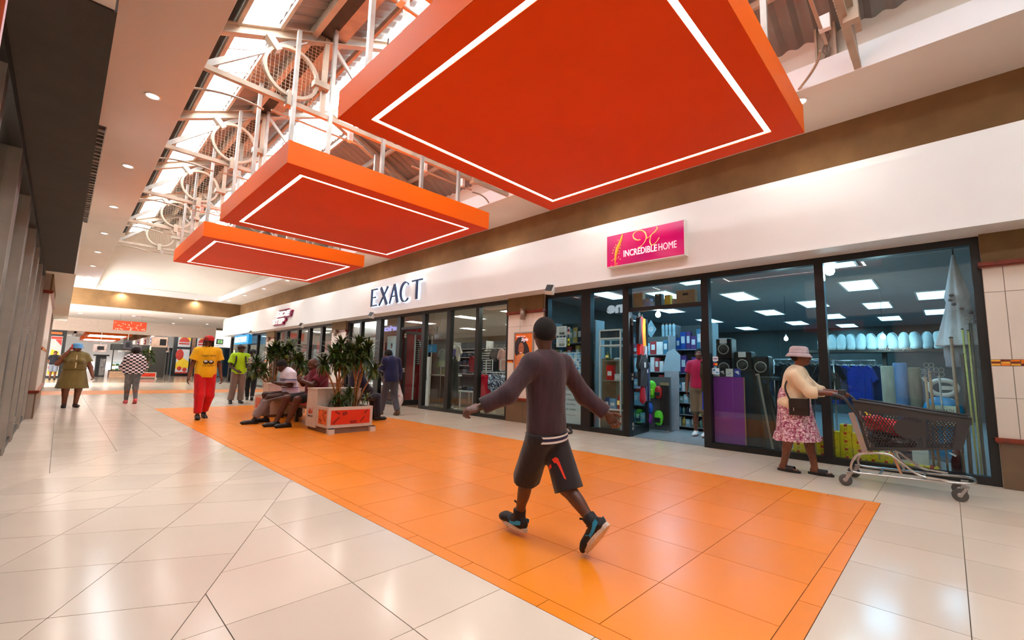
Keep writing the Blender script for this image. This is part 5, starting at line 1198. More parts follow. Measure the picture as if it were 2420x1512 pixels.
# bucket hat
hq = Matrix([list(r) for r in (l.hm@hrot(0, -0.16))]); hc = Jn['head']+l.hm@V3(0, -.01, .045)
q = MB(); q.lathe([(.132, -.038), (.134, -.034), (.108, .006), (.098, .012), (.096, .055), (.088, .083), (.066, .098), (.0, .102)], tuple(hc), 28, True, hq, 0.98, 1.10, cap=False); q.lathe([(.131, -.038), (.100, .006), (.094, .012)], tuple(hc), 28, True, hq, 0.98, 1.10, cap=False)
hat = q.obj('bucket_hat', cloth('lilac grey hat', (186, 170, 176), 0.9, 0.2, 20, 0.04), l.t); q = MB(); q.lathe([(.0995, .010), (.0995, .016)], tuple(hc), 28, True, hq, 0.98, 1.10, cap=False); q.obj('hat_band', mat('hat seam', (120, 106, 116), 0.9), hat)
l.hair(HAIR, 0.004)
for sd, fd in (('l', (0.02, 1, 0)), ('r', (.14, 1, 0))):
    fdv = nrm(V3(*fd)); rt = np.cross(fdv, V3(0, 0, 1)); o = Jn[sd+'a']*V3(1, 1, 0)
    q = MB(); q.prism([(0.047*math.sin(2*PI*k/18), 0.135*math.cos(2*PI*k/18)+0.06) for k in range(18)], lambda u, w, k: tuple(o+rt*u+fdv*w+V3(0, 0, 0.002+0.026*k))); sd_ = q.obj('sandal', SOLEB, l.t)
    q = MB(); nn = 12
    vs = [tuple(o+fdv*(f_)+rt*0.046*math.cos(PI*i/nn)+V3(0, 0, .02+.056*math.sin(PI*i/nn))) for f_ in (0.035, 0.125) for i in range(nn+1)]
    q._add(vs, [(i, i+1, nn+2+i, nn+1+i) for i in range(nn)], True); q.obj('strap', SHOEB, sd_)
    for k in range(5):
        q = MB(); q.ell(tuple(o+fdv*(0.165-0.006*abs(k-1))+rt*(0.028-0.014*k)*(1 if sd == 'r' else -1)+V3(0, 0, .035)), (.008, .013, .008), 8, 5); q.obj('toe', SK2, l.t)
# crossbody bag: hangs from her shoulder
t = thing('handbag', 'black leather crossbody handbag on the hip of the woman with the trolley', 'handbag', (LB[0]-.215, LB[1]-.075, 0.72)); LEA = mat('black leather', (30, 25, 24), 0.45, var=0.1, bump=0.2, bscale=90)
q = MB(); q.bbox(-.03, .035, -.105, .105, 0, .20, .012); q.obj('body', LEA, t); q = MB(); q.bbox(-.040, -.03, -.10, .10, .075, .195, .004); q.obj('flap', LEA, t); q = MB(); q.box(-.044, -.040, .045, .055, .05, .09); q.obj('zip_pull', M_galv, t)
for yy, sy in ((.10, .06), (-.10, -.06)):
    q = MB(); P = spline([(.0, yy, .19), (.02 if yy > 0 else .03, yy*1.25+.02, .34), (.10, sy+.03, .50), (.20, .04, .57)]); nn = len(P); vs = []
    for p in P: vs += [(p[0], p[1]-.010, p[2]), (p[0], p[1]+.010, p[2]), (p[0]+.006, p[1]+.010, p[2]), (p[0]+.006, p[1]-.010, p[2])]
    q._add(vs, [(i*4+k, i*4+(k+1) % 4, i*4+4+(k+1) % 4, i*4+4+k) for i in range(nn-1) for k in range(4)], False); q.obj('strap', LEA, t)

# ---------------------------------------------------------------- man in yellow T-shirt
J = stand(1.76, re=(.25, -.03, 1.13), rw=(.30, .03, .87), le=(-.25, -.02, 1.13), lw=(-.29, .04, .87), rk=(.09, .10, .50), ra=(.10, .16, .085), lk=(-.10, .03, .48), la=(-.07, -.16, .12))
f = Fig('man in yellow printed T-shirt, red trousers and red cap walking on the orange tiles', (2.24, 11.50, 0), PI, J, SK2, girth=1.0, vox=0.011, hm=hrot(-0.75, -0.05)); f.lips = LIPS
f.body(hands=dict(l=dict(curl=.5), r=dict(curl=.5)), footdir=dict(l=(0, 1, -.2)))
YEL = cloth('yellow tee', (246, 176, 12), 0.85, 0.5, 9, 0.05); f.shirt(YEL, gr=0.030, sleeve=0.62, hem=-0.10, flare=0.030, hemr=0.205, flat=0.66)
RED = cloth('red trousers', (206, 12, 14), 0.8, 0.7, 10, 0.10); f.trousers(RED, gr=0.030, upto=1.90, flare=0.004, top=0.0, kn=0.008)
for sd, fd in (('r', (.1, 1, .05)), ('l', (-.05, 1, -.35))): f.shoe(sd, SHOEB, SOLEB, fd, name='shoe', L=0.29)
f.hair(HAIR, 0.004); Jn = f.J; hm = f.hm; HM = Matrix([list(r) for r in hm]); hc = Jn['head']+hm@V3(0, 0, .05)
q = MB(); q.lathe([(.098, -.03), (.100, .0), (.094, .04), (.07, .075), (.03, .09), (0, .092)], tuple(hc), 22, True, HM, .95, 1.1, cap=False); cp = q.obj('cap', mat('red cap', (196, 14, 18), 0.7), f.t)
q = MB(); q.lathe([(.0, -.026), (.085, -.03), (.088, -.022), (0, -.016)], tuple(hc+hm@V3(0, .105, 0)), 18, True, HM, .95, .75, cap=False); q.obj('peak', mat('dark red peak', (60, 10, 14), 0.6), cp)
q = MB()
for k in range(7): a = PI*(k/6); q.ell(tuple(hc+hm@V3(.03*math.cos(a), .10, .015+.03*math.sin(a))), (.006, .008, .012), 6, 4)
q.obj('leaf_patch', mat('green patch', (60, 120, 60), 0.7), cp)
for k in range(9):
    a = PI*(0.75+k*0.19); p0 = hc+hm@V3(.085*math.cos(a), .09*math.sin(a), -.02); q = MB(); q.tube(spline([tuple(p0), tuple(p0+V3(.01*math.cos(a), -.03, -.10)), tuple(p0+V3(.02*math.cos(a*3), -.045, -.22-.03*(k % 3)))]), 0.011, 6); q.obj('dreadlock', HAIR, f.t)
def chest_text(fig, txt, z, m, w, h, yoff, shear=.3):
    me_p = fig.t; o = text_obj('shirt_print', txt, m, Matrix(((-1, 0, 0, w/2), (0, 0, 1, yoff), (0, 1, 0, z), (0, 0, 0, 1))), .1, .004, me_p, False, 0.0, 1.0, shear, fit=(w, h)); return o
DPR = mat('dark shirt print', (34, 26, 18), 0.7, var=0)
chest_text(f, 'Laugh Now', 1.315, DPR, .27, .05, .150); chest_text(f, 'Cry Later', 1.10, DPR, .20, .045, .172)
for x in (.045, -.05):
    q = MB(); q.ell((x, .158, 1.205), (.052, .012, .042), 14, 8); q.obj('mask_print', DPR, f.t); q = MB(); q.ell((x+.006, .166, 1.215), (.034, .008, .024), 12, 7); q.obj('mask_highlight', SOLEW, f.t)

# ---------------------------------------------------------------- woman in olive dress on the phone
J = stand(1.57, sw=.175, hw=.10, re=(.32, .10, 1.08), rw=(.15, .13, 1.40), le=(-.29, .0, 1.0), lw=(-.34, .08, .80), lk=(-.12, .02, .45), rk=(.11, .02, .45))
f = Fig('woman in olive shirt dress and blue bucket hat holding a phone to her ear', (.28, 15.73, 0), PI+0.05, J, SK2, girth=1.32, vox=0.011, limb=1.22, bust=.06, belly=.05, hm=hrot(0.1, -.05), hsc=.98); f.lips = LIPS
f.body(hands=dict(r=dict(d=(-.25, -.1, .9), n=(-.9, -.3, 0), curl=.7), l=dict(curl=.8)))
OLV = cloth('olive cotton', (112, 94, 48), 0.85, 0.45, 10, 0.08); f.shirt(OLV, gr=.024, sleeve=.55, hem=.08, flare=.022, hemr=.215, name='dress_top', flat=.80)
Jn = f.J; S = Sdf(); S.cone(Jn['pel']+V3(0, 0, .16), V3(0, 0, .475), .20, .305, .03, fa=True, fb=True, ax=(0, 1, 0), fs=.80, wave=(6, .035, .4)); S.obj('dress_skirt', OLV, f.t, .011)
q = MB(); q.bar((0, .215, .98), (0, .20, 1.30), .022, .006, up=(0, 1, 0)); q.obj('button_strip', mat('pale buttons', (206, 190, 150), .6), f.t)
HM = Matrix([list(r) for r in f.hm]); hc = Jn['head']+f.hm@V3(0, -.005, .05); q = MB(); q.lathe([(.130, -.03), (.128, -.024), (.104, .002), (.100, .03), (.092, .07), (.06, .09), (0, .094)], tuple(hc), 22, True, HM, 1, 1.08, cap=False); q.obj('bucket_hat', cloth('blue hat', (92, 150, 196), .9, .2, 20), f.t); f.hair(HAIR, .003)
for sd in 'lr':
    ob = f.shoe(sd, mat('dark sandal', (38, 26, 24), .6), SOLEB, (.12 if sd == 'r' else -.25, 1, 0), name='sandal', L=.25)
t = thing('phone', 'red-cased phone at the ear of the olive-dress woman', 'phone', (0.28-.10, 15.73-.13, 1.43)); q = MB(); q.bbox(-.01, .01, -.035, .035, 0, .14, .004); q.obj('case', mat('red phone case', (206, 30, 28), .4), t); q = MB(); q.box(.010, .012, -.03, .03, .01, .13); q.obj('screen', M_black, t)
t = thing('paper_slip', 'folded white slip in the lowered hand of the olive-dress woman', 'paper', (.28+.35, 15.73-.10, .66)); q = MB(); q.obox((0, 0, .05), (.03, .012, .12), Matrix.Rotation(-.6, 3, 'Y')); q.obj('sheet', M_trim, t); q = MB(); q.obox((.012, 0.008, .045), (.03, .008, .10), Matrix.Rotation(-.8, 3, 'Y')); q.obj('fold', M_trim, t)

# ---------------------------------------------------------------- woman in checked top from behind
J = stand(1.56, sw=.155, hw=.085, re=(.24, .03, 1.02), rw=(.20, .20, .95), le=(-.24, .03, 1.02), lw=(-.20, .20, .95), lk=(-.08, .08, .45), la=(-.085, .05, .085), rk=(.085, .0, .44), ra=(.09, -.14, .12))
f = Fig('woman seen from behind in black and white checked top and grey jeans', (1.50, 16.55, 0), .05, J, SK2, girth=1.12, vox=.011, limb=1.05, hm=hrot(0.3, -.1), seat=1.12)
f.body(); t = NT('black white check'); v = t.coord('Object', (1, 1, 1), (0, 0, .0)); ck = t.n('ShaderNodeTexBrick'); ck.offset = 0; vv = t.coord('Object', (1, 1, 1), (PI/2, 0, 0))
cb = t.n('ShaderNodeTexChecker'); cb.inputs['Scale'].default_value = 15.5; cb.inputs['Color1'].default_value = lin((26, 20, 22)); cb.inputs['Color2'].default_value = lin((226, 200, 200)); t.l(t.coord('Object', (1, .02, 1.35)), cb.inputs['Vector']); t.l(cb.outputs['Color'], t.p.inputs['Base Color']); t.p.inputs['Roughness'].default_value = .85; t.bump(t.noise(v, 9), .4, .02)
t.t.nodes.remove(ck); f.shirt(t.m, gr=.036, sleeve=1.15, hem=-.03, flare=.02, hemr=.20, flat=.72); f.trousers(cloth('grey denim', (98, 94, 92), .9, .5, 14, .2), gr=.008, flare=0, top=.02)
PNK = mat('coral shoe', (206, 74, 76), .6)
for sd, fd in (('l', (0, 1, 0)), ('r', (.05, 1, -.45))): f.shoe(sd, PNK, PNK, fd, L=.24)
f.hair(HAIR, .012); hc = f.J['head']+f.hm@V3(0, -.02, .05); HM = Matrix([list(r) for r in f.hm]); q = MB(); q.lathe([(.112, -.045), (.112, .0), (.104, .045), (.07, .085), (0, .10)], tuple(hc), 20, True, HM, 1, 1.12, cap=False); q.obj('headwrap', cloth('dark headwrap', (40, 28, 30), .9, .5, 20), f.t); q = MB(); q.ell(tuple(hc+f.hm@V3(-.02, .11, -.005)), (.075, .055, .02), 12, 6, HM); q.obj('cap_peak', mat('dark peak', (36, 26, 28), .8), f.t)

# ---------------------------------------------------------------- man in lime polo with cup
J = stand(1.75, re=(.25, .04, 1.12), rw=(.10, .20, .98), le=(-.27, .02, 1.14), lw=(-.22, .24, 1.26), rk=(.12, .03, .50), ra=(.16, .02, .085), la=(-.10, -.02, .085))
f = Fig('man in lime green polo, flat cap and grey trousers holding a drink cup', (3.85, 15.40, 0), PI-.08, J, SK3, girth=1.0, vox=.012, hm=hrot(.65, -.05)); f.lips = LIPS
f.body(hands=dict(l=dict(d=(.1, .5, .6), n=(.9, -.2, 0), curl=.8), r=dict(d=(-.6, .4, -.3), n=(0, -.8, 0), curl=.5))); LIM = cloth('lime polo', (164, 214, 16), .85, .5, 9, .07)
f.shirt(LIM, gr=.028, sleeve=.72, hem=-.08, flare=.026, hemr=.20, flat=.7); f.trousers(cloth('taupe trousers', (122, 104, 94), .9, .6, 9), gr=.030, flare=.02, top=0)
for sd in 'lr': f.shoe(sd, SHOEB, SOLEB, (.1 if sd == 'r' else -.15, 1, 0))
f.hair(HAIR, .003); hc = f.J['head']+f.hm@V3(0, .0, .055); HM = Matrix([list(r) for r in (f.hm@hrot(0, -.15))]); q = MB(); q.lathe([(.102, -.02), (.110, .0), (.106, .03), (.07, .065), (0, .075)], tuple(hc), 20, True, HM, 1, 1.15, cap=False); q.obj('flat_cap', cloth('brown cap', (58, 40, 34), .9, .3, 20), f.t)
q = MB(); q.lathe([(.066, -.005), (.074, .01), (.062, .03)], tuple(f.J['neck']-f.up*.0), 16, True, None, 1, 1, cap=False); q.obj('collar', LIM, f.t)
bp = thing('backpack', 'dark backpack worn by the man in the lime polo', 'backpack', (3.85, 15.40, .95), PI-.08); q = MB(); q.bbox(-.15, .15, -.30, -.155, .0, .44, .03); q.obj('sack', mat('dark backpack cloth', (34, 30, 38), .8), bp)
for s_ in (-1, 1):
    q = MB(); P = spline([(s_*.12, -.15, .42), (s_*.12, .0, .505), (s_*.125, .13, .42), (s_*.135, .16, .28), (s_*.17, .10, .14), (s_*.17, -.10, .08)]); q.tube(P, .022, 6); q.obj('strap', mat('dark strap', (30, 28, 32), .8), bp)
t = thing('drink_cup', 'pale paper cup held by the man in the lime polo', 'cup', (3.85+.20, 15.40-.30, 1.22)); q = MB(); q.lathe([(.036, 0), (.046, .15)], n=16); q.obj('cup', mat('pink paper cup', (236, 206, 190), .6), t); q = MB(); q.lathe([(.049, .15), (.049, .165), (.0, .168)], n=16, cap=False); q.obj('lid', M_trim, t)

# ---------------------------------------------------------------- heavy woman in dark tee from behind
J = stand(1.66, sw=.18, hw=.10, re=(.30, .0, 1.08), rw=(.30, .06, .86), le=(-.26, .06, 1.10), lw=(-.22, .18, .98), lk=(-.08, .10, .47), la=(-.05, .14, .085), rk=(.10, .0, .46), ra=(.08, -.16, .12))
f = Fig('heavyset person from behind in dark navy T-shirt and black trousers', (4.52, 16.65, 0), -.25, J, SK2, girth=1.30, vox=.012, limb=1.12, hm=hrot(.2, -.1), seat=1.05)
f.body(); f.shirt(cloth('navy black tee', (34, 32, 40), .85, .5, 8), gr=.03, sleeve=.7, hem=-.10, flare=.02, hemr=.25, flat=.72); f.trousers(cloth('black trousers', (24, 22, 24), .85, .5, 10), gr=.016, flare=.0, top=0)
for sd, fd in (('l', (0, 1, 0)), ('r', (.05, 1, -.4))): f.shoe(sd, mat('grey trainer', (80, 76, 70), .7), SOLEB, fd)
f.hair(HAIR, .006); hc = f.J['head']+f.hm@V3(0, 0, .055); HM = Matrix([list(r) for r in f.hm]); q = MB(); q.lathe([(.100, -.025), (.102, .01), (.085, .06), (.04, .085), (0, .088)], tuple(hc), 20, True, HM, 1, 1.12, cap=False); q.obj('cap', mat('black cap', (26, 22, 24), .8), f.t)

# ---------------------------------------------------------------- man in blue shirt with carrier bag
J = stand(1.70, neck=(0, .06, 1.42), head=(-.01, .17, 1.50), ls=(-.18, .03, 1.36), rs=(.18, .03, 1.36), re=(.24, .0, 1.10), rw=(.27, .06, .88), le=(-.22, .12, 1.12), lw=(-.14, .26, 1.0), lk=(-.09, .14, .48), la=(-.10, .22, .085), rk=(.09, -.04, .46), ra=(.09, -.22, .11))
f = Fig('man with bowed head walking away in dark blue shirt and grey trousers', (5.93, 10.10, 0), .05, J, SK2, girth=1.0, vox=.011, hm=hrot(.25, -.5))
f.body(hands=dict(r=dict(d=(.05, .05, -1), curl=1.0))); f.shirt(cloth('navy shirt', (30, 34, 76), .8, .6, 8), gr=.030, sleeve=1.92, hem=-.12, flare=.01, hemr=.195, flat=.75); f.trousers(cloth('grey jeans', (74, 74, 84), .85, .6, 10), gr=.024, flare=.012, top=0)
for sd, fd in (('l', (0, 1, 0)), ('r', (.05, 1, -.5))): f.shoe(sd, SHOEBR, SHOEBR, fd, L=.28, high=.02)
f.hair(HAIR, .010, rad=(.081, .102, .096))
t = thing('carrier_bag', 'white plastic carrier bag hanging from the blue-shirted man\'s hand', 'bag', (5.93+.27, 10.10+.06, .26)); S = Sdf(); S.cone((0, 0, .14), (0, 0, .12), .135, .15, .05, ax=(1, 0, 0), fs=.8); S.cone((0, 0, .22), (0, 0, .50), .11, .018, .05); S.cone((0, 0, .05), (0, 0, .03), .11, .10, .05)
tt = NT('white carrier plastic'); vv = tt.coord('Object'); tt.l(tt.ramp(tt.noise(vv, 9, 4), [(.40, (236, 228, 228)), (.58, (226, 210, 212)), (.66, (196, 120, 120))]), tt.p.inputs['Base Color']); tt.p.inputs['Roughness'].default_value = .3; tt.bump(tt.noise(vv, 22, 3), 1.0, .03)
S.obj('sack', tt.m, t, .012); q = MB(); q.tube([(0, .0, .49), (-.012, .0, .56), (0, 0, .60), (.012, 0, .56), (0, .0, .49)], .007, 6); q.obj('handle', tt.m, t)

# ---------------------------------------------------------------- seated men on the bench
J = dict(pel=(0, 0, .58), neck=(0, -.02, 1.10), head=(0, .10, 1.195), ls=(-.20, -.05, 1.02), rs=(.20, -.05, 1.02), le=(-.27, .20, .80), lw=(-.10, .34, .88), re=(.25, .18, .80), rw=(.08, .34, .90), lh=(-.11, .02, .56), rh=(.11, .02, .56), lk=(-.15, .42, .52), la=(-.13, .56, .085), rk=(.14, .52, .53), ra=(.12, .68, .085))
f = Fig('heavyset bald man in maroon T-shirt and dark shorts sitting on the red bench', (3.72, 9.20, 0), PI/2, J, SK1, girth=1.36, vox=.011, limb=1.18, hm=hrot(0, -.55), hsc=1.05, belly=.05); f.lips = LIPS
f.body(hands=dict(l=dict(d=(.7, .3, .4), n=(.3, -.9, 0), curl=.9), r=dict(d=(-.6, .3, .4), n=(-.3, -.9, 0), curl=.9)), footdir=dict(l=(0, 1, 0), r=(0, 1, 0)))
f.shirt(cloth('wine tee', (112, 18, 38), .85, .5, 8), gr=.026, sleeve=.75, hem=-.06, flare=.022, hemr=.25, flat=.85)
Jn = f.J; S = Sdf(); S.ell(Jn['pel']-V3(0, 0, .02), (.21, .19, .12), f.Mp, .05)
for sd in 'lr': S.cone(Jn[sd+'h'], Jn[sd+'h']+(Jn[sd+'k']-Jn[sd+'h'])*.88, .115, .088, .03, fb=True)
S.cut(V3(0, 0, .66), (0, 0, 1)); S.obj('shorts', cloth('dark shorts', (44, 40, 40), .85, .5, 9), f.t, .011)
for sd in 'lr': f.shoe(sd, SHOEB, SOLEB, (-.05 if sd == 'l' else .05, 1, 0), L=.29)
J = dict(pel=(0, 0, .58), neck=(0, .12, 1.07), head=(0, .235, 1.155), ls=(-.175, .08, .99), rs=(.175, .08, .99), le=(-.22, .10, .76), lw=(-.07, .30, .80), re=(.22, .12, .76), rw=(.06, .31, .80), lh=(-.10, .02, .56), rh=(.10, .02, .56), lk=(-.11, .46, .52), la=(-.09, .70, .085), rk=(.12, .47, .56), ra=(.12, .42, .085))
f = Fig('man in navy striped white T-shirt and grey trousers bent over his phone', (3.52, 10.02, 0), PI/2, J, SK3, girth=.98, vox=.011, limb=.98, hm=hrot(0, -.6)); f.lips = LIPS
f.body(hands=dict(l=dict(d=(.5, .8, .1), n=(.2, 0, 1), curl=.5, s=1), r=dict(d=(-.5, .8, .1), n=(-.2, 0, 1), curl=.5, s=-1)))
t = NT('white tee with navy bands'); v = t.coord('Object'); sp = t.n('ShaderNodeSeparateXYZ'); t.l(v, sp.inputs[0])
t.l(t.ramp(sp.outputs['Z'], [(0.0, (222, 208, 222)), (.66, (214, 188, 206)), (.705, (70, 60, 110)), (.72, (222, 212, 224)), (.84, (224, 214, 226)), (.845, (64, 58, 108)), (.862, (222, 212, 224)), (.875, (60, 54, 100)), (.893, (224, 216, 228)), (1.0, (224, 218, 228))], 'CONSTANT'), t.p.inputs['Base Color']); t.p.inputs['Roughness'].default_value = .85; t.bump(t.noise(v, 9), .6, .02)
f.shirt(t.m, gr=.030, sleeve=.80, hem=-.06, flare=.03, hemr=.20, flat=.8); GRY = cloth('grey baggy trousers', (128, 116, 116), .9, .8, 10, .12); f.trousers(GRY, gr=.030, flare=.006, top=.02, upto=1.90)
for sd in 'lr': f.shoe(sd, SHOEB, SOLEB, (0, 1, 0), L=.29)
f.hair(HAIR, .010)
t = thing('phone', 'phone in the hands of the striped-shirt man on the bench', 'phone', (3.52-.36, 10.02, .815)); q = MB(); q.bbox(-.075, .075, -.036, .036, 0, .009, .003); q.obj('case', M_black, t); q = MB(); q.box(-.068, .068, -.032, .032, .009, .010); q.obj('screen', emis('phone screen', (200, 190, 190), .6), t)
# person sitting on the far side of the bench, mostly hidden by the plants
J = dict(pel=(0, 0, .58), neck=(0, -.02, 1.08), head=(0, .04, 1.21), ls=(-.18, -.03, 1.0), rs=(.18, -.03, 1.0), le=(-.22, .10, .76), lw=(-.12, .30, .64), re=(.22, .10, .76), rw=(.12, .30, .64), lh=(-.1, .02, .56), rh=(.1, .02, .56), lk=(-.11, .45, .52), la=(-.1, .50, .085), rk=(.11, .45, .52), ra=(.1, .50, .085))
f = Fig('person in navy jacket sitting with their back to the bench plants', (4.62, 9.3, 0), -PI/2, J, SK2, girth=1.05, vox=.013); f.body(); f.shirt(cloth('navy jacket', (28, 30, 54), .8, .5, 8), gr=.032, sleeve=1.9, hem=-.06, flare=.01, hemr=.21, flat=.8); f.trousers(cloth('dark jeans', (40, 44, 60), .85, .5, 10), gr=.022, top=.02); f.hair(HAIR, .008)
for sd in 'lr': f.shoe(sd, SHOEB, SOLEB, (0, 1, 0))
# ---------------------------------------------------------------- people in the shops and far away
J = stand(1.70, re=(.24, .0, 1.12), rw=(.24, .06, .88), lk=(-.09, .06, .49), la=(-.09, .08, .085))
f = Fig('shopper in crimson top and khaki shorts stepping out of the homeware shop door', (8.92, 3.52, 0), PI/2+.15, J, SK2, girth=1.05, vox=.012, hm=hrot(.1, .1)); f.lips = LIPS
f.body(); f.shirt(cloth('crimson top', (176, 20, 62), .8, .4, 9), gr=.024, sleeve=.6, hem=-.02, flare=.02, hemr=.19, flat=.72); f.trousers(cloth('khaki shorts', (120, 98, 72), .85, .5, 9), gr=.035, upto=1.02, flare=.02, top=.02, name='shorts'); f.hair(HAIR, .004)
for sd in 'lr': f.shoe(sd, mat('white sandal', (226, 220, 214), .5), mat('red sandal sole', (150, 60, 50), .6), (0, 1, 0), name='sandal', L=.26)
J = stand(1.72); f = Fig('shopper in white shirt behind the sneaker shop glass', (8.7, 19.3, 0), .4, J, SK2, vox=.014); f.body(); f.shirt(cloth('white shirt', (214, 220, 232), .8, .4, 9), gr=.026, sleeve=.7, hem=-.08, flare=.02, hemr=.195, flat=.72); f.trousers(BLK, gr=.02, top=0); f.hair(HAIR, .006)
for sd in 'lr': f.shoe(sd, SHOEB, SOLEB, (0, 1, 0))
J = stand(1.68, re=(.26, -.06, 1.12), rw=(.24, .10, 1.0)); f = Fig('distant walker in black top and grey shorts beyond the olive dress', (-.22, 38.0, 0), PI, J, SK2, girth=1.1, vox=.016); f.body(); f.shirt(cloth('black top', (24, 24, 30), .8, .4, 9), gr=.026, sleeve=.7, hem=-.04, flare=.02, hemr=.2, flat=.72); f.trousers(cloth('grey shorts', (120, 124, 134), .85, .5, 9), gr=.03, upto=1.0, flare=.02, top=0, name='shorts'); f.hair(HAIR, .006)
for sd in 'lr': f.shoe(sd, SHOEB, SOLEB, (0, 1, 0))
J = stand(1.70); f = Fig('kiosk worker in black shirt behind the food display', (3.9, 46.9, 0), PI, J, SK2, girth=1.1, vox=.018); f.body(); f.shirt(cloth('kiosk black shirt', (20, 20, 22), .8, .4, 9), gr=.03, sleeve=.8, hem=-.08, flare=.02, hemr=.2, flat=.72); f.trousers(BLK, gr=.02, top=0); f.hair(HAIR, .01)
for sd in 'lr': f.shoe(sd, SHOEB, SOLEB, (0, 1, 0))
# ================================================================== shopping trolley
t = thing('shopping_trolley', 'grey plastic shopping trolley with honeycomb basket and chrome frame', 'shopping trolley', (6.53, 0.40, 0))
M_plas = mat('dark grey plastic', (52, 52, 54), 0.45, var=0.04); M_chrome = mat('chrome tube', (196, 192, 188), 0.22, 0.9, var=0.03); M_alup = mat('grey metal upright', (172, 164, 158), 0.35, 0.6, var=0.04)
M_rub = mat('grey rubber tyre', (84, 80, 76), 0.8, var=0.08, vscale=30)
TR, TF, BF, BR = (.79, .935), (-.135, .815), (-.05, .505), (.69, .395)
def quadpt(u, v): # u 0 rear ..1 front, v 0 bottom..1 top
    b = (BR[0]+(BF[0]-BR[0])*u, BR[1]+(BF[1]-BR[1])*u); tp = (TR[0]+(TF[0]-TR[0])*u, TR[1]+(TF[1]-TR[1])*u); return (b[0]+(tp[0]-b[0])*v, b[1]+(tp[1]-b[1])*v)
def halfw(u, v): return (0.215+0.055*v)*(1-0.10*u)
def side(u, v, s, off=0.0): y_, z_ = quadpt(u, v); return (6.53+s*(halfw(u, v)+off), y_, z_)
def honey(q, f, nu, nv, u0, u1, v0, v1, skip=None, w=0.0055):
    # hexagon outline bars mapped through f(u,v)
    du = (u1-u0)/nu; dv = (v1-v0)/nv; done = set()
    for i in range(nu):
        for j in range(nv):
            cu = u0+(i+0.5+(0.5 if j % 2 else 0))*du; cv = v0+(j+0.5)*dv
            if cu > u1: continue
            if skip and skip(cu, cv): continue
            pts = [(cu+du*0.5*math.sin(a)*1.0/0.866*0.866, cv+dv*0.667*math.cos(a)) for a in [PI/3*k for k in range(6)]]
            for k in range(6):
                a, b = pts[k], pts[(k+1) % 6]; key = tuple(sorted((tuple(round(x, 3) for x in a), tuple(round(x, 3) for x in b))))
                if key in done: continue
                done.add(key); ca = (min(max(a[0], u0), u1), min(max(a[1], v0), v1)); cb = (min(max(b[0], u0), u1), min(max(b[1], v0), v1))
                if abs(ca[0]-cb[0])+abs(ca[1]-cb[1]) < 1e-4: continue
                q.bar(f(*ca), f(*cb), w, 0.006)
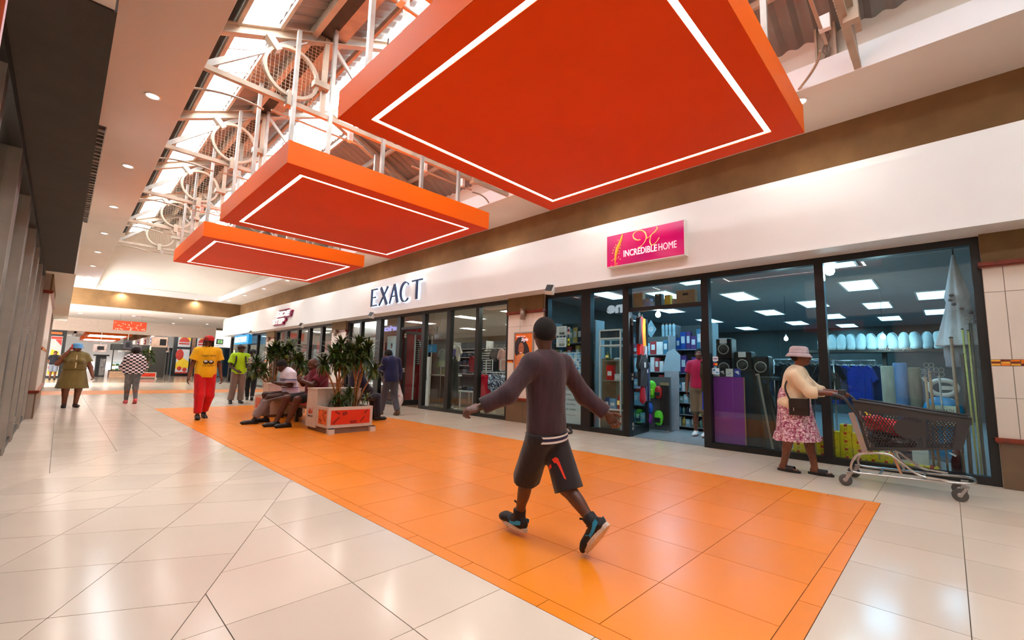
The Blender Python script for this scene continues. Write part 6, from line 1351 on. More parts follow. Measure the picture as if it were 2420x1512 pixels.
for s in (-1, 1):
    q = MB(); ell = lambda u, v: ((u-.50)/.155)**2+((v-.50)/.23)**2 < 1
    honey(q, lambda u, v: side(u, v, s), 28, 13, .03, .93, .06, .78, ell); o = q.obj('basket_side', M_plas, t, True); o['kind'] = 'stuff'
    for (u0, u1, v0, v1) in ((0, 1, .80, 1.0), (0, 1, 0, .07), (.90, 1.0, .05, .82), (0, .035, .05, .82), (.61, .645, .05, .82)):
        q = MB(); P = [side(*p, s, k) for k in (-.006, .008) for p in ((u0, v0), (u1, v0), (u1, v1), (u0, v1))]
        q._add(P, [(0, 3, 2, 1), (4, 5, 6, 7), (0, 1, 5, 4), (1, 2, 6, 5), (2, 3, 7, 6), (3, 0, 4, 7)], False); q.obj('basket_band', M_plas, t, True)
    q = MB(); n = 28; q._add([side(.50+.155*math.cos(2*PI*k/n), .50+.23*math.sin(2*PI*k/n), s, .006) for k in range(n)]+[side(.50+.155*math.cos(2*PI*k/n), .50+.23*math.sin(2*PI*k/n), s, -.004) for k in range(n)], [tuple(range(n)), tuple(range(2*n-1, n-1, -1))]+[(k, n+k, n+(k+1) % n, (k+1) % n) for k in range(n)], False); q.obj('logo_plaque', M_plas, t, True)
    q = MB(); q.tube([side(u, 1.0, s, .004) for u in (0, .5, 1.0)], .013, 8); q.obj('rim', M_plas, t, True)
    q = MB(); q.bar((6.53+s*.272, .805, .80), (6.53+s*.262, .70, .36), .012, .052, up=(0, 1, .25)); q.obj('upright', M_alup, t, True)
    q = MB(); q.tube(spline([(6.53+s*.27, .70, .70), (6.53+s*.272, .80, .86), (6.53+s*.272, .86, .955), (6.53+s*.27, .93, .985), (6.53+s*.265, .965, .985)]), .017, 8); q.obj('handle_arm', M_plas, t, True)
    # chassis tubes
    q = MB(); q.tube(spline([(6.53+s*.262, .22, .20), (6.53+s*.262, .30, .225), (6.53+s*.262, .44, .345), (6.53+s*.262, .53, .39), (6.53+s*.262, .68, .375), (6.53+s*.262, .77, .345), (6.53+s*.265, .825, .26), (6.53+s*.265, .835, .19), (6.53+s*.262, .80, .152), (6.53+s*.255, .60, .155), (6.53+s*.24, .2, .170), (6.53+s*.215, -.05, .185), (6.53+s*.17, -.115, .188), (6.53+s*.06, -.125, .188), (6.53, -.126, .188)]), .0125, 8); q.obj('frame_tube', M_chrome, t, True)
    q = MB(); q.bar((6.53+s*.262, .23, .205), (6.53+s*.262, .07, .197), .022, .016); q.obj('tube_end', M_chrome, t, True)
    for yy, zz, xx, rear in ((.888, .0625, .30, 1), (-.007, .0625, .185, 0)):
        c = Vector((6.53+s*xx, yy, zz)); q = MB(); R = Matrix.Rotation(PI/2, 3, 'Y'); q.lathe([(.018, -.016), (.050, -.016), (.060, -.011), (.0625, 0), (.060, .011), (.050, .016), (.018, .016)], c, 24, True, R); wh = q.obj('wheel', M_rub, t, True)
        q = MB(); q.lathe([(0, -.019), (.022, -.019), (.022, .019), (0, .019)], c, 14, True, R); q.obj('hub', M_alup, wh, True)
        q = MB()
        for k in (-1, 1): q._add([(c.x+k*.022, yy-.012, zz-.012), (c.x+k*.022, yy+.014, zz-.012), (c.x+k*.022, yy-.022+(.0 if rear else -.02), zz+.085), (c.x+k*.022, yy-.07, zz+.082), (c.x+k*.026, yy-.012, zz-.012), (c.x+k*.026, yy+.014, zz-.012), (c.x+k*.026, yy-.022+(.0 if rear else -.02), zz+.085), (c.x+k*.026, yy-.07, zz+.082)], [(0, 1, 2, 3), (7, 6, 5, 4), (0, 4, 5, 1), (1, 5, 6, 2), (2, 6, 7, 3), (3, 7, 4, 0)], False)
        q.box(c.x-.026, c.x+.026, yy-.072, yy-.015, zz+.080, zz+.092); q.obj('fork', M_alup, t, True)
q = MB(); q.cyl((6.27, .965, .988), (6.79, .965, .988), .016, n=12); q.obj('handle', mat('red handle grip', (170, 40, 30), .4), t, True)
q = MB(); q.bbox(6.36, 6.42, .86, .93, .99, 1.05, .008); q.obj('coin_lock', M_plas, t, True)
q = MB(); honey(q, lambda u, v: (6.53+(u-.5)*2*halfw(1, v), quadpt(1, v)[0], quadpt(1, v)[1]), 14, 11, .04, .96, .06, .8); o = q.obj('basket_front', M_plas, t, True); o['kind'] = 'stuff'
q = MB(); honey(q, lambda u, v: (6.53+(u-.5)*2*halfw(v, 0), quadpt(v, 0)[0], quadpt(v, 0)[1]), 14, 24, .03, .97, .02, .98); o = q.obj('basket_floor', M_plas, t, True); o['kind'] = 'stuff'
for v in (.90, 0.04):
    q = MB(); q.bar((6.53-halfw(1, v), quadpt(1, v)[0], quadpt(1, v)[1]), (6.53+halfw(1, v), quadpt(1, v)[0], quadpt(1, v)[1]), .02, .06); q.obj('front_band', M_plas, t, True)
for y_, z_ in ((.60, .155), (.25, .168)):
    q = MB(); q.bar((6.29, y_, z_), (6.77, y_, z_), .02, .016); q.obj('cross_bar', M_chrome, t, True)
for s in (-1, 1):
    q = MB(); q.bar((6.53+s*.15, .50, .43), (6.53+s*.18, .42, .19), .018, .02); q.obj('strut', M_chrome, t, True)
# things in the trolley
t = thing('shopping_bag', 'red patterned cloth bag lying in the trolley', 'bag', (6.50, .50, .46)); S = Sdf(); S.cone((-.10, .10, .25), (-.08, -.08, .16), .075, .06, .05); S.cone((-.02, .12, .22), (.04, -.02, .20), .09, .08, .05); S.ell((-.10, .16, .27), (.06, .08, .04), None, .03)
tt = NT('red patterned cloth'); vo = tt.n('ShaderNodeTexVoronoi'); vo.inputs['Scale'].default_value = 26; tt.l(tt.coord('Object'), vo.inputs['Vector']); tt.l(tt.ramp(vo.outputs['Distance'], [(.0, (250, 190, 190)), (.25, (236, 60, 70)), (.6, (200, 20, 36))]), tt.p.inputs['Base Color']); S.obj('cloth', tt.m, t, .012)
q = MB(); q.tube(spline([(-.10, .16, .30), (-.06, .20, .34), (-.02, .14, .30)]), .010, 6); q.obj('handle', mat('yellow bag handle', (220, 190, 60), .7), t)
t = thing('shopping_bag', 'black bin-bag parcel filling the rear of the trolley', 'bag', (6.50, .42, .42)); S = Sdf(); S.ell((0, .16, .10), (.18, .12, .11), None, .05); S.ell((-.06, .02, .08), (.14, .16, .08), None, .05); S.ell((.05, .18, .16), (.12, .08, .06), None, .05); S.obj('sack', mat('black plastic sack', (16, 16, 17), .35, var=.1, bump=.7, bscale=26), t, .012)
q = MB(); q.tube(spline([(0, .22, .20), (.03, .25, .24), (.06, .20, .22)]), .012, 6); q.obj('knot', mat('black plastic knot', (18, 18, 19), .35), t)

# ================================================================== planters, bench and plants
M_pw = mat('white planter laminate', (206, 190, 176), 0.45, var=0.03); M_pl = mat('brown planter plinth', (128, 100, 84), 0.6, var=0.05); M_soil = mat('potting soil', (40, 32, 26), 0.95, bump=.6, bscale=60); M_pr = mat('red orange panel', (218, 52, 22), .35, var=.03); M_pd = mat('dark red print', (150, 30, 22), .4, var=0); M_po = mat('orange panel', (212, 92, 34), .4, var=.14, vscale=8)
def planter(y0, y1, label, x0=3.36, x1=4.20, front=-1):
    t = thing('planter', label, 'planter', ((x0+x1)/2, (y0+y1)/2, 0)); f = .055
    q = MB(); q.box(x0+.03, x1-.03, y0+.03, y1-.0, .0, .11); q.obj('plinth', M_pl, t, True)
    q = MB(); q.box(x0, x1, y0, y0+.03, .10, .46); q.box(x0, x1, y1-.03, y1, .10, .46); q.box(x0, x0+.03, y0+.03, y1-.03, .10, .46); q.box(x1-.03, x1, y0+.03, y1-.03, .10, .46); q.box(x0+.03, x1-.03, y0+.03, y1-.03, .10, .14); q.obj('trough', M_pw, t, True)
    q = MB(); q.box(x0+.03, x1-.03, y0+.03, y1-.03, .14, .42); q.obj('soil', M_soil, t, True)
    ye = y0 if front < 0 else y1
    q = MB(); q.box(x0+f, x1-f, *sorted((ye, ye+front*.004)), .155, .405); p = q.obj('front_panel', M_pr, t, True)
    for (x, z, w, h, r) in ((.17, .36, .10, .035, -.5), (.30, .345, .09, .06, .3), (.15, .23, .16, .035, .75), (.47, .19, .13, .05, 0), (.64, .23, .12, .03, .8), (.70, .36, .08, .03, .7), (.76, .36, .03, .06, 0)):
        if x < x1-x0-.1: q = MB(); q.obox((x0+x, ye+front*.005, z), (w, .003, h), Matrix.Rotation(-r, 3, 'Y')); q.obj('print_mark', M_pd, p, True)
    q = MB(); q.box(x0-.004, x0, y0+.05, y1-.10, .155, .405); p = q.obj('side_panel', M_po, t, True)
    for (y_, z, w, h, r) in ((.16, .27, .16, .02, .9), (.10, .36, .08, .03, -.4), (.30, .22, .10, .03, .2)):
        q = MB(); q.obox((x0-.005, y0+y_, z), (.003, w, h), Matrix.Rotation(r, 3, 'X')); q.obj('print_mark', M_pd, p, True)
    for x in (x0+.06, x1+.0):
        q = MB(); q.bbox(x-.06, x+.05, ye-.06, ye+.03, 0, .085, .006) if front < 0 else q.bbox(x-.06, x+.05, ye-.03, ye+.06, 0, .085, .006); ft = q.obj('anchor_foot', M_pw, t, True)
        q = MB(); q.box(x-.05, x+.04, ye-.052, ye+.0, .085, .10); q.obj('bolt_plate', M_dark, ft, True)
    return t
planter(7.75, 8.25, 'white planter box with red print panel on the orange tiles, beside the seated maroon shirt')
planter(11.35, 11.9, 'white planter box with orange side panel behind the striped-shirt man', front=1)
t = thing('bench', 'double-sided mall bench with red seats between two planters', 'bench', (3.8, 9.8, 0))
for (y0, y1) in ((8.26, 8.72), (10.98, 11.34)):
    q = MB(); q.box(3.36, 4.20, y0, y1, .06, .74); blk = q.obj('end_block', M_pw, t, True); q = MB(); q.box(3.35, 4.21, y0-.01, y1+.01, .74, .765); q.obj('cap', M_pw, blk, True); q = MB(); q.box(3.40, 4.16, y0+.02, y1-.02, 0, .06); q.obj('plinth', M_pl, blk, True)
    if y0 < 9:
        q = MB()
        for P in ([(8.62, .30), (8.56, .40), (8.56, .30)], [(8.55, .30), (8.52, .40), (8.49, .36), (8.50, .30)], [(8.48, .30), (8.43, .41), (8.43, .30)]): q.prism(P, lambda u, v, k: (3.357-.003*k, u, v))
        q.obj('emblem', mat('mall emblem', (206, 70, 34), .5), blk, True); text_obj('lettering', 'TWIN CITY', mat('grey print', (90, 70, 64), .6), face_mx(3.356, 8.64, .235), .1, .002, blk, True, fit=(.24, .032))
for s, x0, x1 in ((-1, 3.44, 3.78), (1, 3.84, 4.18)):
    q = MB(); q.bbox(x0, x1, 8.74, 10.96, .40, .47, .015); q.obj('seat', mat('red seat vinyl', (196, 22, 22), .4, var=.05), t, True)
    for y_ in (8.95, 9.85, 10.75):
        q = MB(); q.box((x0+x1)/2-.03, (x0+x1)/2+.03, y_-.03, y_+.03, 0, .40); q.obj('leg', M_dark, t, True)
q = MB(); q.box(3.785, 3.835, 8.74, 10.96, .30, .64); q.obj('backrest', M_pw, t, True)
q = MB(); q.box(3.50, 4.12, 8.74, 10.96, .33, .40); q.obj('seat_beam', M_pl, t, True)
# plants
t0 = NT('glossy green leaf'); v = t0.coord('Object'); oi = t0.n('ShaderNodeObjectInfo'); t0.l(t0.ramp(t0.noise(v, 7, 2), [(.3, (34, 52, 20)), (.5, (58, 84, 30)), (.72, (112, 128, 50))]), t0.p.inputs['Base Color']); t0.p.inputs['Roughness'].default_value = .35; LEAF = t0.m
STEM = mat('woody tan stem', (150, 100, 56), .7, var=.2, vscale=25, bump=.5, bscale=70)
def leaf_cluster(n, L, rnd):
    q = MB()
    for k in range(n):
        az = rnd.uniform(0, 2*PI); el0 = rnd.uniform(-.45, 1.5); l = L*rnd.uniform(.75, 1.2); w = .0085*rnd.uniform(.8, 1.3)*L/.24
        d = Vector((math.cos(az), math.sin(az), 0)); sd = Vector((-math.sin(az), math.cos(az), 0)); p = d*.012+Vector((0, 0, rnd.uniform(-.04, .05))); e = el0; vs = []; m = 5
        for i in range(m+1):
            ww = w*(0.55+1.2*math.sin(PI*min(1, (i/m)*.75+.12)))*(1 if i < m else .08); vs += [tuple(p-sd*ww), tuple(p+sd*ww)]
            e -= .17*(1+.6*(el0 < .3)); p = p+(d*math.cos(e)+Vector((0, 0, math.sin(e))))*(l/m)
        q._add(vs, [(2*i, 2*i+1, 2*i+3, 2*i+2) for i in range(m)], True)
    return q
rnd = random.Random(3); CL = [leaf_cluster(80, .25, rnd).mesh('leaf_cluster') for _ in range(4)]; CLs = [leaf_cluster(34, .17, rnd).mesh('leaf_cluster') for _ in range(2)]
for me in CL+CLs: me.materials.append(LEAF)
def plant(loc, label, heads, seed, group=None, low=4):
    rnd = random.Random(seed); t = thing('potted_plant', label, 'plant', loc, group=group)
    for i, (dx, dy, h) in enumerate(heads):
        b = Vector((rnd.uniform(-.06, .06), rnd.uniform(-.06, .06), -.02)); top = Vector((dx, dy, h)); mid = b*.5+top*.5+Vector((rnd.uniform(-.05, .05)-dx*.22, -dy*.22, 0)); P = spline([tuple(b), tuple(b*.7+mid*.3), tuple(mid), tuple(top)])
        q = MB(); q.tube(P, [.022-.010*k/len(P) for k in range(len(P))], 7); q.obj('stem', STEM, t)
        o = link('leaf_cluster', CL[i % 4], t); o.location = top; o.rotation_euler = (rnd.uniform(-.3, .3), rnd.uniform(-.3, .3), rnd.uniform(0, 6.28)); s = rnd.uniform(.9, 1.15); o.scale = (s, s, s); o['kind'] = 'stuff'
    for k in range(low):
        a = rnd.uniform(0, 6.28); r = rnd.uniform(.10, .20); o = link('leaf_cluster', CLs[k % 2], t); o.location = (r*math.cos(a), r*math.sin(a)*.6, rnd.uniform(.06, .30)); o.rotation_euler = (0, 0, a); o['kind'] = 'stuff'
    return t
plant((3.64, 8.00, .42), 'tall bushy dracaena with orange-brown stems, nearer the mall emblem, in the red-panel planter', [(-.16, -.02, .95), (.02, .05, 1.16), (.14, -.06, 1.02), (-.30, .03, .78), (.20, .05, .80), (-.05, -.10, .80), (.0, .08, .95)], 1)
plant((4.00, 8.02, .42), 'tall bushy dracaena at the blue-shirt side of the red-panel planter', [(-.05, .0, 1.16), (.16, .05, 1.02), (.30, -.05, .68), (.02, -.08, .92), (.20, .08, .85), (-.16, .05, 1.0), (.10, -.10, 1.12)], 2)
plant((3.62, 11.62, .42), 'bushy dracaena directly behind the striped-shirt man', [(-.10, 0, .98), (-.34, .05, .80), (.08, .08, 1.16), (-.22, -.1, .62), (.18, .0, .95), (-.02, .1, 1.08), (-.42, .0, .62)], 3)
plant((4.02, 11.65, .42), 'bushy dracaena between the bench men, left of the dark planter stems', [(-.02, 0, 1.18), (.20, .05, .95), (.34, 0, .70), (-.15, .08, 1.10), (.05, -.1, .90), (.25, -.05, .82)], 4)
t = planter(40.2, 40.8, 'small white planter with orange panel at the far crossing', x0=3.9, x1=4.9)
plant((4.3, 40.5, .42), 'dark green potted plant beside the tan pylon at the crossing', [(-.3, 0, 1.1), (0, 0, 1.5), (.3, 0, 1.2), (-.15, .1, 1.35), (.2, .1, 1.45), (.0, -.1, 1.0), (-.4, 0, .8), (.4, 0, .8)], 5)
# ================================================================== goods: homeware shop
M_card = mat('brown cardboard', (176, 132, 92), .8, var=.06); M_wht = mat('white plastic', (226, 226, 224), .4, var=.02); M_shelf = mat('pale shelf metal', (150, 156, 160), .5, .2, var=.03)
R_ = random.Random(11)
def carton(loc, sx, sy, sz, m, label, group=None, cat='box', tape=None, rz=0):
    t = thing('carton', label, cat, loc, rz, group); q = MB(); q.bbox(-sx/2, sx/2, -sy/2, sy/2, 0, sz, .004); q.obj('box', m, t)
    q = MB(); q.box(-sx/2-.001, sx/2+.001, -.018, .018, sz-.03, sz+.001); q.obj('tape', tape or mat('parcel tape', (196, 170, 130), .4), t); return t
# yellow juice cartons in low stacks behind the glass
tt = NT('yellow printed carton'); vo = tt.n('ShaderNodeTexVoronoi'); vo.inputs['Scale'].default_value = 30; tt.l(tt.coord('Object'), vo.inputs['Vector']); tt.l(tt.ramp(vo.outputs['Distance'], [(0, (70, 60, 20)), (.16, (110, 90, 30)), (.20, (244, 206, 20)), (1, (250, 214, 28))]), tt.p.inputs['Base Color']); tt.p.inputs['Roughness'].default_value = .4
YC0 = carton((7.86, 1.22, 0), .15, .135, .108, tt.m, 'yellow printed carton in the low stacks behind the homeware window', 'yellow cartons in the window', tape=mat('red spot', (214, 50, 30), .5))
for yy, n in ((1.36, 3), (1.22, 4), (1.08, 5), (.94, 4), (.80, 4), (.66, 2), (1.52, 4), (1.66, 2), (1.80, 1)):
    for k in range(n):
        if (yy, k) != (1.22, 0): dup(YC0, (7.86, yy+R_.uniform(-.006, .006), .108*k))
for k in range(3): dup(YC0, (7.86, .50-.14*k, 0))
# purple board with logo cards above
t = thing('display_board', 'plain purple board standing behind the homeware glass', 'board', (7.74, 2.62, .09)); q = MB(); q.box(-.008, .008, -.26, .245, 0, 1.07); q.obj('board', mat('purple board', (136, 52, 150), .35, var=.04, vscale=1.2), t); q = MB(); q.box(-.012, .012, -.27, -.26, 0, 1.07); q.obj('edge', M_card, t)
for k, (c, yy, w) in enumerate((((206, 210, 216), 2.79, .13), ((52, 48, 60), 2.68, .09), ((216, 216, 214), 2.57, .11), ((40, 60, 160), 2.45, .10))):
    t = thing('logo_card', ('white card with blue dart logo above the purple board', 'black logo card above the purple board', 'white card with thin V mark above the purple board', 'royal blue card above the purple board')[k], 'card', (7.73, yy, 1.165)); q = MB(); q.box(-.003, .003, -w/2, w/2, 0, .13); q.obj('card', mat('logo card %d' % k, c, .4), t)
    q = MB(); P = [(-.03, .03), (.04, .08), (-.02, .10)] if k != 2 else [(-.03, .06), (.03, .03), (.035, .035), (-.022, .063), (.035, .10), (.03, .104)]; q.prism(P, lambda u, v, kk: (-.004-.001*kk, u, v)); q.obj('mark', mat('card mark %d' % k, ((50, 80, 150), (200, 200, 200), (110, 110, 120), (230, 230, 240))[k], .4), t)
# payment stickers on the glass
for k, (z, lab, c) in enumerate(((1.42, 'white VISA payment sticker on the door post glass', (240, 240, 244)), (1.33, 'dark payment sticker with red and orange discs on the glass', (40, 40, 80)), (1.20, 'pale blue card sticker on the glass beside the door', (190, 222, 240)))):
    t = thing('sticker', lab, 'sticker', (7.652, 2.76, z)); h = (.07, .07, .10)[k]; w = (.085, .085, .115)[k]; q = MB(); q.box(-.002, 0, -w/2, w/2, 0, h); q.obj('sheet', mat('sticker sheet %d' % k, c, .4), t)
    if k == 0: text_obj('lettering', 'VISA', mat('visa blue', (30, 40, 120), .4), face_mx(-.003, .034, .02), .1, .001, t, False, .004, 1, .2, fit=(.068, .03))
    elif k == 1:
        for s, cc in ((.014, (214, 40, 30)), (-.014, (246, 160, 40))): q = MB(); q.prism([(s+.022*math.cos(2*PI*i/16), .035+.022*math.sin(2*PI*i/16)) for i in range(16)], lambda u, v, kk: (-.003-.001*(s < 0)-.001*kk, u, v)); q.obj('disc', mat('sticker disc %d' % cc[1], cc, .4), t)
    else:
        for dy, dz in ((.025, .055), (-.025, .015)): q = MB(); q.box(-.003, -.002, dy-.02, dy+.02, dz, dz+.026); q.obj('card_print', mat('sticker blue', (40, 130, 180), .4), t)
# window lettering
M_pale = mat('pale window lettering', (206, 220, 226), .5, var=0)
t = thing('window_lettering', 'pale mafy carpet lettering on the homeware glass', 'lettering', (7.652, .45, 1.56)); text_obj('lettering', 'mafy carpet', M_pale, face_mx(7.652, .64, 1.555), .1, .001, t, True, fit=(.32, .055))
# leaning framed mirrors
for k, (yy, w, h, c) in enumerate(((2.30, .34, 1.28, (40, 52, 60)), (2.18, .30, 1.22, (70, 84, 92)), (2.08, .26, 1.15, (54, 66, 74)), (1.98, .24, 1.08, (84, 92, 96)))):
    t = thing('leaning_frame', ('dark framed panel leaning right beside the purple board', 'second grey framed panel leaning in the homeware window', 'third slate framed panel leaning in the homeware window', 'shortest pale framed panel leaning in the homeware window')[k], 'frame', (7.95+.05*k, yy, 0)); t.rotation_euler = (-.10-.04*k, 0, .12)
    q = MB(); q.box(-.01, .0, -w/2+.03, w/2-.03, .03, h-.03); q.obj('panel', mat('frame panel %d' % k, c, .25, .3), t); q = MB()
    for b in ((-w/2, w/2, 0, .03), (-w/2, w/2, h-.03, h), (-w/2, -w/2+.03, .03, h-.03), (w/2-.03, w/2, .03, h-.03)): q.box(-.02, .012, *b)
    q.obj('frame', M_black if k != 1 else M_galv, t)
# stacked radios and speakers on a dark table
t = thing('display_table', 'dark display table under the black speakers', 'table', (8.35, 2.55, 0)); q = MB(); q.bbox(-.3, .3, -.5, .5, 1.12, 1.18, .01); q.obj('top', M_dark, t)
for x in (-.26, .26):
    for y_ in (-.45, .45): q = MB(); q.box(x-.025, x+.025, y_-.025, y_+.025, 0, 1.12); q.obj('leg', M_dark, t)
for k, (yy, z, w, h) in enumerate(((2.80, 1.18, .26, .30), (2.80, 1.48, .26, .36), (2.50, 1.18, .28, .42), (2.22, 1.18, .24, .34))):
    t = thing('speaker_box', ('small black speaker with grey ring, bottom of the stack by the door', 'black speaker with white price card, top of the stack by the door', 'wide black speaker in the middle of the display table', 'end black speaker nearest the leaning frames')[k], 'speaker', (8.30, yy, z)); q = MB(); q.bbox(-.14, .14, -w/2, w/2, 0, h, .02); q.obj('cabinet', M_black, t)
    q = MB(); q.tube([(-.145, .085*math.cos(2*PI*i/20), h*.45+.085*math.sin(2*PI*i/20)) for i in range(20)], .010, 6, closed=True); q.obj('ring', M_galv, t); q = MB(); q.lathe([(.075, 0), (.05, .012), (0, .016)], (-.142, 0, h*.45), 16, True, Matrix.Rotation(-PI/2, 3, 'Y'), cap=False); q.obj('cone', M_dark, t)
    if k in (1, 2): q = MB(); q.box(-.146, -.142, -.06, .06, h-.10, h-.01); q.obj('price_card', M_wht, t)
# pillow shelf deep in the shop
t = thing('wall_shelf', 'long dark shelf carrying the row of pillows', 'shelf', (11.6, 1.0, 1.72)); q = MB(); q.box(-.28, .28, -1.6, 1.3, 0, .05); q.obj('board', M_dark, t)
for yy in (-1.5, -.1, 1.2): q = MB(); q.box(-.04, .28, yy-.03, yy+.03, -1.72, 0); q.obj('upright', M_dark, t)
PIL = cloth('cyan white pillow', (196, 222, 226), .8, .5, 9, .06)
def pillow(loc, label, tilt, s=1.0):
    t = thing('pillow', label, 'pillow', loc, group='pillows on the dark shelf'); S = Sdf(); S.ell((0, 0, .17*s), (.09*s, .085*s, .175*s), np.array([list(r) for r in Matrix.Rotation(tilt, 3, 'X')]), .02); S.ell((0, .01, .05*s), (.085*s, .075*s, .05*s), None, .04); S.obj('cushion', PIL, t, .02)
    q = MB(); q.tube([(0, .086*math.cos(a), .17*s+.172*s*math.sin(a)) for a in [2*PI*i/16 for i in range(16)]], .006, 4, closed=True); q.obj('piping', PIL, t); return t
P0 = pillow((11.5, 1.9, 1.77), 'plump pale pillow standing in the row on the dark shelf', .10)
P1 = pillow((11.5, 1.72, 1.77), 'plump pale pillow standing in the row on the dark shelf', -.2)
for k in range(2, 15): dup((P0, P1)[k % 2], (11.5+R_.uniform(-.03, .03), 1.9-.165*k, 1.77))
# upright fabric boards / carpet rolls
for k, (yy, w, h, c, lab) in enumerate(((.70, .17, 1.40, (196, 186, 166), 'beige carpet roll standing upright in the homeware window'), (.55, .16, 1.45, (120, 150, 196), 'light blue carpet roll standing upright in the homeware window'), (.38, .15, 1.38, (150, 136, 116), 'brown-beige carpet roll standing upright in the homeware window'), (.20, .20, 1.36, (96, 100, 112), 'slate grey carpet roll standing upright in the homeware window'))):
    t = thing('carpet_roll', lab, 'carpet', (9.45, yy, 0)); q = MB(); q.lathe([(w*.52, 0), (w*.55, .02), (w*.53, h*.5), (w*.55, h-.02), (w*.50, h)], n=20); q.obj('roll', cloth('carpet %d' % k, c, .95, .5, 8, .1), t); q = MB(); q.tube([(.15*w*a*math.cos(4*PI*a)*2.6, .15*w*a*math.sin(4*PI*a)*2.6, h+.002) for a in [i/24 for i in range(25)]], .004, 4); q.obj('spiral_edge', M_dark, t)
# blue baby bath standing on end, with white seat on top
t = thing('baby_bath', 'glossy sky-blue baby bath standing on end in the homeware window', 'baby bath', (7.98, .08, .07)); S = Sdf(); S.cone((0, 0, .20), (0, 0, .72), .12, .19, .05, ax=(1, 0, 0), fs=.55); S.sub((.16, 0, .50), (.13, .15, .40), None, .02); S.obj('shell', mat('sky blue plastic', (20, 146, 214), .2, var=.03), t, .012)
q = MB(); q.box(-.135, -.128, -.12, .13, .55, .80); lb = q.obj('label', mat('bath label', (214, 222, 206), .5, var=.06, vscale=12), t); text_obj('lettering', 'BABY BATH', M_dark, face_mx(-.137, .10, .72), .1, .001, lb, False, fit=(.2, .035)); q = MB(); q.prism([(.09*math.cos(PI*i/10), .60+.08*math.sin(PI*i/10)) for i in range(11)], lambda u, v, k: (-.136-.001*k, u, v)); q.obj('print', mat('bath print', (150, 190, 90), .5), lb)
q = MB(); q.prism([(-.04, .62), (.03, .655), (.02, .63), (-.03, .60)], lambda u, v, k: (-.13-.002*k, u-.05, v-.42)); q.obj('painted_highlight', M_wht, t);  # white sliver painted onto the blue shell as a highlight
for s in (-.12, .12): q = MB(); q.bar((0, s, -.07), (0, s*.6, .12), .03, .03); q.obj('stand_leg', M_galv, t)
t = thing('toilet_seat', 'white plastic child seat with handles above the blue bath', 'child seat', (7.98, .06, .98)); q = MB(); q.tube([(0, .13*math.cos(a)*(1 if abs(math.cos(a)) < .8 else .98), .11+.095*math.sin(a)) for a in [2*PI*i/24 for i in range(24)]], .030, 8, closed=True); q.obj('ring', M_wht, t); q = MB(); q.bar((0, .13, .14), (0, .19, .24), .03, .03); q.obj('handle', M_wht, t); q = MB(); q.box(-.01, .01, -.10, .02, .085, .135); q.obj('bridge', M_wht, t)
t = carton((7.90, .42, .0), .14, .36, .30, mat('white printed carton', (206, 208, 204), .5, var=.02), 'white printed carton beside the yellow cartons in the window'); q = MB(); q.box(-.074, -.07, -.02, .12, .15, .27); q.obj('print', mat('carton picture', (70, 56, 70), .5, var=.5, vscale=30), t)
# curtain poles leaning in the right corner
for k, (yy, x, h, r, c, fin) in enumerate(((.20, 7.80, 1.22, .014, (176, 138, 104), 1), (.15, 7.80, 1.30, .015, (170, 130, 98), 1), (.08, 7.82, 1.24, .011, (150, 150, 146), 2), (-.06, 7.86, 1.72, .017, (150, 112, 86), 0), (-.12, 7.90, 1.50, .02, (60, 54, 50), 0), (-.18, 7.84, 1.82, .010, (200, 200, 110), 0), (-.21, 7.84, 1.80, .010, (206, 206, 120), 0), (-.24, 7.90, 1.9, .016, (84, 88, 80), 2), (.0, 7.95, .62, .05, (110, 34, 30), 0))):
    t = thing('curtain_pole', ('tan wooden curtain pole, shorter of the tied pair', 'tan wooden curtain pole, longer of the tied pair', 'silver curtain pole with curled finial', 'tall pinkish wooden curtain pole', 'dark curtain pole in the window corner', 'yellow-edged blind rail nearer the wooden poles', 'yellow-edged blind rail nearer the cream pier', 'tall grey pole with curled finial by the pier', 'short wine-red roll among the curtain poles')[k], 'curtain pole', (x, yy, 0)); t.rotation_euler = (R_.uniform(-.02, .02), R_.uniform(-.01, .02), 0)
    q = MB(); q.cyl((0, 0, .0), (0, 0, h), r, n=10); q.obj('pole', mat('pole %d' % k, c, .4, .2 if fin == 2 else 0, var=.08, vscale=20), t)
    q = MB()
    if fin:
        for s in (-1, 1):
            for m_ in range(2): q.tube([(0, s*.03*(1-math.cos(a))*.8, h+.02+.055*m_+.028*math.sin(a)) for a in [2*PI*i/12 for i in range(12)]], .004, 5, closed=True)
    else: q.lathe([(r*1.2, 0), (r*1.3, .012), (0, .02)], (0, 0, h), 10, cap=False)
    q.obj('finial', M_galv if fin else M_dark, t)
# white net bed canopy hanging in the corner
t = thing('bed_canopy', 'white net bed canopy with grey ruffles hanging in the window corner', 'bed canopy', (8.02, -.14, 1.35)); NET = cloth('white net', (206, 210, 220), .9, .7, 10, .06)
S = Sdf(); S.cone((0, 0, 1.45), (0, 0, .92), .02, .11, .03, wave=(6, .1, .2)); S.cone((0, 0, .94), (0, -.01, .28), .085, .24, .03, fb=True, ax=(1, 0, 0), fs=.6, wave=(9, .10, .4)); S.obj('net', NET, t, .012)
S = Sdf(); S.cone((.02, 0, .30), (.02, 0, .0), .17, .15, .03, fb=True, ax=(1, 0, 0), fs=.5, wave=(8, .08, 0)); S.obj('inner_net', cloth('grey net', (150, 156, 170), .9, .7, 10, .1), t, .014)
for k in range(7): q = MB(); q.ell((-.10-.01*k, .05-.03*k+.05*math.sin(k), .92-.06*k), (.02, .025, .02), 8, 5); q.obj('ruffle', mat('grey ruffle', (96, 92, 98), .8), t)
q = MB(); q.cyl((0, 0, 1.44), (0, 0, 1.60), .008, n=6); q.obj('hook', M_dark, t)
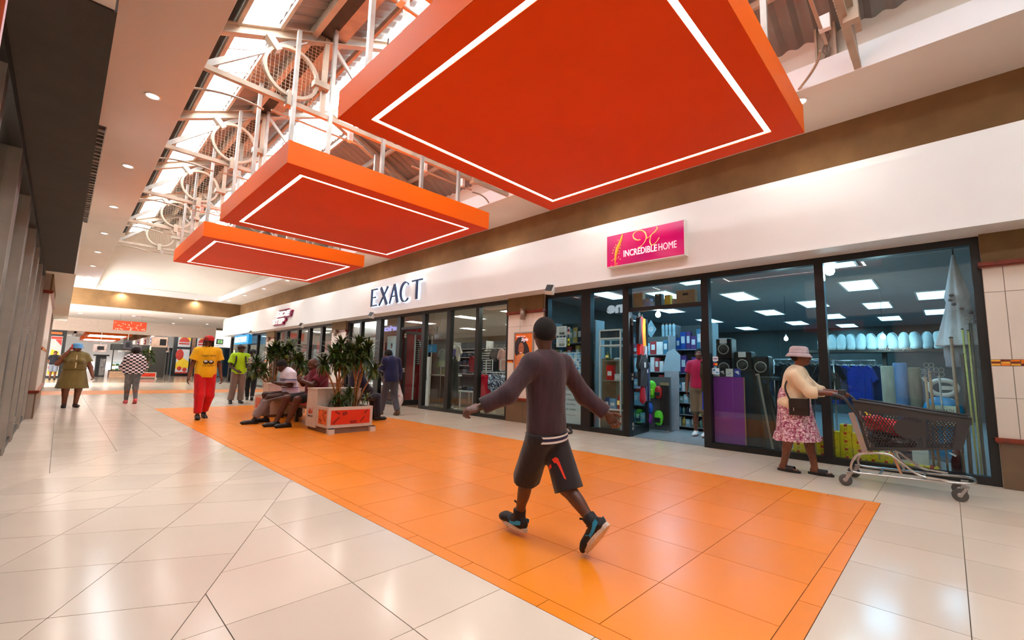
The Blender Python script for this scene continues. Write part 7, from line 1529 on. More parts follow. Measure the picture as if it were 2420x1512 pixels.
# bulbs
def bulb(loc, label, top, s=1.0, pw=18):
    t = thing('hanging_bulb', label, 'light bulb', loc); q = MB(); q.lathe([(.012*s, .06*s), (.02*s, .045*s), (.042*s, .01*s), (.045*s, -.02*s), (.03*s, -.05*s), (0, -.06*s)], n=16, cap=False); q.obj('glass', emis('bulb glow', (225, 245, 255), 30), t); q = MB(); q.cyl((0, 0, .05*s), (0, 0, .10*s), .016*s, n=10); q.obj('socket', M_wht, t); q = MB(); q.cyl((0, 0, .10*s), (0, 0, top-loc[2]), .004, n=5); q.obj('flex', M_dark, t)
    if pw: point('bulb_light', (loc[0], loc[1], loc[2]-.1), pw, COOL)
bulb((8.0, 1.18, 2.80), 'bright square-headed bulb right behind the homeware glass', 2.95, 1.4, 10); bulb((8.0, 3.93, 2.33), 'bright bulb hanging in the homeware doorway', 2.95, 1.1, 14); bulb((11.0, 2.47, 2.02), 'bulb hanging near the pillow shelf end', 2.95, .9, 14); bulb((11.0, .85, 2.0), 'bulb hanging above the middle pillows', 2.95, .9, 14)
for x, y_ in ((9.0, .6), (9.0, 4.9), (12.5, 1.0), (12.5, 4.2), (15.5, 2.2), (9.2, 2.6)): spot('shop_fill', (x, y_, 2.9), 34, (.45, .82, 1.0), 2.2, .8, .2)  # spots added to fill the homeware shop with light, apart from its troffers
# ---------------------------------------------------------------- garments
def garment(loc, label, m, w=.42, h=.62, rz=0.0, kind='tee', group=None, cat='garment', ms=None):
    """garment on a hanger, front along local -x"""
    t = thing(kind if kind != 'tee' else 'tee_shirt', label, cat, loc, rz, group); rr = random.Random(hash(label) % 999)
    if kind in ('tee', 'jacket'): P = [(-.10, 0), (-w*.5, -.05), (-w*.72, -.24), (-w*.56, -.30), (-w*.46, -.20), (-w*.47, -h), (w*.47, -h), (w*.46, -.20), (w*.56, -.30), (w*.72, -.24), (w*.5, -.05), (.10, 0), (0, -.06)]
    elif kind == 'trousers': P = [(-w*.4, 0), (-w*.5, -h), (-w*.1, -h), (0, -h*.3), (w*.1, -h), (w*.5, -h), (w*.4, 0)]
    else: P = [(-w*.35, 0), (-w*.5, -h*.5), (-w*.45, -h), (w*.45, -h), (w*.5, -h*.5), (w*.35, 0)]
    q = MB(); n = len(P); T = .035; q._add([(-T+.012*math.sin(i*2.3), u, v) for i, (u, v) in enumerate(P)]+[(T, u, v) for u, v in P], [tuple(range(n)), tuple(range(2*n-1, n-1, -1))]+[(i, n+i, n+(i+1) % n, (i+1) % n) for i in range(n)], False); q.obj('cloth', m, t)
    q = MB(); q.tube([(0, -w*.4, -.04), (0, 0, .03), (0, w*.4, -.04)], .006, 5); q.tube([(0, 0, .03), (0, .0, .07), (0, .025, .09), (0, .02, .055)], .004, 5); q.obj('hanger', M_galv, t); return t
# open door leaf of the homeware shop
def door_leaf(n, hx, hy, ang, w, h, lab):
    q = MB(); M = Matrix.Translation((hx, hy, 0)) @ Matrix.Rotation(ang, 4, 'Z')
    def tr(qb): qb.v = [tuple(M @ Vector(v)) for v in qb.v]; return qb
    b = tr(MB().box(0, .09, -.025, .025, 0, h)); o = struct(b.obj('door_%d' % n, M_black), lab)
    for bx in ((w-.09, w, 0, h), (.09, w-.09, 0, .16), (.09, w-.09, h-.09, h)): tr(MB().box(bx[0], bx[1], -.025, .025, bx[2], bx[3])).obj('door_rail', M_black, o)
    tr(MB().box(.09, w-.09, -.004, .004, .16, h-.09)).obj('door_pane', M_glass, o)
    for z in (.12, 1.05, h-.22):
        for k in (0, 1): tr(MB().box(-.03, .05, -.034, -.025, z+.075*k, z+.055+.075*k)).obj('hinge', M_galv, o)
    return o
door_leaf(1, 7.72, 4.36, .17, .98, 2.33, 'black glazed door of the homeware shop swung open inward')
GD = {'red': cloth('red satin', (214, 20, 18), .6, .5, 9), 'amber': cloth('amber satin', (232, 150, 16), .6, .5, 9), 'pale': cloth('pale grey cloth', (206, 202, 212), .8, .5, 9), 'blk': cloth('black cloth', (22, 22, 26), .8, .5, 9), 'roy': cloth('royal blue cloth', (26, 60, 170), .7, .5, 9), 'den': cloth('navy denim', (38, 48, 84), .85, .5, 9), 'oli': cloth('dark olive cloth', (60, 60, 44), .85, .5, 9), 'crim': cloth('crimson cloth', (170, 20, 40), .7, .5, 9)}
for k, (x, y_, z, key, w, h, kd, lab) in enumerate(((7.86, 4.27, 2.28, 'red', .13, .74, 'scarf', 'long red satin scarf hanging on the open door'), (8.02, 4.30, 2.26, 'amber', .15, .62, 'scarf', 'amber satin scarf hanging beside the red one'), (8.05, 4.28, 1.72, 'pale', .13, .52, 'scarf', 'pale grey cloth hanging below the amber scarf'), (7.80, 4.26, 2.25, 'blk', .12, .50, 'scarf', 'black scarf at the hinge side of the door'), (7.92, 4.26, 1.56, 'blk', .26, .62, 'tee', 'black T-shirt with white tag hanging on the open door'), (8.15, 4.30, 1.40, 'den', .22, .75, 'trousers', 'navy jeans hanging on the open door'), (8.20, 4.32, 1.30, 'roy', .12, .40, 'scarf', 'royal blue cloth hanging at the door end'))):
    t = garment((x, y_-.03, z), lab, GD[key], w, h, PI/2, kd)
    if 'tag' in lab: q = MB(); q.box(-.06, -.055, -.03, .03, -.26, -.16); q.obj('tag', M_wht, t)
t = thing('handbag', 'dark red handbag hanging low on the open door', 'handbag', (7.95, 4.24, .62)); S = Sdf(); S.cone((0, 0, .08), (0, 0, .26), .10, .075, .04, ax=(0, 1, 0), fs=.5); S.obj('body', GD['crim'], t, .012); q = MB(); q.tube(spline([(-.05, 0, .30), (-.02, 0, .52), (.0, 0, .58), (.02, 0, .52), (.05, 0, .30)]), .007, 5); q.obj('strap', M_wht, t)
# door-jamb goods on the other side: dark jacket, blue shorts, striped scarf
for (x, y_, z, key, w, h, kd, lab) in ((7.80, 2.99, 1.42, 'oli', .20, .52, 'tee', 'dark olive T-shirt hanging at the right door jamb'), (7.90, 3.02, 1.05, 'roy', .20, .46, 'trousers', 'royal blue shorts hanging at the right door jamb'), (7.76, 2.98, 2.1, 'blk', .10, .6, 'scarf', 'black and white striped scarf hanging at the right door jamb'), (7.78, 3.0, 1.95, 'amber', .06, .3, 'scarf', 'amber cloth hanging at the right door jamb')):
    garment((x, y_, z), lab, GD[key], w, h, PI/2, kd)
# bag rack panel with backpacks
t = thing('display_rack', 'grey freestanding rack panel hung with backpacks and belts', 'rack', (8.9, 4.40, 0)); q = MB(); q.box(0, .05, -.27, .27, .02, 1.12); q.obj('panel', mat('grey rack panel', (92, 94, 96), .6, var=.04), t)
for y_ in (-.22, .22): q = MB(); q.box(-.10, .2, y_-.02, y_+.02, 0, .03); q.obj('foot', M_galv, t)
def backpack(loc, label, c1, c2, s=1.0):
    t = thing('backpack', label, 'backpack', loc); S = Sdf(); S.ell((0, 0, 0), (.07*s, .10*s, .135*s), None, .02); S.cone((0, 0, -.10*s), (0, 0, .06*s), .085*s, .08*s, .03, ax=(1, 0, 0), fs=.75); S.obj('sack', mat('pack '+label[:14], c1, .6, var=.05), t, .012); q = MB(); q.bbox(-.095*s, -.06*s, -.07*s, .07*s, -.115*s, -.01*s, .012*s); q.obj('pocket', mat('pocket '+label[:14], c2, .6), t); q = MB(); q.tube([(0, -.03*s, .12*s), (0, 0, .17*s), (0, .03*s, .12*s)], .006, 5); q.obj('loop', M_black, t); q = MB(); q.tube([(.02, .07*s, -.1*s), (.03, .09*s, -.22*s)], .008, 5); q.obj('strap', M_black, t)
backpack((8.80, 4.50, .88), 'lime green kids backpack at the top of the grey rack', (92, 206, 30), (150, 220, 40), 1.15); backpack((8.80, 4.34, .30), 'lime green backpack low on the grey rack', (96, 214, 40), (30, 30, 30), .95); backpack((8.80, 4.54, .48), 'small blue lunch bag on the grey rack', (30, 96, 190), (24, 70, 150), .75); backpack((8.80, 4.56, .27), 'purple pouch low on the grey rack', (130, 40, 150), (150, 60, 170), .75); backpack((8.80, 4.34, .82), 'red and black pouch at the top of the grey rack', (170, 26, 26), (30, 28, 28), .8)
for k in range(7):
    t = thing('belt', 'dark belt with pale buckle hanging on the grey rack', 'belt', (8.82+.01*(k % 2), 4.30-.028*k, .15), group='belts on the grey rack'); q = MB(); q.box(-.004, .004, -.011, .011, 0, .86); q.obj('strap', mat('belt leather', (40, 32, 28), .6), t); q = MB(); q.box(-.012, -.004, -.014, .014, .80, .86); q.obj('buckle', mat('belt buckle', (190, 180, 140), .3, .6), t)
# shelving units with packaged goods
PK = [mat('pack colour %d' % i, c, .45, var=.06, vscale=9) for i, c in enumerate(((150, 200, 216), (60, 120, 150), (220, 226, 224), (36, 44, 60), (170, 60, 60), (210, 180, 90), (40, 80, 160), (96, 60, 120), (120, 160, 150), (230, 140, 60)))]
def shelf_unit(loc, w, h, d, rows, label, per, group, gl, rz=0, pal=range(10), m=None, kinds=('box',)):
    t = thing('shelf_unit', label, 'shelving', loc, rz); rr = random.Random(int(w*100+loc[1]*37))
    q = MB()
    for y_ in (-w/2, w/2): q.box(-d/2, d/2, y_-.015, y_+.015, 0, h)
    q.obj('side', m or M_shelf, t); q = MB(); q.box(d/2-.01, d/2, -w/2, w/2, 0, h); q.obj('back', M_teal, t)
    M = Matrix.Translation(loc) @ Matrix.Rotation(rz, 4, 'Z')
    for r in range(rows):
        z = .08+r*(h-.12)/rows; q = MB(); q.box(-d/2, d/2, -w/2, w/2, z-.02, z); q.obj('shelf', m or M_shelf, t)
        y_ = -w/2+.03; gap = (h-.12)/rows
        while y_ < w/2-.06:
            bw = min(w/per*rr.uniform(.7, 1.2), w/2-.02-y_); bh = gap*rr.uniform(.5, .85)
            if bw < .03: break
            p = M @ Vector((-d/2+.08, y_+bw/2, z)); kd = rr.choice(kinds); o = thing('packet' if kd == 'box' else 'bottle', gl, 'packet' if kd == 'box' else 'bottle', p, rz, group); q = MB()
            if kd == 'box': q.bbox(-.06, .06, -bw/2+.004, bw/2-.004, 0, bh, .004)
            else: q.lathe([(bw*.42, 0), (bw*.42, bh*.65), (bw*.16, bh*.8), (bw*.16, bh*.95)], n=10)
            q.obj('pack' if kd == 'box' else 'flask', PK[rr.choice(list(pal))], o); q = MB()
            if kd == 'box': q.box(-.062, -.06, -bw*.3, bw*.3, bh*.35, bh*.75)
            else: q.lathe([(bw*.19, bh*.93), (bw*.19, bh), (0, bh)], n=10, cap=False)
            q.obj('label' if kd == 'box' else 'stopper', PK[2 if kd == 'box' else 3], o); y_ += bw
    return t
shelf_unit((9.75, 4.02, 0), .75, 1.12, .35, 4, 'glass-fronted shelf of bottles behind the homeware door', 8, 'bottles on the shelf behind the door', 'small bottle on the shelf behind the homeware door', pal=(0, 1, 2, 3, 8, 5), kinds=('bottle', 'box'))
shelf_unit((9.6, 4.95, 0), 1.1, 2.05, .30, 5, 'wall shelving of blister packs seen through the homeware door', 8, 'packs on the wall shelving', 'blister pack on the wall shelving in the homeware shop', pal=(0, 1, 2, 3, 4))
shelf_unit((10.7, 4.30, 0), .9, 2.4, .35, 4, 'tall shelf of blue and purple wrapped packs deep in the homeware shop', 7, 'wrapped packs on the tall shelf', 'wrapped pack on the tall shelf deep in the homeware shop', pal=(6, 7, 1, 6))
shelf_unit((8.45, 6.15, 0), 1.2, 2.35, .35, 5, 'crowded shelving behind the price cards', 9, 'packs on the crowded shelving', 'boxed item on the crowded shelving behind the price cards', pal=(1, 3, 5, 4, 8))
shelf_unit((11.9, 5.9, 0), 1.6, 1.9, .35, 4, 'long low shelf of dark packs at the homeware shop side wall', 9, 'packs on the side wall shelf', 'dark pack on the homeware side wall shelf', pal=(3, 1, 8, 3))
# clothes rails deeper in the shop
for k, (x, y0, y1) in enumerate(((10.0, .9, 2.0), (9.3, 1.4, 2.3), (13.2, 1.0, 3.6))):
    t = thing('clothes_rail', ('clothes rail hung with blue shirts in the homeware shop', 'clothes rail hung with black jackets in the homeware shop', 'far clothes rail with dark garments in the homeware shop')[k], 'clothes rail', (x, (y0+y1)/2, 0)); q = MB(); q.cyl((0, -(y1-y0)/2, 1.5), (0, (y1-y0)/2, 1.5), .015, n=8); q.obj('rail', M_chrome, t)
    for s in (-1, 1): q = MB(); q.cyl((0, s*(y1-y0)/2, 0), (0, s*(y1-y0)/2, 1.5), .015, n=8); q.box(-.25, .25, s*(y1-y0)/2-.02, s*(y1-y0)/2+.02, 0, .03); q.obj('stand', M_chrome, t)
    n = int((y1-y0)/.12); g0 = None; nm = ('bright blue shirt on the first homeware clothes rail', 'black jacket on the homeware clothes rail', 'dark garment on the far homeware clothes rail')[k]; gr = ('shirts on the blue rail', 'jackets on the black rail', 'garments on the far rail')[k]
    for i in range(n): garment((x, y0+.08+i*.12, 1.42), nm, GD[('roy', 'blk', 'den')[k]] if (i % 3 or k == 1) else GD[('den', 'blk', 'oli')[k]], .34, .60+.1*(i % 2), R_.uniform(-.5, .5), 'tee' if k != 1 else 'jacket', gr)
# wall ornaments, plastic rolls, white board
for k, (y_, z, lab) in enumerate(((5.55, 2.45, 'oval pierced wall clock in the homeware shop'), (5.28, 2.30, 'diamond mirror wall clock in the homeware shop'))):
    t = thing('wall_clock', lab, 'clock', (10.35, y_, z)); t.rotation_euler = (0, 0, .5); q = MB(); q.prism([(.13*math.cos(a), (.20 if k == 0 else .24)*math.sin(a)) for a in [2*PI*i/(16 if k == 0 else 4) for i in range(16 if k == 0 else 4)]], lambda u, v, w: (-.02*w, u, v)); q.obj('body', mat('clock frame %d' % k, ((150, 140, 110), (140, 176, 186))[k], .4, .3, var=.2, vscale=30), t); q = MB(); q.prism([(.06*math.cos(2*PI*i/16), .06*math.sin(2*PI*i/16)) for i in range(16)], lambda u, v, w: (-.021-.004*w, u, v)); q.obj('dial', M_wht, t); q = MB(); q.box(-.028, -.025, -.003, .003, 0, .045); q.obj('hand', M_black, t); q = MB(); q.cyl((0, 0, .19), (.4, 0, .23), .006, n=5); q.obj('bracket', M_dark, t)
for k in range(4):
    t = thing('plastic_roll', 'tall roll of clear plastic sheeting leaning in the homeware shop', 'plastic roll', (10.2, 4.62+.09*k, 1.2), group='rolls of plastic sheeting'); q = MB(); q.lathe([(.035, 0), (.038, .02), (.036, 1.15), (.034, 1.17)], n=12); q.obj('roll', mat('clear plastic', (150, 176, 182), .2, var=.15, vscale=5), t); q = MB(); q.cyl((0, 0, -1.2), (0, 0, 1.2), .015, n=8); q.obj('core', M_card, t)
t = thing('ironing_board', 'pale blue-white board leaning beside the plastic rolls', 'board', (9.35, 4.30, 1.25)); t.rotation_euler = (.0, .1, .3); q = MB(); q.prism([(-.18, 0), (.20, 0), (.10, .42), (-.05, .50), (-.18, .36)], lambda u, v, w: (.02*w, u, v)); q.obj('board', mat('pale board', (150, 176, 186), .5, var=.03), t); q = MB(); q.box(0, .03, -.15, .15, -1.25, 0); q.obj('stand', M_shelf, t)
# ledge above the door transom with boxes
for k, (y_, sy, sz, c, lab) in enumerate(((4.22, .20, .30, (196, 150, 112), 'tall brown carton at the left end of the ledge above the door'), (4.03, .13, .17, (170, 160, 190), 'lilac printed book-like box above the door'), (3.92, .06, .10, (190, 206, 230), 'small pale blue box above the door'), (3.80, .13, .24, (56, 54, 56), 'black carton above the door'), (3.62, .11, .20, (232, 176, 30), 'amber yellow box above the door'), (3.50, .06, .12, (200, 160, 130), 'small tan box above the door'), (3.28, .34, .26, (186, 142, 104), 'wide brown carton with handle slot above the door'))):
    t = carton((7.80, y_, 2.436), .12, sy, sz, mat('ledge box %d' % k, c, .6, var=.05), lab)
    if 'slot' in lab: q = MB(); q.box(-.0625, -.060, -.05, .05, .16, .20); q.obj('handle_slot', M_dark, t)
# display cabinet left of the door with toys
t = thing('display_cabinet', 'white framed glass display cabinet left of the homeware door', 'cabinet', (7.98, 4.86, 0))
for x in (-.20, .20):
    for y_ in (-.24, .24): q = MB(); q.box(x-.014, x+.014, y_-.014, y_+.014, 0, 2.05); q.obj('post', M_wht, t)
for z in (.44, 1.72, 1.86, 2.03): q = MB(); q.box(-.21, .21, -.25, .25, z, z+.03); q.obj('rail', M_wht, t)
for z in (1.02, 1.42): q = MB(); q.box(-.19, .19, -.23, .23, z, z+.012); q.obj('glass_shelf', M_galv, t)
q = MB(); q.box(-.19, .19, -.23, .23, .05, .42); q.obj('base_panel', mat('cabinet base', (110, 96, 76), .6), t); q = MB(); q.box(-.205, -.2, -.23, .23, 1.88, 2.03); q.obj('header_glass', mat('dark header', (50, 58, 66), .2), t)
for k, (y_, z, w, h, c, lab) in enumerate(((4.98, .47, .10, .22, (60, 70, 120), 'navy bottle box in the glass cabinet'), (4.85, .47, .15, .20, (110, 160, 196), 'pale blue boxed toy in the glass cabinet'), (4.72, .47, .09, .28, (200, 24, 24), 'red candle jar in the glass cabinet'), (4.92, 1.035, .16, .30, (210, 30, 26), 'red toy set on the middle shelf of the cabinet'), (4.74, 1.035, .14, .13, (200, 206, 206), 'white trinket box on the middle shelf of the cabinet'), (4.66, .47, .06, .10, (40, 40, 44), 'small black box in the glass cabinet'), (4.98, 1.44, .12, .16, (90, 110, 70), 'green ornament on the top shelf of the cabinet'), (4.76, 1.44, .16, .05, (206, 216, 220), 'stack of pale dishes on the top shelf of the cabinet'))):
    t = thing('display_item', lab, 'toy' if 'toy' in lab else 'ornament', (7.90, y_, z)); q = MB()
    if k in (2, 6, 7): q.lathe([(w*.42, 0), (w*.48, h*.2), (w*.40, h*.8), (w*.2, h)], n=14)
    else: q.bbox(-.05, .05, -w/2, w/2, 0, h, .008)
    q.obj('body', mat('cab item %d' % k, c, .35, var=.1, vscale=20), t); q = MB(); q.box(-.053, -.05, -w*.3, w*.3, h*.3, h*.6); q.obj('label', M_wht, t) if k not in (2, 6, 7) else q.obj('band', M_gold, t)
q0 = thing('toy_hoops', 'red and silver hoop toy standing in the glass cabinet', 'toy', (7.86, 4.86, 1.035))
for r in (.12, .09): q = MB(); q.tube([(0, r*math.cos(a)*.6, r+r*math.sin(a)) for a in [2*PI*i/20 for i in range(20)]], .008, 6, closed=True); q.obj('hoop', mat('red hoop', (226, 40, 30), .4), q0)
for k, (z, h) in enumerate(((0, .42), (.42, .56), (.98, .50))): carton((8.25, 5.08, z), .34, .34, h, M_card, ('brown carton at the bottom of the stack behind the glass cabinet', 'brown carton with dark print in the middle of the stack behind the cabinet', 'brown carton on top of the stack behind the glass cabinet')[k])
# carpets poster and price cards in the left bay
t = thing('window_poster', 'tall Incredible Carpets poster with blue mosaic corner in the homeware window', 'poster', (7.69, 5.84, .10)); q = MB(); q.box(-.002, .004, -.36, .33, 0, 1.50); ps = q.obj('sheet', mat('poster white', (210, 220, 224), .5, var=.02), t)
for i in range(9):
    for j in range(9):
        if i+j*.8 < 9.2 and R_.random() < .92-.05*(i+j): q = MB(); q.obox((-.004, -.33+.06*i+.02, 1.46-.06*j), (.003, .046, .046), Matrix.Rotation(.785, 3, 'X')); q.obj('mosaic', mat('poster blue %d' % ((i+j) % 3), ((60, 130, 190), (110, 176, 214), (150, 200, 226))[(i+j) % 3], .5), ps)
Mdk = mat('poster ink', (40, 60, 90), .5); Mrd = mat('poster wine', (120, 30, 50), .5)
text_obj('lettering', 'Incredible', Mrd, face_mx(-.006, .30, 1.32), .1, .001, ps, False, .002, fit=(.40, .07)); text_obj('lettering', 'Carpets', Mdk, face_mx(-.006, .30, 1.18), .1, .001, ps, False, .004, fit=(.46, .11))
for k, tx in enumerate(('to cover all', 'floor needs', 'best quality', 'unique rates', 'www.incrediblecarpets')): text_obj('lettering', tx, Mdk, face_mx(-.006, .22, .58-.105*k), .1, .001, ps, False, fit=(.42, .055 if k < 4 else .025))
q = MB(); q.box(-.006, -.004, -.15, .1, .68, .80); q.obj('picture', mat('poster picture', (150, 160, 170), .5, var=.5, vscale=14), ps)
for k, (z, tx) in enumerate(((1.97, 'R80'), (1.72, 'R50'))):
    t = thing('price_card', 'white price card reading %s in the homeware window' % tx, 'price card', (7.69, 6.05, z)); q = MB(); q.box(-.002, .003, -.15, .13, 0, .21); q.obj('card', M_wht, t); text_obj('lettering', tx, M_black, face_mx(-.004, .04, .02), .1, .001, t, False, .003, fit=(.14, .06))
    for j in range(2): text_obj('lettering', ('CURTAIN', 'material')[j], Mdk, face_mx(-.004, .06, .15-.045*j), .1, .001, t, False, fit=(.15, .026))
t = thing('price_card', 'small yellow tag beside the R50 card', 'price card', (7.69, 5.84, 1.75)); q = MB(); q.box(-.002, .003, -.03, .03, 0, .15); q.obj('card', mat('yellow tag', (240, 206, 30), .5), t); q = MB(); q.box(-.004, -.002, -.02, .02, .04, .10); q.obj('print', M_black, t)
t = thing('price_card', 'small pink tag beside the R80 card', 'price card', (7.69, 5.84, 1.99)); q = MB(); q.box(-.002, .003, -.035, .035, 0, .16); q.obj('card', mat('pink tag', (226, 190, 180), .5), t); q = MB(); q.box(-.004, -.002, -.02, .02, .06, .12); q.obj('print', Mrd, t)

# ================================================================== goods: clothing shop
REDW = mat('red display wall', (196, 22, 34), .5, var=.03); CAMO = NT('blue camouflage'); vo = CAMO.n('ShaderNodeTexVoronoi'); vo.inputs['Scale'].default_value = 34; CAMO.l(CAMO.coord('Object'), vo.inputs['Vector']); CAMO.l(CAMO.ramp(vo.outputs['Color'], [(.2, (36, 48, 80)), (.45, (130, 150, 186)), (.6, (226, 230, 238)), (.85, (70, 84, 120))], 'CONSTANT'), CAMO.p.inputs['Base Color']); CAMO = CAMO.m
sbox('wall_shop2_red', REDW, 8.9, 9.0, 13.3, 16.9, 0, 2.6, label='red display wall inside the clothing shop')
t = thing('display_stand', 'glossy red upright panel inside the clothing shop door', 'display panel', (8.35, 13.2, 0)); q = MB(); q.box(-.02, .02, -.38, .38, .02, 2.3); q.obj('panel', REDW, t); q = MB(); q.box(-.022, .022, -.41, -.38, 0, 2.32); q.obj('edge', M_wht, t)
t = thing('display_fin', 'white display fin with black brush strokes by the clothing shop door', 'display panel', (8.1, 11.75, 0)); q = MB(); q.box(-.02, .02, -.2, .2, 0, 1.55); q.obj('panel', M_wht, t)
for k in range(3): q = MB(); q.obox((-.022, .03-.05*k, .55+.22*k), (.004, .03, .34), Matrix.Rotation(.5-.3*k, 3, 'X')); q.obj('stroke', M_black, t)
for k, (y_, w, z0, h, lab) in enumerate(((15.7, 1.1, .35, 1.9, 'fashion poster of figures in blue at the far end of the clothing window'), (14.6, .8, .35, 1.9, 'fashion poster with orange and blue figure in the clothing window'), (13.4, .62, .40, 1.85, 'fashion poster of a person in blue denim near the clothing shop door'))):
    t = thing('window_poster', lab, 'poster', (7.82, y_, z0)); q = MB(); q.box(0, .01, -w/2, w/2, 0, h); sh_ = q.obj('sheet', mat('fashion sheet %d' % k, ((200, 208, 220), (216, 210, 204), (206, 214, 222))[k], .5, var=.05, vscale=3), t)
    for j in range(2 if k < 2 else 1):
        yy = (-.22+.44*j)*w if k < 2 else 0; c1 = ((60, 80, 150), (226, 110, 50), (50, 90, 170))[(k+j) % 3]
        for nm, m_, dz, ry, rz_ in (('printed_legs', mat('print trousers', (70, 84, 120), .6), .45, .10*w+.03, .42), ('printed_torso', mat('print top %d' % ((k+j) % 3), c1, .6), 1.05, .14*w+.04, .32), ('printed_head', K_skin, 1.50, .045, .075), ('printed_hair', K_hair, 1.56, .05, .05)):
            q = MB(); q.prism([(yy+ry*math.cos(2*PI*i/18), dz+rz_*math.sin(2*PI*i/18)) for i in range(18)], lambda u, v, kk: (-.002-.002*kk-(.001 if nm == 'printed_hair' else 0), u, v)); q.obj(nm, m_, sh_)
t = thing('wall_letters', 'grey MEN lettering on the clothing shop wall', 'lettering', (9.5, 14.0, 2.45)); text_obj('lettering', 'MEN', M_galv, face_mx(9.3, 13.9, 2.42), .2, .03, t, True, .01, fit=(1.1, .26)); q = MB(); q.box(9.32, 9.36, 12.7, 14.0, 2.36, 2.40); q.obj('letter_rail', M_galv, t, True)
for y_ in (12.75, 13.9): q = MB(); q.cyl((9.34, y_, 2.40), (9.34, y_, 2.95), .008, n=6); q.obj('letter_hanger', M_galv, t, True)
# red dresses and camouflage shorts in the front window
for k in range(5): garment((7.92+.03*(k % 2), 8.98-.07*k, 1.06), 'bright red garment on the window rail of the clothing shop', GD['red'] if k % 2 else cloth('scarlet', (232, 14, 48), .7, .4, 8), .24, .72, R_.uniform(-.3, .3), 'tee', 'red garments on the window rail')
for k in range(8): garment((7.98+.05*(k % 3), 8.62-.075*k, 1.06), 'blue camouflage garment bunched on the window rail', CAMO, .30, .50-.03*abs(k-4), R_.uniform(-.9, .9), 'tee', 'camouflage garments on the window rail')
t = thing('clothes_rail', 'low white rail with price frames in the clothing window', 'clothes rail', (7.96, 8.5, 0)); q = MB(); q.cyl((0, -.75, 1.12), (0, .6, 1.12), .012, n=8); q.obj('rail', M_wht, t)
for y_ in (-.75, .6): q = MB(); q.cyl((0, y_, 0), (0, y_, 1.12), .014, n=8); q.box(-.2, .2, y_-.02, y_+.02, 0, .03); q.obj('stand', M_wht, t)
for y_ in (-.40, .15): q = MB(); [q.box(-.01, .01, y_+a, y_+b, 1.16+c, 1.16+d) for a, b, c, d in ((-.13, .13, 0, .015), (-.13, .13, .285, .30), (-.13, -.115, 0, .3), (.115, .13, 0, .3))]; q.obj('price_frame', M_wht, t)
STR = NT('black white bands'); sp = STR.n('ShaderNodeSeparateXYZ'); STR.l(STR.coord('Object'), sp.inputs[0]); wv = STR.n('ShaderNodeMath', operation='FRACT'); mu = STR.n('ShaderNodeMath', operation='MULTIPLY'); STR.l(sp.outputs['Z'], mu.inputs[0]); mu.inputs[1].default_value = 14; STR.l(mu.outputs[0], wv.inputs[0]); STR.l(STR.ramp(wv.outputs[0], [(0, (28, 28, 34)), (.5, (226, 222, 216))], 'CONSTANT'), STR.p.inputs['Base Color']); STR = STR.m
for (x, y_, z, m_, w, h, lab) in ((8.6, 9.4, 1.75, STR, .36, .6, 'black and white striped top on the inner rack of the clothing shop'), (8.6, 9.05, 1.78, GD['blk'], .36, .62, 'black top on the inner rack of the clothing shop'), (8.6, 8.75, 1.78, cloth('dusty pink', (222, 170, 160), .8, .4, 9), .34, .6, 'dusty pink top on the inner rack of the clothing shop'), (8.5, 12.95, 2.15, STR, .34, .85, 'long striped top hanging by the red panel'), (8.62, 10.98, 1.93, cloth('cream tee', (226, 220, 206), .8, .3, 9), .44, .5, 'cream T-shirt with violet print on a stand'), (8.8, 11.75, 1.85, cloth('sage stripe', (170, 180, 170), .8, .3, 9), .4, .6, 'pale striped shirt on the mirror stand'), (8.9, 10.1, 1.60, GD['den'], .34, .6, 'denim top on the clothing shop rack'), (8.9, 10.35, 1.60, GD['crim'], .34, .5, 'red knit on the clothing shop rack')):
    t = garment((x, y_, z), lab, m_, w, h, R_.uniform(-.2, .2))
    if 'violet' in lab: q = MB(); q.box(-.05, -.045, -.08, .08, -.36, -.12); q.obj('print', mat('violet print', (96, 76, 150), .6, var=.3, vscale=12), t)
    q = MB(); q.cyl((0, .0, .08), (0, 0, 2.95-z if z > 2.0 else .12), .006, n=5); q.obj('drop_wire', M_galv, t)
for k, (y0, y1, x) in enumerate(((8.55, 9.6, 8.6), (9.95, 12.1, 8.95))):
    t = thing('clothes_rail', ('inner clothes rack facing the camouflage garments', 'long chrome clothes rack in the middle of the clothing shop')[k], 'clothes rail', (x, (y0+y1)/2, 0)); q = MB(); q.cyl((0, -(y1-y0)/2, 1.72), (0, (y1-y0)/2, 1.72), .014, n=8); q.obj('rail', M_chrome, t)
    for s in (-1, 1): q = MB(); q.cyl((0, s*(y1-y0)/2, 0), (0, s*(y1-y0)/2, 1.72), .014, n=8); q.box(-.22, .22, s*(y1-y0)/2-.02, s*(y1-y0)/2+.02, 0, .03); q.obj('stand', M_chrome, t)
FOLD = [cloth('folded %d' % i, c, .85, .3, 12, .12) for i, c in enumerate(((46, 56, 84), (70, 80, 104), (36, 36, 44), (84, 60, 66), (110, 116, 130), (58, 70, 96)))]
t = thing('wall_shelving', 'back wall shelving of folded jeans in the clothing shop', 'shelving', (11.6, 12.6, 0)); q = MB(); q.box(.18, .22, -2.0, 2.0, 0, 2.3); q.obj('back', mat('grey shelf back', (96, 100, 106), .6), t)
for r in range(4): q = MB(); q.box(-.2, .2, -2.0, 2.0, 1.0+.33*r, 1.02+.33*r); q.obj('shelf', M_wht, t)
for y_ in (-2, 0, 2): q = MB(); q.box(-.2, .2, y_-.015, y_+.015, 0, 2.3); q.obj('upright', M_wht, t)
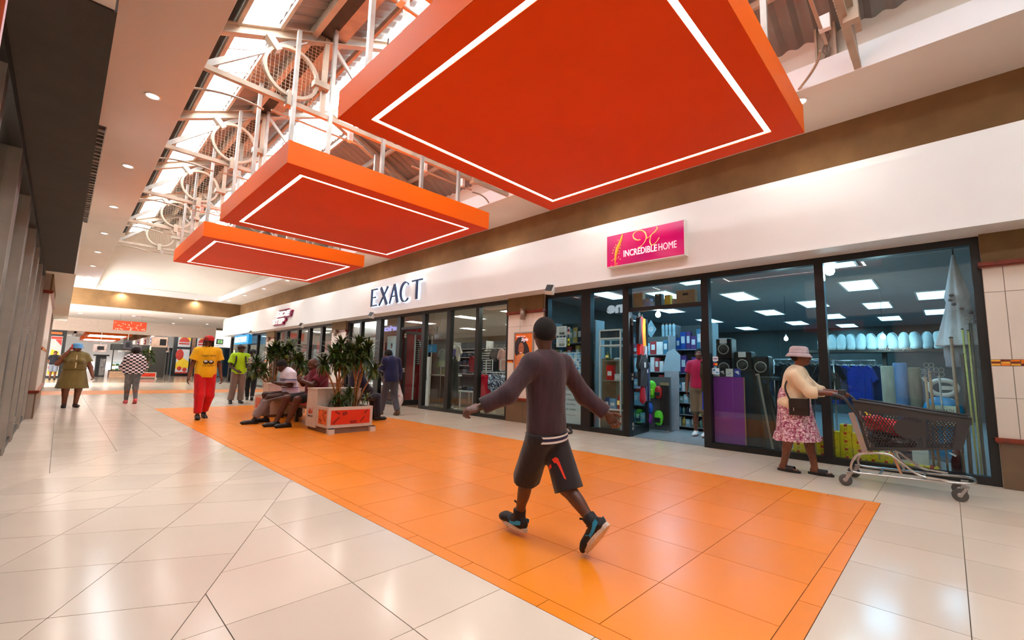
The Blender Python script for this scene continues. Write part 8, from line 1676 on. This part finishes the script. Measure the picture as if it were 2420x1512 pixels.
for r in range(3):
    for k in range(14):
        t = thing('folded_jeans', 'stack of folded jeans on the clothing shop back shelving', 'jeans', (11.6, 10.78+.28*k+(.06 if k > 6 else 0), 1.02+.33*r), group='folded jeans on the back shelving'); hh = .16+.08*R_.random(); m_ = FOLD[R_.randrange(6)]
        for j in range(3): q = MB(); q.bbox(-.15, .15, -.11, .11, hh/3*j, hh/3*(j+1)-.004, .008); q.obj('fold', m_ if j % 2 else FOLD[R_.randrange(6)], t)
t = thing('display_table', 'pale low display tables in the clothing shop', 'table', (9.7, 11.4, 0)); q = MB(); q.box(-.5, .5, -.7, .7, .46, .50); q.obj('top', M_wht, t)
for x in (-.46, .46):
    for y_ in (-.66, 0, .66): q = MB(); q.box(x-.02, x+.02, y_-.02, y_+.02, 0, .46); q.obj('leg', M_wht, t)
for k in range(5): carton((9.5, 10.9+.25*k, .50), .25, .18, .08+.03*(k % 3), FOLD[k], 'folded knit pile on the low display table', 'folded knits on the low table', 'knitwear')
t = thing('mannequin', 'dark dressed mannequin behind the middle clothing window', 'mannequin', (8.35, 10.62, 0)); S = Sdf(); S.ell((0, 0, 1.25), (.11, .17, .24)); S.cone((0, 0, 1.0), (0, 0, .35), .15, .19, .05, ax=(1, 0, 0), fs=.7); S.cone((0, 0, 1.45), (0, 0, 1.55), .04, .04, .04); S.obj('dress', cloth('dark mannequin dress', (44, 38, 34), .85, .5, 9), t, .015); q = MB(); q.cyl((0, 0, 0), (0, 0, .4), .02, n=8); q.lathe([(.17, 0), (.17, .015), (.02, .03)], n=18); q.obj('stand', M_chrome, t)
t = thing('hanging_sign', 'sky-blue hanging card in the clothing shop', 'sign', (8.3, 11.72, 1.70)); q = MB(); q.box(-.006, .006, -.23, .23, 0, .25); q.obj('card', mat('sky card', (20, 140, 206), .5), t)
for k in range(3): q = MB(); q.box(-.008, -.006, .0, .14, .06+.05*k, .07+.05*k); q.obj('print_line', M_wht, t)
q = MB(); q.cyl((0, 0, .25), (0, 0, 1.25), .004, n=5); q.obj('wire', M_galv, t)
t = thing('counter', 'brown pay counter with white top in the clothing shop', 'counter', (9.3, 12.3, 0)); q = MB(); q.bbox(-.3, .3, -.45, .45, 0, .95, .01); q.obj('body', mat('brown counter', (80, 60, 48), .5), t); q = MB(); q.box(-.33, .33, -.48, .48, .95, 1.0); q.obj('top', M_wht, t)
t = thing('mirror_stand', 'grey framed mirror standing in the clothing shop', 'mirror', (9.0, 12.2, 1.0)); q = MB(); [q.box(-.02, .02, a, b, c, d) for a, b, c, d in ((-.5, .5, 1.35, 1.40), (-.5, -.45, 0, 1.35), (.45, .5, 0, 1.35))]; q.obj('frame', M_galv, t); q = MB(); q.box(0, .01, -.45, .45, .0, 1.35); q.obj('glass', mat('mirror grey', (190, 190, 186), .1, .6), t)
t.location.z = 1.0
door_leaf(2, 7.74, 12.50, .10, 1.12, 2.38, 'black glazed door of the clothing shop standing open')
# ================================================================== goods: sneaker shop
for k, (y_, z, w, h, c, lab) in enumerate(((23.6, .3, 1.0, 2.3, (150, 130, 130), 'faded figure poster in the first sneaker window'), (20.8, 1.9, .9, .8, (120, 40, 40), 'dark red banner inside the sneaker shop'), (19.2, 1.75, 1.6, .5, (190, 50, 40), 'red backdrop strip inside the sneaker shop'))):
    t = thing('window_poster', lab, 'poster', (7.95, y_, z)); q = MB(); q.box(0, .01, -w/2, w/2, 0, h); q.obj('sheet', mat('sneaker sheet %d' % k, c, .5, var=.3, vscale=2.5), t); q = MB(); q.box(-.004, 0, -w*.2, w*.3, h*.3, h*.7); q.obj('print', mat('sneaker print %d' % k, tuple(min(255, v*1.3) for v in c), .5, var=.3, vscale=5), t); q = MB(); q.cyl((0, 0, h), (0, 0, 2.95-z), .005, n=5); q.obj('wire', M_galv, t)
t = thing('neon_sign', 'white neon star-and-chevron disc in the sneaker shop', 'sign', (8.1, 21.0, 2.3)); q = MB(); q.tube([(0, .16*math.cos(a), .16*math.sin(a)) for a in [2*PI*i/24 for i in range(24)]], .012, 6, closed=True); q.obj('ring', emis('neon white', (230, 240, 255), 6), t); q = MB(); q.tube([(0, .06, .10), (0, -.05, 0), (0, .06, -.10)], .016, 6); q.obj('chevron', MATS['neon white'], t); q = MB(); q.cyl((0, 0, .17), (0, 0, .65), .005, n=5); q.obj('wire', M_galv, t)
shelf_unit((10.2, 19.5, 0), 3.4, 2.2, .35, 5, 'sneaker wall shelving behind the white-shirted shopper', 12, 'boxes on the sneaker wall', 'shoe box on the sneaker wall shelving', pal=(2, 0, 4, 3, 1))
shelf_unit((10.2, 22.9, 0), 2.6, 2.2, .35, 5, 'sneaker wall shelving beyond the neon sign', 10, 'boxes on the far sneaker wall', 'shoe box on the far sneaker wall shelving', pal=(2, 3, 4, 9, 1))
# left shops: a few things glimpsed through the glass
shelf_unit((-1.3, 8.9, 0), 1.6, 2.2, .4, 4, 'shelf of pale goods behind the left shop glass', 7, 'goods behind the left glass', 'pale packet on the shelf behind the left shop glass', rz=PI, pal=(0, 2, 8, 5))
t = thing('round_sign', 'white round window sign with magenta edge behind the left glass', 'sign', (-.52, 7.6, 1.35)); q = MB(); q.prism([(.42*math.cos(2*PI*i/28), .42+.42*math.sin(2*PI*i/28)) for i in range(28)], lambda u, v, k: (-.006*k, u, v)); q.obj('disc', M_wht, t); q = MB(); q.tube([(.0, .42*math.cos(2*PI*i/28), .42+.42*math.sin(2*PI*i/28)) for i in range(28)], .012, 6, closed=True); q.obj('edge', mat('magenta edge', (200, 40, 110), .5), t); q = MB(); q.box(-.02, -.006, -.02, .02, -1.35, .1); q.obj('post', M_galv, t)
